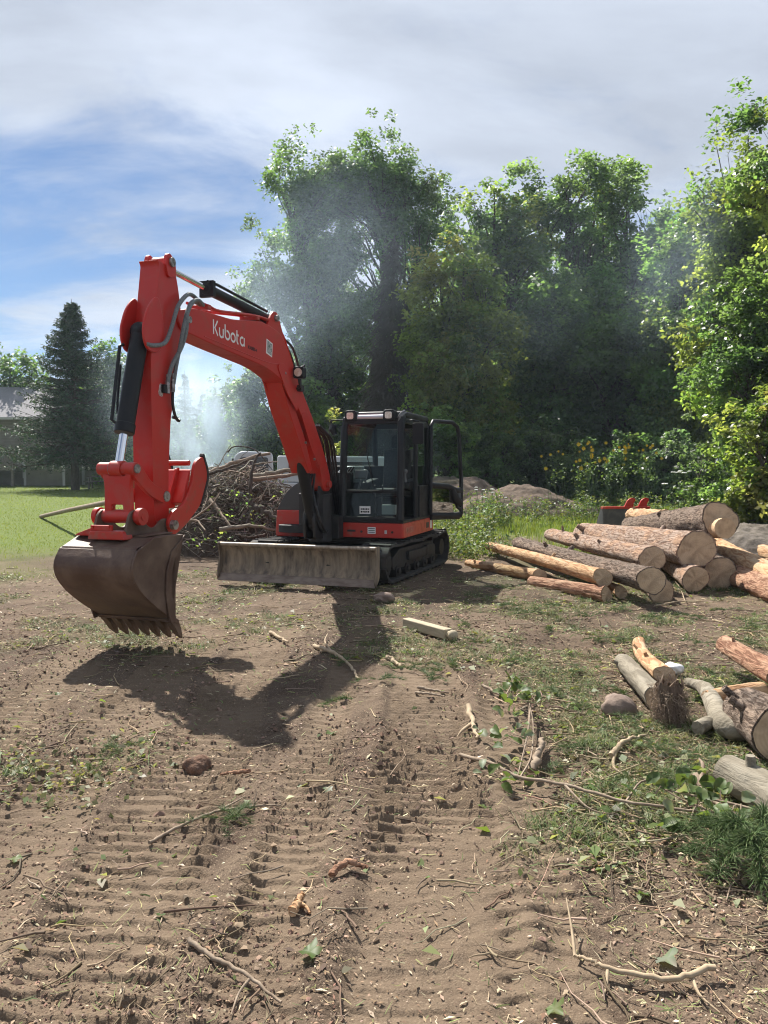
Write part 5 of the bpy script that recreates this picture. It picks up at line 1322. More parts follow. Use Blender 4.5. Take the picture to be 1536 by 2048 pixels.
# ================================================================ DEBRIS ON THE RIGHT
def gp(px, py, dz=0.0):
    p = gpt(px, py); return Vector((p.x, p.y, gh(p.x, p.y) + dz))
DEB = 'cut branches and short logs lying in the debris at right'
log('cut_branch', gp(1318, 1432, .09), gp(1248, 1346, .09), .085, .075, M_SMOOTH, 'short grey log lying left of the splintered stump', 401, DEB, 0.02, knots=1)
log('cut_branch', gp(1328, 1395, .16), gp(1278, 1308, .10), .065, .050, M_ORANGE, 'thin orange branch leaning behind the grey log', 402, DEB, 0.04, knots=2)
log('cut_branch', gp(1560, 1420, .26), gp(1448, 1345, .24), .080, .070, M_RED_B, 'bright orange-red log at the right edge above the debris', 403, DEB, 0.03, knots=1)
log('cut_branch', gp(1520, 1412, .13), gp(1412, 1428, .12), .055, .045, M_ORANGE, 'peeled branch lying across behind the forked branch', 404, DEB, 0.05, knots=1)
log('cut_branch', gp(1560, 1535, .17), gp(1490, 1470, .16), .150, .140, M_GREY, 'thick dark furrowed log at the right edge', 405, DEB, 0.0, n=26)
log('cut_branch', gp(1575, 1660, .12), gp(1452, 1592, .12), .105, .090, M_SMOOTH, 'grey log at the right edge above the pine branch', 406, DEB, 0.02, knots=1)
fb = empty('forked_branch', gp(1440, 1470, .06), 0, 'mossy grey forked branch lying between splintered stump and dark log', 'branch')
def lw(px, py, dz): return gp(px, py, dz) - fb.location
MB().tube(curve_pts([lw(1375, 1395, .10), lw(1410, 1412, .12), lw(1432, 1445, .10), lw(1450, 1482, .08), lw(1500, 1490, .07)], 14), [.035, .04, .045, .055, .06, .065, .07, .07, .07, .07, .065, .06, .05][:len(curve_pts([(0,0,0),(1,0,0),(2,0,0),(3,0,0),(4,0,0)], 14))], 9).build('main_limb', M_SMOOTH, fb, smooth=60)
MB().tube(curve_pts([lw(1395, 1480, .06), lw(1425, 1470, .08), lw(1455, 1480, .08)], 8), .045, 8).build('side_limb', M_SMOOTH, fb, smooth=60)
# upturned root clump
rng = np.random.default_rng(5)
c0 = gp(1345, 1452, 0)
rc = empty('splintered_stump', c0, 0, 'small fibrous splintered stump between the grey log and the forked branch', 'stump'); rc.scale = (0.85, 0.85, 0.80)
sb_ = MB(); NA = 22; prof = [(0.0, .115), (.08, .100), (.17, .088), (.25, .092), (.30, .085)]
vv = []
for z_, r_ in prof:
    for k in range(NA):
        a_ = 2 * math.pi * k / NA; rr_ = r_ * (1 + 0.16 * math.sin(3 * a_ + z_ * 9) + 0.10 * rng.normal()); vv.append((math.cos(a_) * rr_ - z_ * .12, math.sin(a_) * rr_, z_ + (0.05 * rng.random() if z_ > .28 else 0)))
ff = [(i * NA + k, i * NA + (k + 1) % NA, (i + 1) * NA + (k + 1) % NA, (i + 1) * NA + k) for i in range(len(prof) - 1) for k in range(NA)]
sb_.add(vv, ff); sb_.build('stump_wood', surf('rotten_stump', (0.21, 0.15, 0.11), (0.10, 0.07, 0.052), rough=1.0, nscale=14, stretch=(3, 3, 0.6), bump_s=1.0, bump_scale=40), rc, smooth=60)
sp_ = MB()
for k in range(26):
    a_ = rng.uniform(0, 6.28); r_ = rng.uniform(.03, .095); h_ = rng.uniform(.03, .13); w_s = rng.uniform(.008, .02)
    p0 = Vector((math.cos(a_) * r_ - .03, math.sin(a_) * r_, .24)); sp_.tube([p0, p0 + Vector((rng.normal() * .01, rng.normal() * .01, h_ * .6)), p0 + Vector((rng.normal() * .02, rng.normal() * .02, h_ + .04))], [w_s, w_s * .7, w_s * .15], 4)
sp_.build('splinters', surf('splintered_wood', (0.30, 0.22, 0.155), (0.19, 0.135, 0.095), rough=0.95, nscale=20), rc)
paths = []; rads = []
for k in range(620):
    a_ = rng.uniform(0, 6.28); z0 = rng.uniform(0.0, 0.30); r = .10 + rng.uniform(0, .035)
    p0 = np.array([math.cos(a_) * r - z0 * .12, math.sin(a_) * r, z0]); d = np.array([math.cos(a_) * rng.uniform(0, .5), math.sin(a_) * rng.uniform(0, .5), rng.uniform(-1, .5)]) * rng.uniform(.05, .14)
    t = np.linspace(0, 1, 4)[:, None]; q_ = p0 + d * t + rng.normal(size=(4, 3)) * 0.010; q_[:, 2] = np.maximum(q_[:, 2], .004); paths.append(q_); rads.append(np.linspace(rng.uniform(.0012, .0035), .001, 4))
v, f = tubes_np(paths, rads, 3); np_mesh('root_fibres', v, f, surf('root_fibre', (0.22, 0.155, 0.11), (0.36, 0.28, 0.20), rough=0.9, nscale=8), rc)
# rock
def rock(name, c, size, label, seed, mat, cat='rock'):
    bm = bmesh.new(); bmesh.ops.create_icosphere(bm, subdivisions=4, radius=1)
    co = np.array([v.co[:] for v in bm.verts]); n_ = fbm(co[:, 0] * 1.1 + co[:, 2] * .6 + seed, co[:, 1] * 1.1 + co[:, 2] * .5, seed, 2) - 0.5
    k_ = fbm(co[:, 0] * 4 + co[:, 2] * 3 + seed, co[:, 1] * 4, seed + 4, 3) - 0.5
    for v, q, w in zip(bm.verts, n_, k_): v.co = v.co * (1 + 0.7 * q + 0.16 * w)
    for v in bm.verts: v.co.x *= size[0]; v.co.y *= size[1]; v.co.z *= size[2]
    me = bpy.data.meshes.new(name); bm.to_mesh(me); bm.free()
    o = link_mesh(name, me, mat, None, 50); o.location = c; tag(o, label, cat); return o
rock_core = None
M_ROCK = surf('dusty_rock', (0.24, 0.175, 0.135), (0.15, 0.11, 0.09), rough=0.9, nscale=9, bump_s=0.4, bump_scale=30)
rock('rock', gp(1238, 1430, .05), (.115, .09, .085), 'brown rock left of the cut grey branch', 3, M_ROCK)
rock('dirt_clod', gp(395, 1535, .02), (.075, .06, .06), 'reddish clump of roots and bark alone on the tracked soil', 9, surf('rooty_clump', (0.22, 0.12, 0.075), (0.11, 0.065, 0.045), rough=0.95, nscale=30, bump_s=1.0, bump_scale=60), 'clump')
rock('plastic_bag', gp(1347, 1352, .05), (.09, .06, .05), 'crumpled white plastic bag behind the splintered stump', 15, surf('white_plastic', (0.72, 0.72, 0.72), rough=0.35), 'bag')
rock('rock', gp(765, 1208, .05), (.13, .09, .07), 'pale broken rock beside the blade end under the machine', 21, M_ROCK)
# turned post
g0, g1 = gp(812, 1252, .05), gp(905, 1283, .06)
ax = (g1 - g0); po = empty('wooden_post', g0, 0, 'square wooden fence post with ball finial lying on the ground', 'post'); po.rotation_mode = 'QUATERNION'; po.rotation_quaternion = ax.to_track_quat('X', 'Z')
L_ = ax.length; M_POST = surf('weathered_post_wood', (0.40, 0.34, 0.235), (0.30, 0.25, 0.17), rough=0.85, nscale=8, stretch=(0.6, 5, 5), bump_s=0.2)
MB().box((L_ * 0.46, 0, 0), (L_ * 0.92, 0.10, 0.10)).build('shaft', M_POST, po, bevel=0.012)
MB().cyl((L_ * .92, 0, 0), (L_ * .95, 0, 0), 0.034, 12).tube([(L_ * .95 + 0.05 * (1 - math.cos(math.pi * k / 8)), 0, 0) for k in range(9)], [max(.004, 0.055 * math.sin(math.pi * k / 8)) for k in range(9)], 12).build('ball_finial', M_POST, po, smooth=60)

# ---------------- single sticks, each its own thing
M_STICK = surf('dry_stick', (0.20, 0.145, 0.10), (0.30, 0.235, 0.17), rough=0.9, nscale=20, bump_s=0.2)
M_PALE = surf('pale_stick', (0.40, 0.31, 0.20), (0.30, 0.22, 0.14), rough=0.85, nscale=20)
def stick(pts, r, label, mat=M_STICK, side=(), name='stick'):
    P0 = gp(*pts[0][:2], dz=pts[0][2] if len(pts[0]) > 2 else .015)
    root = empty(name, P0, 0, label, 'stick', 'single sticks on the ground')
    def lp(q): return gp(q[0], q[1], q[2] if len(q) > 2 else .015) - P0
    cp = curve_pts([lp(q) for q in pts], 6 * len(pts)); m_ = len(cp)
    rngs = random.Random(int(pts[0][0] * 7 + pts[0][1])); cp = [p + Vector((rngs.uniform(-1, 1), rngs.uniform(-1, 1), rngs.uniform(0, 1))) * r * 0.5 for p in cp]
    MB().tube(cp, list(np.linspace(r, r * 0.45, m_)), 7).build('shaft', mat, root, smooth=60)
    for sd in side:
        cp = curve_pts([lp(q) for q in sd], 4 * len(sd)); MB().tube(cp, list(np.linspace(r * .6, r * 0.25, len(cp))), 6).build('side_twig', mat, root, smooth=60)
    return root
stick([(1428, 1957, .04), (1340, 1972, .03), (1225, 1956, .03), (1180, 1940, .03), (1150, 1925, .03)], .011, 'crooked pale branch at bottom right with upright twig', M_PALE,
      [[(1150, 1925, .03), (1143, 1890, .06), (1132, 1850, .10)], [(1215, 1957, .03), (1213, 1980, .02), (1206, 2002, .01)], [(1385, 1968, .03), (1400, 2000, .02), (1440, 2030, .01)]])
stick([(920, 1515, .03), (985, 1550, .05), (1040, 1575, .06), (1130, 1600, .06), (1250, 1640, .08), (1340, 1652, .08), (1450, 1668, .10), (1550, 1672, .10)], .011, 'long thin bent branch arching from centre to the right edge', M_STICK,
      [[(1040, 1575, .06), (1062, 1530, .08), (1066, 1480, .10), (1058, 1440, .12)], [(1130, 1600, .06), (1180, 1640, .04), (1240, 1642, .02)], [(1250, 1640, .08), (1290, 1595, .08), (1360, 1620, .06), (1440, 1650, .05)]])
stick([(628, 1296, .02), (665, 1318, .03), (698, 1335, .03), (716, 1362, .02)], .020, 'curved bare branch across the machine shadow', M_PALE, [[(665, 1318, .03), (650, 1290, .04), (655, 1275, .05)]])
stick([(375, 1905, .02), (430, 1935, .02), (500, 1970, .02), (560, 2010, .01)], .010, 'straight twig at the bottom left of centre', M_STICK, [[(500, 1970, .02), (478, 1995, .02), (462, 2040, .01)]])
stick([(300, 1690, .01), (350, 1660, .02), (430, 1635, .02), (520, 1622, .02), (560, 1612, .01)], .009, 'long thin stick across the left tracks', M_STICK, [[(430, 1635, .02), (470, 1615, .02), (490, 1605, .02)]])
stick([(540, 1270, .02), (556, 1278, .03), (575, 1290, .02)], .022, 'short splintered stick right of the bucket teeth', M_PALE)
stick([(835, 1378, .02), (862, 1382, .02), (898, 1388, .02)], .014, 'upper of two short sticks lying parallel in the litter', M_STICK)
stick([(830, 1386, .02), (860, 1392, .02), (890, 1398, .02)], .012, 'lower of two short sticks lying parallel in the litter', M_STICK)
stick([(965, 1378, .03), (1010, 1398, .02), (1060, 1412, .02)], .012, 'thin stick below the wooden post end', M_STICK, [[(1010, 1398, .02), (1022, 1380, .04), (1026, 1372, .05)]])
stick([(935, 1430, .05), (945, 1455, .03), (955, 1490, .02)], .022, 'split pale stake standing in loose soil left of the leafy branch', M_PALE, [[(945, 1455, .03), (925, 1470, .02), (915, 1475, .01)]])
stick([(1065, 1545, .04), (1080, 1515, .05), (1085, 1500, .05)], .026, 'broken grey stick end beside the leafy branch', M_STICK)
stick([(1390, 1575, .05), (1420, 1610, .03), (1470, 1650, .02)], .024, 'splintered root piece below the right-hand grey log', M_STICK, [[(1400, 1590, .05), (1405, 1570, .08), (1398, 1555, .09)]])
stick([(1225, 1520, .03), (1250, 1495, .03), (1290, 1485, .03)], .018, 'short peeled stick lying under the brown rock', M_PALE, [[(1232, 1512, .03), (1228, 1535, .02), (1260, 1562, .02)]])
stick([(775, 1322, .02), (790, 1328, .02), (802, 1336, .02)], .024, 'chunky pale wood piece left of the pine sprigs', M_PALE)
stick([(1310, 1215, .04), (1370, 1208, .06), (1430, 1212, .05)], .010, 'thin twig in front of the log pile', M_PALE, [[(1370, 1208, .06), (1360, 1190, .09), (1350, 1180, .12)]])
stick([(665, 1768, .015), (700, 1755, .03), (736, 1752, .02)], .017, 'orange-brown curl of bark on the soil', M_RED_B)
stick([(585, 1838, .015), (597, 1818, .03), (605, 1802, .02)], .018, 'torn orange wood splinter on the soil', M_ORANGE, [[(597, 1818, .03), (612, 1822, .02), (620, 1835, .01)]])
stick([(500, 1552, .02), (460, 1555, .02), (440, 1556, .01)], .012, 'flat reddish bark strip on the left tracks', M_RED_B)
# long pole on the lawn side
p0, p1 = gp(82, 1036, .05), at(222, 1004, 14.6)
pl = empty('long_pole', p0, 0, 'long bare pole leaning from the lawn onto the brush behind the bucket', 'pole')
MB().tube([(0, 0, 0), (p1 - p0) * 0.5 + Vector((0, 0, .02)), (p1 - p0) * 1.25], [.06, .055, .05], 10).build('shaft', M_STICK, pl, smooth=60)
# ================================================================ BRUSH PILE, TRUCK, FIRE
rng = np.random.default_rng(31)
BPc = at(470, 940, 15.6); BPz = bh(BPc.x, 15.6)
BP = empty('brush_pile', (BPc.x, 15.6, BPz), 0, 'tangled heap of uprooted brush and roots behind the bucket and blade', 'brush pile')
def pile_h(x): return 1.55 * np.exp(-((x + 0.1) / 1.25) ** 4) * (0.85 + 0.15 * np.cos(x * 3))
# earth and rotted leaves inside
n = 70; u = np.linspace(-1.1, 1.1, n); X, Y = np.meshgrid(u, u); X = X.ravel(); Y = Y.ravel()
r = np.sqrt(X ** 2 + Y ** 2) + 0.5 * (fbm(X * 2, Y * 2, 40, 3) - 0.5)
z = 1.45 * np.clip(1 - r ** 2.2, -0.2, 1) + 0.55 * (fbm(X * 5, Y * 5, 41, 4) - 0.5) * (r < 1.05)
idx = (np.arange(n - 1)[:, None] * n + np.arange(n - 1)[None, :]).ravel()
np_mesh('earth_core', np.stack([X * 1.6, Y * 1.2, z - 0.1], 1), np.stack([idx, idx + 1, idx + n + 1, idx + n], 1), surf('rooty_earth', (0.075, 0.058, 0.045), (0.13, 0.105, 0.08), rough=1.0, nscale=9, bump_s=1.0, bump_scale=30, spec=0.1), BP, smooth=180)
paths, rads, cols = [], [], []
pal = [(0.19, 0.155, 0.125), (0.26, 0.215, 0.175), (0.11, 0.088, 0.07), (0.12, 0.093, 0.07), (0.28, 0.235, 0.185)]
for k in range(3400):
    x = rng.normal() * 0.85; y = rng.normal() * 0.62; hh = max(0.12, 1.75 * (1 - (x / 2.1) ** 2) * (1 - (y / 1.8) ** 2))
    zc = rng.uniform(0.0, 1.0) ** 0.7 * hh; L = rng.uniform(0.15, 0.85); a_ = rng.uniform(0, 6.28); el = rng.normal() * 0.45
    d = np.array([math.cos(a_) * math.cos(el), math.sin(a_) * math.cos(el), math.sin(el)]) * L
    t = np.linspace(-.5, .5, 5)[:, None]; p = np.array([x, y, zc]) + d * t + rng.normal(size=(5, 3)) * 0.05 * L + np.array([0, 0, -0.5]) * t ** 2 * L
    p[:, 2] = np.maximum(p[:, 2], 0.01); paths.append(p); r0 = rng.uniform(.004, .012) * (1 + 1.2 * (rng.random() < .12)); rads.append(np.linspace(r0, r0 * .4, 5))
v, f = tubes_np(paths, rads, 3); cc = pick(rng, pal, len(paths), 0.25)
o = np_mesh('twig_tangle', v, f, attr_mat('brush_twigs'), BP, rep(cc, 15)); o['kind'] = 'stuff'
BR = [ # larger limbs (photo places at distance Y)
 ([(300, 972, 14.6), (400, 952, 14.8), (460, 928, 15.0), (540, 905, 15.2)], .055), ([(395, 955, 14.5), (450, 938, 14.5), (495, 922, 14.6)], .035),
 ([(500, 955, 14.6), (560, 943, 14.9), (640, 925, 15.4)], .060), ([(505, 958, 14.4), (575, 952, 14.5), (620, 940, 14.8)], .045),
 ([(505, 1040, 14.0), (500, 985, 14.2), (506, 930, 14.3), (520, 905, 14.4)], .040), ([(505, 930, 14.3), (530, 925, 14.2), (556, 923, 14.2)], .018),
 ([(420, 1000, 14.0), (440, 1025, 13.7), (462, 1055, 13.4)], .035), ([(505, 1010, 13.8), (530, 1022, 13.6), (558, 1040, 13.4)], .075),
 ([(440, 1058, 13.2), (500, 1052, 13.3), (560, 1062, 13.4)], .040), ([(375, 1045, 13.6), (420, 1012, 13.8), (440, 985, 14.0)], .020),
 ([(455, 905, 15.2), (470, 893, 15.2), (510, 900, 15.1), (545, 940, 14.9)], .016), ([(430, 945, 14.8), (455, 900, 15.0), (462, 890, 15.0)], .012),
 ([(350, 1050, 13.6), (390, 1040, 13.6), (410, 1060, 13.3)], .025), ([(530, 1070, 13.2), (500, 1075, 13.0), (470, 1070, 12.9)], .030),
 ([(520, 1000, 14.0), (535, 970, 14.1), (530, 940, 14.1)], .012), ([(395, 965, 14.4), (415, 990, 14.2), (400, 1030, 13.8)], .014), ([(560, 965, 14.2), (585, 975, 14.0), (600, 1000, 13.9)], .012)]
for k, (pts, r) in enumerate(BR):
    q = [at(*p) - BP.location for p in pts]; cp = curve_pts(q, 5 * len(q)); rr = random.Random(k)
    cp = [p + Vector((rr.uniform(-1, 1), rr.uniform(-1, 1), rr.uniform(-1, 1))) * r * 0.35 for p in cp]
    MB().tube(cp, list(np.linspace(r, r * 0.5, len(cp))), 8).build('limb', (M_STICK, M_BARK, M_SMOOTH)[k % 3], BP, smooth=60)
# wilting green leaves stuck in the heap
def tuft_leaves(centres, n, rad, size, rng, palette, aspect=0.7):
    c = np.repeat(np.asarray(centres, float), n, axis=0); c = c + rng.normal(size=c.shape) * np.asarray(rad)
    v, f = leaf_quads(c, rng.uniform(.6, 1.3, len(c)) * size, aspect, rng, up=0.5, fold=0.08)
    return v, f, rep(pick(rng, palette, len(c), 0.22), 4)
cen = [at(*p) - BP.location for p in ((480, 990, 14.0), (495, 1005, 13.8), (470, 1030, 13.4), (430, 1030, 13.3), (505, 1025, 13.3), (400, 1075, 12.9), (430, 1082, 12.7), (455, 1070, 12.9), (385, 1085, 12.8), (525, 1045, 13.2), (440, 985, 14.0), (560, 985, 14.0))]
v, f, cl = tuft_leaves([tuple(c) for c in cen], 8, (.12, .10, .07), .065, rng, YGREEN + GREEN)
np_mesh('wilting_leaves', v, f, M_LEAF, BP, cl)

# ---------------- white pickup with cap behind the brush
M_WPAINT = surf('white_vehicle_paint', (0.48, 0.49, 0.50), rough=0.25, coat=0.5)
tx = at(500, 940, 21); TK = empty('pickup_truck', (tx.x, 21.0, bh(tx.x, 21)), R(8), 'old white pickup with cargo cap mostly hidden behind the brush pile', 'truck'); TK.scale = (1.03, 1.03, 1.03)
MB().prism(rpoly([(-1.2, .55, .1), (3.6, .55, .1), (3.6, 1.15, .1), (0.62, 1.18), (-1.2, 1.12, .1)]), -0.9, 0.9).build('body', M_WPAINT, TK, bevel=0.04)
MB().prism(rpoly([(-0.65, 1.12), (0.62, 1.12), (0.60, 1.95, .12), (-0.30, 1.98, .2)]), -0.80, 0.80).build('cab_shell', M_WPAINT, TK, bevel=0.06, seg=3)
for s in (-1, 1):
    MB().prism(rpoly([(-0.45, 1.25, .04), (0.50, 1.25, .04), (0.48, 1.82, .06), (-0.22, 1.82, .08)]), s * 0.815 - .006, s * 0.815 + .006).build('side_window', M_PANE, TK)
MB().prism(rpoly([(0.70, 1.18), (3.55, 1.18), (3.50, 1.84, .06), (0.72, 1.86, .06)]), -0.86, 0.86).build('cargo_cap', surf('grey_white_cap', (0.50, 0.53, 0.55), rough=0.4), TK, bevel=0.04)
for s in (-1, 1):
    MB().prism(rpoly([(1.0, 1.36, .05), (3.2, 1.36, .05), (3.2, 1.70, .05), (1.0, 1.70, .05)]), s * 0.872 - .006, s * 0.872 + .006).build('cap_window', M_PANE, TK)
    for x in (-0.55, 2.7):
        w = MB().cyl((x, s * 0.72, 0.36), (x, s * 0.92, 0.36), 0.36, 24).build('tyre', M_RUBBER, TK, bevel=0.03)
        MB().cyl((x, s * 0.90, 0.36), (x, s * 0.925, 0.36), 0.20, 16).build('rim', M_SILVER, w)
# ---------------- burning brush
fx0 = at(395, 940, 24); FZ = bh(fx0.x, 24)
FP = empty('burning_brush_heap', (fx0.x, 24, FZ), 0, 'smouldering brush heap under the smoke behind the red arm', 'fire')
paths, rads = [], []
for k in range(500):
    x, y = rng.normal() * 0.8, rng.normal() * 0.6; zc = rng.uniform(0, 1) * max(.1, 1.0 - 0.35 * (x * x + y * y)); L = rng.uniform(.3, 1.1); a_ = rng.uniform(0, 6.28); el = rng.normal() * .5
    d = np.array([math.cos(a_) * math.cos(el), math.sin(a_) * math.cos(el), math.sin(el)]) * L; t = np.linspace(-.5, .5, 4)[:, None]
    paths.append(np.array([x, y, zc]) + d * t + rng.normal(size=(4, 3)) * .04); r0 = rng.uniform(.006, .02); rads.append(np.linspace(r0, r0 * .5, 4))
v, f = tubes_np(paths, rads, 4); np_mesh('charred_twigs', v, f, surf('charred_wood', (0.035, 0.03, 0.028), (0.10, 0.09, 0.085), rough=0.95, nscale=6), FP)
m, nt, out = new_mat('flame'); e = N(nt, 'ShaderNodeEmission', Strength=2.2); e.inputs[0].default_value = (1.0, 0.42, 0.14, 1); nt.links.new(e.outputs[0], out.inputs[0])
for k in range(6):
    x = 0.35 + 0.16 * k; h = 0.22 + 0.10 * ((k * 7) % 3)
    MB().tube(curve_pts([(x, -0.5, 0.75), (x + .03, -0.5, 0.75 + h * .4), (x - .02, -.5, 0.75 + h)], 6), [0.05, .06, .05, .035, .02, .012, .004][:len(curve_pts([(0,0,0),(1,0,0),(2,0,0)], 6))], 7).build('flame', m, FP, smooth=60)

# ---------------- smoke
def smoke(name, loc, scale, label, density, color, nscale, lo, hi, seed, rot=(0, 0, 0), stretch=(1, 1, 1), rise=0.0, aniso=0.45, group=None):
    """soft-edged cloud of smoke: density falls off to nothing at the rim, broken up by noise"""
    bm = bmesh.new(); bmesh.ops.create_icosphere(bm, subdivisions=3, radius=1.0); me = bpy.data.meshes.new(name); bm.to_mesh(me); bm.free()
    m, nt, out = new_mat(name + '_air')
    t = nt.nodes.new('ShaderNodeTexCoord'); ln = nt.nodes.new('ShaderNodeVectorMath'); ln.operation = 'LENGTH'; nt.links.new(t.outputs['Object'], ln.inputs[0])
    fall = N(nt, 'ShaderNodeMapRange', interpolation_type='SMOOTHSTEP'); nt.links.new(ln.outputs['Value'], fall.inputs[0])
    for kk, q in zip(('From Min', 'From Max', 'To Min', 'To Max'), (0.1, 0.97, 1.0, 0.0)): fall.inputs[kk].default_value = q
    mpn = nt.nodes.new('ShaderNodeMapping'); mpn.inputs['Scale'].default_value = stretch; mpn.inputs['Location'].default_value = (seed * 1.7, seed * 0.9, seed * 2.3); nt.links.new(t.outputs['Object'], mpn.inputs[0])
    nz = tex_noise(nt, nscale, 3, 0.55, mpn.outputs[0], 0.8)
    k = remap(nt, nz, lo, hi, 0.0, 1.0)
    mu = N(nt, 'ShaderNodeMath', operation='MULTIPLY'); nt.links.new(fall.outputs[0], mu.inputs[0]); nt.links.new(k, mu.inputs[1])
    m2 = N(nt, 'ShaderNodeMath', operation='MULTIPLY'); nt.links.new(mu.outputs[0], m2.inputs[0]); m2.inputs[1].default_value = density
    pv = N(nt, 'ShaderNodeVolumePrincipled'); pv.inputs['Color'].default_value = c4(color); pv.inputs['Anisotropy'].default_value = aniso
    nt.links.new(m2.outputs[0], pv.inputs['Density']); nt.links.new(pv.outputs[0], out.inputs['Volume'])
    o = bpy.data.objects.new(name, me); COL.objects.link(o); me.materials.append(m)
    o.location = loc; o.scale = scale; o.rotation_euler = rot
    tag(o, label, 'smoke', group, 'stuff'); return o
BLUE = (0.66, 0.82, 1.0)
smoke('smoke', at(395, 850, 24.5), (1.9, 1.6, 2.9), 'dense blue-white smoke rising from the fire', 1.5, (0.74, 0.87, 1.0), 2.2, 0.42, 0.66, 1, (0, R(-6), 0), (1, 1, 0.7))
smoke('smoke', at(330, 790, 27), (3.2, 2.0, 3.6), 'thin smoke spreading left of the fire', 0.16, BLUE, 1.3, 0.35, 0.7, 2)
smoke('smoke', at(500, 700, 25), (2.6, 2.2, 4.6), 'thin smoke drifting up past the boom', 0.15, BLUE, 1.3, 0.34, 0.7, 3, (0, R(14), 0))
smoke('smoke', at(640, 540, 30), (4.6, 2.4, 5.6), 'thin blue smoke veil before the big tree', 0.085, BLUE, 1.1, 0.32, 0.68, 4, (0, R(20), 0))
smoke('smoke', at(1365, 500, 23), (2.4, 1.8, 4.2), 'thin smoke drifting before the right-hand trees', 0.10, BLUE, 1.2, 0.34, 0.68, 5, (0, R(25), 0))
smoke('smoke', at(1020, 560, 30), (6.5, 2.4, 6.0), 'faint smoke veil before the wood right of the big tree', 0.018, BLUE, 1.1, 0.35, 0.7, 6)


# ---------------- smoky air over the whole place
m, nt, out = new_mat('smoky_air'); pv = N(nt, 'ShaderNodeVolumePrincipled'); pv.inputs['Color'].default_value = (0.70, 0.85, 1.0, 1); pv.inputs['Density'].default_value = 0.00045; pv.inputs['Anisotropy'].default_value = 0.3
nt.links.new(pv.outputs[0], out.inputs['Volume'])
hz = MB().box((0, 48, 11.0), (220, 130, 25)).mesh('haze'); o = bpy.data.objects.new('haze', hz); COL.objects.link(o); hz.materials.append(m)
tag(o, 'thin bluish smoke haze hanging over the whole clearing', 'haze', kind='stuff')
# ================================================================ LITTER, GRASS, LEAVES
def scatter(n, rng, y0, y1, mask=None, xpad=1.15, power=1.0):
    """points on the ground, denser near the camera as seen in the picture"""
    out = []; need = n
    while need > 0:
        m_ = need * 3
        u = rng.uniform(0, 1, m_); y = y0 * (y1 / y0) ** u if power == 1.0 else y0 + (y1 - y0) * u ** power
        x = rng.uniform(-1, 1, m_) * (0.5 * y * xpad + 0.15)
        keep = np.ones(m_, bool) if mask is None else rng.uniform(0, 1, m_) < mask(x, y)
        q = np.stack([x[keep], y[keep]], 1)[:need]; out.append(q); need -= len(q)
    q = np.concatenate(out); return q[:, 0], q[:, 1]

def not_on_things(x, y):
    """keep litter out from under the tracks and logs"""
    return 1.0

rng = np.random.default_rng(900)
M_LEAFG = leaf_mat('cut_leaves', 0.42, (1.5, 1.4, 0.7), 0.5, 0.35)
lane_free = lambda x, y: 1 - 0.5 * lane_relief(x, y)[1]
# soil clods
x, y = scatter(17000, rng, 2.1, 9, lambda x, y: np.clip(fbm(x * 1.3, y * 1.3, 95, 3) * 3.0 - 1.0, 0.04, 1))
n = len(x); z = ground_h(x, y); s = rng.lognormal(-5.1, 0.45, n) * (0.6 + 0.09 * y); s = np.clip(s, 0.003, 0.03)
octa = np.array([[1, 0, 0], [-1, 0, 0], [0, 1, 0], [0, -1, 0], [0, 0, 1], [0, 0, -1.0]]); of = np.array([[0, 2, 4], [2, 1, 4], [1, 3, 4], [3, 0, 4], [2, 0, 5], [1, 2, 5], [3, 1, 5], [0, 3, 5]])
v = octa[None] * s[:, None, None] * rng.uniform(0.6, 1.25, (n, 6, 1)) * np.array([1, 1, 0.75]) + rng.normal(size=(n, 6, 3)) * s[:, None, None] * 0.2
a_ = rng.uniform(0, 6.28, n); ca, sa = np.cos(a_), np.sin(a_)
vx = v[..., 0] * ca[:, None] - v[..., 1] * sa[:, None]; vy = v[..., 0] * sa[:, None] + v[..., 1] * ca[:, None]
v = np.stack([vx + x[:, None], vy + y[:, None], v[..., 2] + z[:, None] + s[:, None] * 0.25], -1).reshape(-1, 3)
f = (np.arange(n)[:, None, None] * 6 + of[None]).reshape(-1, 3)
cl = pick(rng, [(0.235, 0.162, 0.118), (0.175, 0.118, 0.086), (0.28, 0.20, 0.145)], n, 0.14)
o = np_mesh('soil_crumbs', v, f, attr_mat('crumb_soil', 0.95, 0.1), None, rep(cl, 6), smooth=50); tag(o, 'loose brown soil crumbs strewn over the tracked ground', 'soil', kind='stuff')

# flat chips of bark and wood
x, y = scatter(36000, rng, 2.0, 12, lambda x, y: np.clip(0.16 + 0.9 * green_litter(x, y) + 0.5 * (fbm(x * 1.7, y * 1.7, 97, 3) - 0.42) * 2, 0.04, 1) * lane_free(x, y))
n = len(x); z = ground_h(x, y) + 0.006
v, f = leaf_quads(np.stack([x, y, z], 1), rng.lognormal(-4.25, 0.5, n).clip(.005, .06) * (0.65 + .09 * y), 0.38, rng, up=2.2, fold=0.05)
cl = pick(rng, [(0.30, 0.22, 0.145), (0.38, 0.30, 0.205), (0.22, 0.14, 0.09), (0.13, 0.09, 0.065), (0.50, 0.42, 0.31)], n, 0.2, [.28, .18, .26, .20, .08])
o = np_mesh('wood_chips', v, f, attr_mat('chip_wood'), None, rep(cl, 4)); tag(o, 'tan chips of bark and wood strewn over the soil', 'wood chips', kind='stuff')

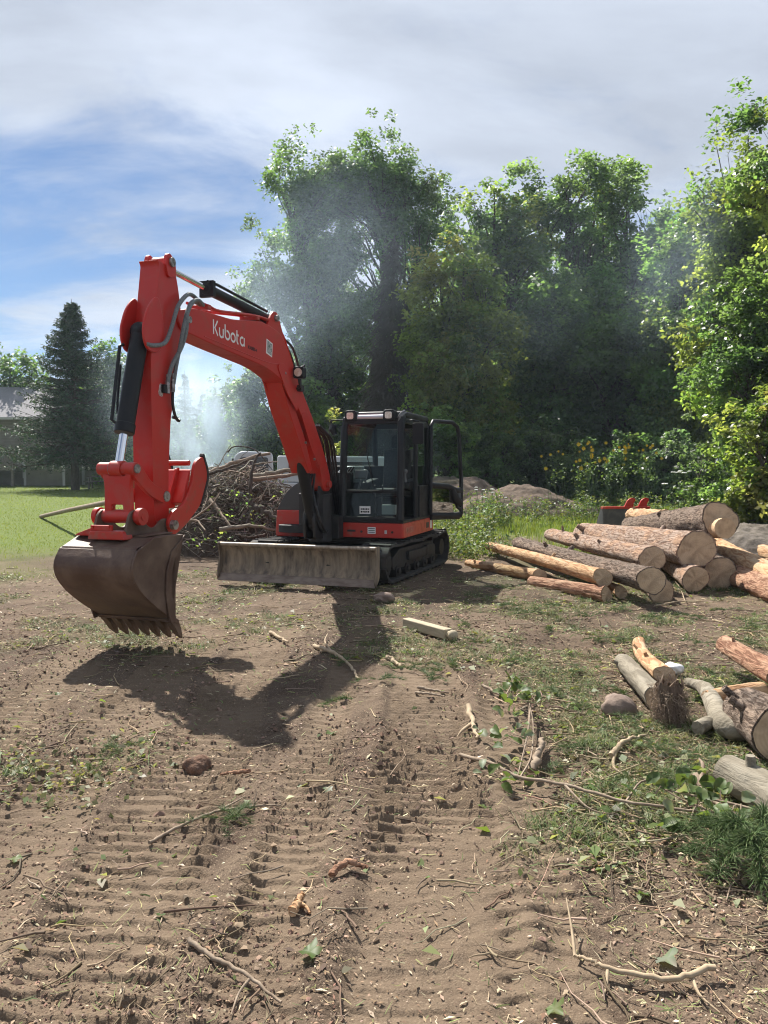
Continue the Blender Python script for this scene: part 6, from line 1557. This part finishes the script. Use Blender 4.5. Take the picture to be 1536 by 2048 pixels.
# thin straw, needles and dry stems
x, y = scatter(19000, rng, 2.0, 13, lambda x, y: np.clip(0.10 + 1.0 * green_litter(x, y) + 0.3 * (fbm(x * 1.2, y * 1.2, 98, 3) - .45), 0.02, 1) * lane_free(x, y))
n = len(x); z = ground_h(x, y); L = (rng.lognormal(-3.05, 0.45, n) * (0.6 + .09 * y)).clip(.015, .2); a_ = rng.uniform(0, 6.28, n); lift = np.abs(rng.normal(size=n)) * 0.14
d = np.stack([np.cos(a_), np.sin(a_), lift], 1) * L[:, None]; t = np.array([-.5, 0, .5])[None, :, None]
bend = rng.normal(size=(n, 1, 3)) * 0.10 * L[:, None, None] * np.array([0, 1, 0])[None, :, None]
p = np.stack([x, y, z + 0.006 + L * lift * 0.5], 1)[:, None, :] + d[:, None, :] * t + bend; p[..., 2] = np.maximum(p[..., 2], (z + 0.002)[:, None])
r0 = rng.uniform(.0006, .0015, n) * (0.6 + .13 * y); sd = np.stack([-np.sin(a_), np.cos(a_), rng.normal(size=n) * .5], 1)[:, None, :] * (r0[:, None] * np.array([[1.3, 1.5, .4]]))[..., None]
v = np.stack([p - sd, p + sd], 2).reshape(-1, 3); q6 = np.arange(n)[:, None] * 6
f = np.concatenate([q6 + np.array([[0, 1, 3, 2]]), q6 + np.array([[2, 3, 5, 4]])])
cl = pick(rng, [(0.36, 0.30, 0.17), (0.24, 0.24, 0.10), (0.16, 0.20, 0.075), (0.28, 0.21, 0.14), (0.46, 0.39, 0.26), (0.12, 0.15, 0.06)], n, 0.2, [.2, .2, .2, .15, .1, .15])
o = np_mesh('straw_litter', v, f, attr_mat('straw'), None, rep(cl, 6)); tag(o, 'dry stems and needles scattered over the right-hand ground', 'straw', kind='stuff')

# twigs
x, y = scatter(2300, rng, 2.2, 12, lambda x, y: np.clip(0.06 + 0.9 * green_litter(x, y), 0, 1) * lane_free(x, y))
n = len(x); z = ground_h(x, y); L = rng.lognormal(-1.7, 0.5, n).clip(.08, .8); a_ = rng.uniform(0, 6.28, n); t = np.linspace(-.5, .5, 5)[None, :, None]
d = np.stack([np.cos(a_), np.sin(a_), rng.normal(size=n) * 0.07], 1) * L[:, None]
p = np.stack([x, y, z + 0.015], 1)[:, None, :] + d[:, None, :] * t + rng.normal(size=(n, 5, 3)) * 0.045 * L[:, None, None] * np.array([1, 1, .25])
gzz = ground_h(p[..., 0].ravel(), p[..., 1].ravel()).reshape(n, 5); p[..., 2] = np.maximum(p[..., 2], gzz + 0.004)
r0 = rng.uniform(.002, .0065, n); v, f = tubes_np(p, r0[:, None] * np.linspace(1, .45, 5)[None], 4)
cl = pick(rng, [(0.20, 0.145, 0.10), (0.30, 0.235, 0.165), (0.12, 0.085, 0.06), (0.36, 0.27, 0.17)], n, 0.2)
o = np_mesh('twig_litter', v, f, attr_mat('twig_wood'), None, rep(cl, 20)); tag(o, 'small broken twigs littering the ground', 'twigs', kind='stuff')

# green scraps of leaf
x, y = scatter(5200, rng, 2.4, 13, lambda x, y: np.clip(1.25 * green_litter(x, y) - 0.18 + 0.02, 0.012, 1))
n = len(x); z = ground_h(x, y) + rng.uniform(.004, .03, n)
v, f = leaf_quads(np.stack([x, y, z], 1), rng.lognormal(-3.3, 0.4, n).clip(.015, .085), 0.6, rng, up=1.3, fold=0.12)
cl = pick(rng, [(0.12, 0.165, 0.045), (0.16, 0.20, 0.075), (0.085, 0.13, 0.04), (0.24, 0.27, 0.14), (0.19, 0.18, 0.09)], n, 0.2)
o = np_mesh('leaf_scraps', v, f, M_LEAFG, None, rep(cl, 4)); tag(o, 'green scraps of torn leaves over the right-hand ground', 'leaves', kind='stuff')

# tufts of cut pine needles and low grass in the litter
x, y = scatter(900, rng, 3.2, 12, lambda x, y: np.clip(1.6 * green_litter(x, y) - 0.45, 0, 1))
kk = 30; n = len(x) * kk
X = np.repeat(x, kk) + rng.normal(size=n) * 0.05; Y = np.repeat(y, kk) + rng.normal(size=n) * 0.04
v, f = blades(np.stack([X, Y, ground_h(X, Y) - .003], 1), rng.uniform(.03, .10, n), rng.uniform(.0022, .0045, n) * (0.6 + .08 * Y), rng, lean=1.9, droop=0.45)
cl = np.repeat(pick(rng, [(0.075, 0.115, 0.045), (0.10, 0.145, 0.055), (0.15, 0.18, 0.075), (0.20, 0.20, 0.10)], len(x), 0.2), kk, 0) * (1 + rng.normal(size=(n, 1)) * .15)
o = np_mesh('pine_needle_tufts', v, f, M_NEEDLE, None, rep(np.clip(cl, .01, .5), 5)); tag(o, 'soft tufts of cut pine needles and grass among the debris', 'needles', kind='stuff')

# torn-off pine sprays lying in the litter
spr = [(px, py) for px, py in ((840, 1330), (880, 1345), (905, 1330), (860, 1360), (790, 1340), (760, 1370), (1000, 1220), (1060, 1230), (1120, 1215), (1180, 1235), (1240, 1225), (1300, 1240), (1380, 1235), (1450, 1225), (1500, 1250), (1100, 1260), (1200, 1280), (1290, 1290), (1400, 1290), (1470, 1300), (1400, 1375), (1430, 1355), (1100, 1540), (1140, 1500), (1190, 1470), (1270, 1460), (1310, 1500), (1350, 1520), (1180, 1420), (1120, 1400), (1330, 1560), (1250, 1560), (1020, 1330), (960, 1290), (700, 1400), (690, 1330), (930, 1250), (990, 1180), (1420, 1420), (470, 1650), (460, 1640), (215, 1500), (240, 1510), (1500, 1290), (1160, 1350), (1250, 1390))]
rs_ = np.random.default_rng(57); cs = []; ds = []
for px, py in spr:
    c = gp(px, py, .02)
    for k in range(3):
        a_ = rs_.uniform(0, 6.28); L_s = rs_.uniform(.10, .26)
        for q in np.linspace(0, 1, 9):
            x_, y_ = c.x + math.cos(a_) * L_s * q + rs_.normal() * .01, c.y + math.sin(a_) * L_s * q; cs += [(x_, y_, c.z + .02 * math.sin(q * 3))] * 13; ds += [(math.cos(a_), math.sin(a_), .1)] * 13
cs = np.array(cs); ds = np.array(ds); n = len(cs); d = ds * .8 + rs_.normal(size=(n, 3)) * np.array([.6, .6, .35]); d[:, 2] = np.abs(d[:, 2]); d /= np.linalg.norm(d, axis=1)[:, None]
L = rs_.uniform(.035, .075, n)[:, None]; sd = np.cross(d, rs_.normal(size=(n, 3))); sd /= np.linalg.norm(sd, axis=1)[:, None]; w = .0012 * (0.5 + .14 * cs[:, 1:2])
v = np.stack([cs - sd * w, cs + sd * w, cs + d * L], 1).reshape(-1, 3); f = np.arange(n * 3).reshape(n, 3)
o = np_mesh('pine_sprays', v, f, M_NEEDLE, None, rep(pick(rs_, [(0.085, 0.13, 0.055), (0.11, 0.16, 0.065), (0.16, 0.19, 0.09), (0.065, 0.10, 0.045)], n, .2), 3)); tag(o, 'torn-off green pine sprays lying in the litter before the logs', 'pine sprays', kind='stuff')

# lawn and rough grass
def lawn(name, n, y0, y1, hfun, palette, label, seed, cond, wmul=1.0, lean=0.5):
    rg = np.random.default_rng(seed)
    x, y = scatter(n, rg, y0, y1, lambda x, y: grass_mask(x, y) * cond(x, y), xpad=1.12)
    h = hfun(x, y, rg); w = rg.uniform(.6, 1.2, len(x)) * (0.0032 + 0.00055 * y) * wmul
    v, f = blades(np.stack([x, y, ground_h(x, y, False) - .01], 1), h, w, rg, lean=lean)
    tone = 0.8 + 0.45 * fbm(x * .5, y * .5, seed, 3)
    cl = pick(rg, palette, len(x), 0.14) * tone[:, None]
    o = np_mesh(name, v, f, leaf_mat(name + '_blades', 0.55, (1.5, 1.4, 0.6), 0.55, 0.25), None, rep(np.clip(cl, .01, .5), 5)); tag(o, label, 'grass', kind='stuff')
LAWN = [(0.115, 0.165, 0.036), (0.135, 0.18, 0.045), (0.16, 0.19, 0.06)]
lawn('grass', 36000, 11.5, 60, lambda x, y, r: r.uniform(.02, .055, len(x)) * (1 + 0.012 * y), LAWN, 'mown green lawn running up to the house', 71, lambda x, y: (x < -1.5) * 1.0)
lawn('rough_grass', 38000, 13, 40, lambda x, y, r: r.uniform(.06, .20, len(x)) * (0.6 + 0.9 * fbm(x * .6, y * .6, 72, 3)), LAWN + [(0.09, 0.15, 0.035)], 'rough sunlit grass between the logs and the wood', 72, lambda x, y: (x > -1.5) * 1.0, 1.2)

# leafy weeds standing in the rough grass
rw = np.random.default_rng(73); cen = []; stems = []; srad = []
spots = [(px, Y, h_) for px, Y, h_ in ((925, 15.5, .75), (945, 16.5, .85), (965, 18.0, .8), (905, 17.0, .9), (985, 20.0, .8), (1010, 21, .8), (935, 14.0, .55), (955, 14.6, .5), (1130, 22, .7), (1160, 23, .8), (1200, 22, .7), (1330, 20, .8), (1400, 18.5, .9), (1445, 17.5, .9), (1480, 16.5, .9), (1515, 15.5, .9), (1540, 16, 1.0), (1380, 20, .9), (1290, 22, .8), (1240, 23, .8), (1060, 23, .7), (990, 22.5, .9), (920, 20, 1.0))]
for px, Y, h_ in spots:
    b = at(px, 940, Y)
    for k in range(9):
        x0, y0 = b.x + rw.normal() * .28, Y + rw.normal() * .28; hh = h_ * rw.uniform(.55, 1.1); g0_ = bh(x0, y0)
        t = np.linspace(0, 1, 4)[:, None]; p = np.array([x0, y0, g0_]) + t * np.array([rw.normal() * .12, rw.normal() * .12, hh]); stems.append(p); srad.append(np.linspace(.006, .003, 4))
        for q in np.linspace(.15, 1, 8): cen.append(p[0] + (p[-1] - p[0]) * q)
cen = np.array(cen); per = 7; c = np.repeat(cen, per, 0) + rw.normal(size=(len(cen) * per, 3)) * np.array([.075, .075, .05])
v, f = leaf_quads(c, rw.uniform(.05, .105, len(c)), 0.5, rw, up=.6, fold=.08); cl = np.repeat(pick(rw, YGREEN + GREEN, len(cen), .2), per, 0)
o = np_mesh('leafy_weeds', v, f, M_LEAFG, None, rep(cl, 4)); tag(o, 'leafy weeds growing in the rough grass behind the machine and logs', 'weeds', kind='stuff')
v, f = tubes_np(stems, srad, 3); o = np_mesh('weed_stems', v, f, surf('green_stem', (0.10, 0.14, 0.05), rough=0.7), None); tag(o, 'thin green weed stems in the rough grass', 'weeds', kind='stuff')

# flowering plants
M_WFLOWER = surf('white_petals', (0.80, 0.80, 0.76), rough=0.7); M_YFLOWER = surf('yellow_petals', (0.68, 0.45, 0.02), rough=0.6)
def flowering(name, px, py, Y, n, sx, sz, rad, mat, label, seed, flat=True):
    rg = np.random.default_rng(seed); c0 = at(px, py, Y); root = empty(name, (c0.x, Y, bh(c0.x, Y)), 0, label, 'flowers')
    mbs = MB(); cen = []
    for k in range(n):
        p = Vector((rg.normal() * sx, rg.normal() * .25, c0.z - bh(c0.x, Y) + rg.uniform(-1, 1) * sz)); b0 = Vector((p.x * .6 + rg.normal() * .1, p.y, 0.0))
        mbs.tube([b0, (b0 + p) * .5 + Vector((rg.normal() * .03, 0, 0)), p], .006, 4); r_ = rad * rg.uniform(.6, 1.25)
        mb = MB()
        if flat:
            for q in range(9):
                a_ = q * 2.4; rr = r_ * math.sqrt(q / 9); mb.ball((p.x + math.cos(a_) * rr, p.y + math.sin(a_) * rr, p.z + .01 * (q % 2)), r_ * .30, 5, .5)
        else:
            for q in range(8):
                a_ = q * math.pi / 4; d = Vector((math.cos(a_), -.35, math.sin(a_))).normalized(); s_ = Vector((-math.sin(a_), 0, math.cos(a_)))
                mb.add([p, p + d * r_ * .55 + s_ * r_ * .2, p + d * r_, p + d * r_ * .55 - s_ * r_ * .2], [(0, 1, 2, 3)])
        mb.build('flower_head', mat, root); cen.append(tuple(p * 0.7))
    mbs.build('stems', M_STICK if False else surf(name + '_stem', (0.09, 0.13, 0.045), rough=0.7), root)
    v, f, cl = tuft_leaves(cen, 14, (.10, .10, .14), .09, rg, GREEN); np_mesh('leaves', v, f, M_LEAFG, root, cl)
flowering('white_flowers', 1362, 964, 19.5, 12, .26, .28, .075, M_WFLOWER, 'white umbel flowers in front of the dark bush at right', 81)
flowering('white_flowers', 978, 985, 21.5, 10, .22, .16, .055, M_WFLOWER, 'white umbel flowers below the soil mounds', 82)
flowering('yellow_flowers', 1150, 915, 24.5, 16, .55, .35, .075, M_YFLOWER, 'left patch of tall yellow flowers at the wood edge', 83, False)
flowering('yellow_flowers', 1225, 910, 24.0, 18, .60, .40, .075, M_YFLOWER, 'middle patch of tall yellow flowers at the wood edge', 84, False)
flowering('yellow_flowers', 1285, 905, 23.8, 8, .25, .30, .055, M_YFLOWER, 'right patch of tall yellow flowers at the wood edge', 85, False)

# ---------------- leaves large enough to pick out
def leaf_mesh(name, lobed, seed):
    rg = random.Random(seed); pts = []
    if lobed:
        for k in range(20):
            a_ = 2 * math.pi * k / 20; r_ = (1.0 if k % 4 == 0 else 0.55 if k % 2 == 0 else 0.72) * (0.85 + 0.3 * rg.random()); pts.append((r_ * math.cos(a_) * .5, r_ * math.sin(a_) * .5))
    else:
        for k in range(12):
            t = k / 12 * 2 * math.pi; pts.append((0.5 * math.cos(t), 0.33 * math.sin(t) * (1 + .25 * math.cos(t)) * (0.92 + .16 * rg.random())))
    v = [(0, 0, 0.0)] + [(x, y, 0.35 * abs(y) - 0.45 * x * x + rg.uniform(-.06, .06)) for x, y in pts]; m_ = len(pts)
    me = bpy.data.meshes.new(name); me.from_pydata(v, [], [(0, 1 + k, 1 + (k + 1) % m_) for k in range(m_)]); me.update()
    ca = me.color_attributes.new('Col', 'FLOAT_COLOR', 'POINT'); base = ((0.095, 0.145, 0.042), (0.12, 0.165, 0.055), (0.21, 0.235, 0.16), (0.075, 0.12, 0.038))[seed % 4]
    for i in range(len(v)): ca.data[i].color = (*[q * rg.uniform(.85, 1.15) for q in base], 1)
    me.materials.append(M_LEAFG); me.polygons.foreach_set('use_smooth', np.ones(len(me.polygons), bool)); return me
LM = [leaf_mesh('leaf', False, k) for k in range(4)] + [leaf_mesh('leaf', True, k) for k in range(4, 8)]
def put_leaf(me, loc, size, rg, parent=None, flat=0.35, name='leaf'):
    o = bpy.data.objects.new(name, me); COL.objects.link(o); o.location = loc; o.scale = (size, size, size)
    o.rotation_euler = (rg.gauss(0, flat), rg.gauss(0, flat), rg.uniform(0, 6.28))
    if parent is not None: o.parent = parent
    return o
def leafy_branch(name, stem, clusters, size, label, seed, n=9, spread=.10, rise=.12):
    rg = random.Random(seed); P0 = gp(*stem[0]); root = empty(name, P0, 0, label, 'leafy branch')
    cp = curve_pts([gp(q[0], q[1], q[2]) - P0 for q in stem], 18); MB().tube(cp, list(np.linspace(.009, .003, len(cp))), 6).build('stem', M_STICK, root, smooth=60)
    for (px, py, dz, k_) in clusters:
        c = gp(px, py, dz) - P0
        near_ = min(cp, key=lambda q: (q - c).length); MB().tube([near_, (near_ + c) * .5 + Vector((0, 0, .03)), c], .0028, 5).build('twig', M_STICK, root)
        for j in range(k_):
            put_leaf(LM[rg.randrange(4)], c + Vector((rg.gauss(0, spread), rg.gauss(0, spread), abs(rg.gauss(0, spread * .7)))), size * rg.uniform(.7, 1.25), rg, root, 0.55)
    return root
leafy_branch('leafy_branch', [(1060, 1440, .1), (1055, 1500, .09), (1035, 1570, .05)], [(1035, 1418, .16, 12), (1005, 1432, .13, 9), (1060, 1440, .14, 10), (1025, 1455, .10, 8), (1000, 1500, .06, 5), (985, 1512, .05, 5), (1045, 1505, .10, 6), (1018, 1540, .04, 5), (985, 1565, .02, 4), (1030, 1572, .03, 4)], .068, 'cut branch with fresh green leaves standing up in the middle right', 1, spread=.055)
leafy_branch('leafy_branch', [(1530, 1670, .10), (1440, 1650, .12), (1330, 1620, .10)], [(1310, 1625, .10, 4), (1350, 1618, .10, 6), (1400, 1625, .14, 8), (1440, 1640, .15, 9), (1390, 1660, .10, 6), (1480, 1680, .12, 6), (1370, 1690, .05, 5), (1460, 1700, .14, 5)], .07, 'leafy cut branch under the long stick at the right edge', 2, spread=.06)
# pine bough at the lower right
rgp = np.random.default_rng(55); c0 = gp(1470, 1760, 0.0); pb = empty('pine_bough', c0, 0, 'cut pine bough with long green needles at the lower right edge', 'bough')
cpb = []; mbp = MB()
for k, (px, py, dz) in enumerate(((1400, 1690, .10), (1380, 1740, .06), (1430, 1780, .05), (1490, 1760, .12), (1530, 1700, .14), (1520, 1800, .06), (1450, 1720, .15), (1560, 1760, .10), (1350, 1690, .06))):
    e = gp(px, py, dz) - c0; s0 = Vector((.12, .06, .06)); cp = curve_pts([s0, (s0 + e) * .5 + Vector((0, 0, .07)), e], 10); mbp.tube(cp, list(np.linspace(.008, .003, len(cp))), 5); cpb += [tuple(q) for q in cp[3:]]
mbp.build('stem', M_STICK, pb)
cb_ = np.repeat(np.array(cpb), 42, 0); n = len(cb_); d = rgp.normal(size=(n, 3)); d[:, 2] = np.abs(d[:, 2]) * .6; d /= np.linalg.norm(d, axis=1)[:, None]
L = rgp.uniform(.05, .10, n)[:, None]; p = np.stack([cb_, cb_ + d * L * .6, cb_ + d * L + np.array([0, 0, -.018])], 1); p[..., 2] = np.maximum(p[..., 2], -0.01)
v, f = tubes_np(p, np.tile([.0016, .0014, .0006], (n, 1)), 3); np_mesh('needles', v, f, M_NEEDLE, pb, rep(pick(rgp, [(0.085, 0.14, 0.05), (0.12, 0.175, 0.06), (0.17, 0.22, 0.10)], n, .18), 9))
# single fallen leaves
rgl = random.Random(4)
FL = [(620, 1926, .14, 'torn pale green leaf lying on bare soil at bottom centre'), (30, 1720, .10, 'whitish leaf at the left edge of the tracks'), (1335, 1925, .15, 'long torn leaf beside the crooked pale branch'), (322, 1834, .075, 'small green leaf on the left tracks'),
      (662, 1466, .11, 'lobed green leaf just beyond the centre tracks'), (1110, 2030, .11, 'green leaf at the bottom edge right of centre'), (655, 1586, .10, 'pale leaf on the centre tracks'), (1285, 1795, .10, 'upright yellow-green leaf clump in the litter at right'),
      (622, 1755, .05, 'small pale leaf near the orange bark curl'), (495, 1612, .07, 'leaf at the end of the long thin stick'), (1245, 1450, .10, 'yellow-green leaf below the brown rock'), (115, 1390, .09, 'pale leaf left of the machine shadow'), (100, 1605, .10, 'leaf among the wilted greens at left'),
      (965, 1620, .075, 'light green leaf right of the centre tracks'), (430, 1292, .09, 'bright green leaf beside the bucket teeth'), (565, 1358, .08, 'green leaf in the machine shadow'), (1330, 1680, .09, 'pale leaf near the pine bough')]
for k, (px, py, s_, lab) in enumerate(FL):
    o = put_leaf(LM[4 + k % 4], gp(px, py, .006 + s_ * .08), s_ * .72, rgl, None, 0.3, 'fallen_leaf'); tag(o, lab, 'leaf', 'single leaves on the ground')
# wilted greenery at the left
rgw = np.random.default_rng(56); cen = [tuple(gp(px, py, .03)) for px, py in ((20, 1530), (60, 1540), (100, 1550), (140, 1530), (60, 1580), (140, 1580), (180, 1560), (230, 1570), (260, 1560), (110, 1610), (200, 1500), (240, 1495), (20, 1600), (160, 1600), (40, 1510))]
v, f, cl = tuft_leaves(cen, 24, (.13, .09, .010), .036, rgw, [(0.15, 0.165, 0.075), (0.20, 0.21, 0.115), (0.13, 0.14, 0.065), (0.25, 0.25, 0.16)])
o = np_mesh('wilted_weeds', v, f, M_LEAFG, None, cl); tag(o, 'wilted pulled-up weeds flattened on the soil at the left edge', 'weeds', kind='stuff')
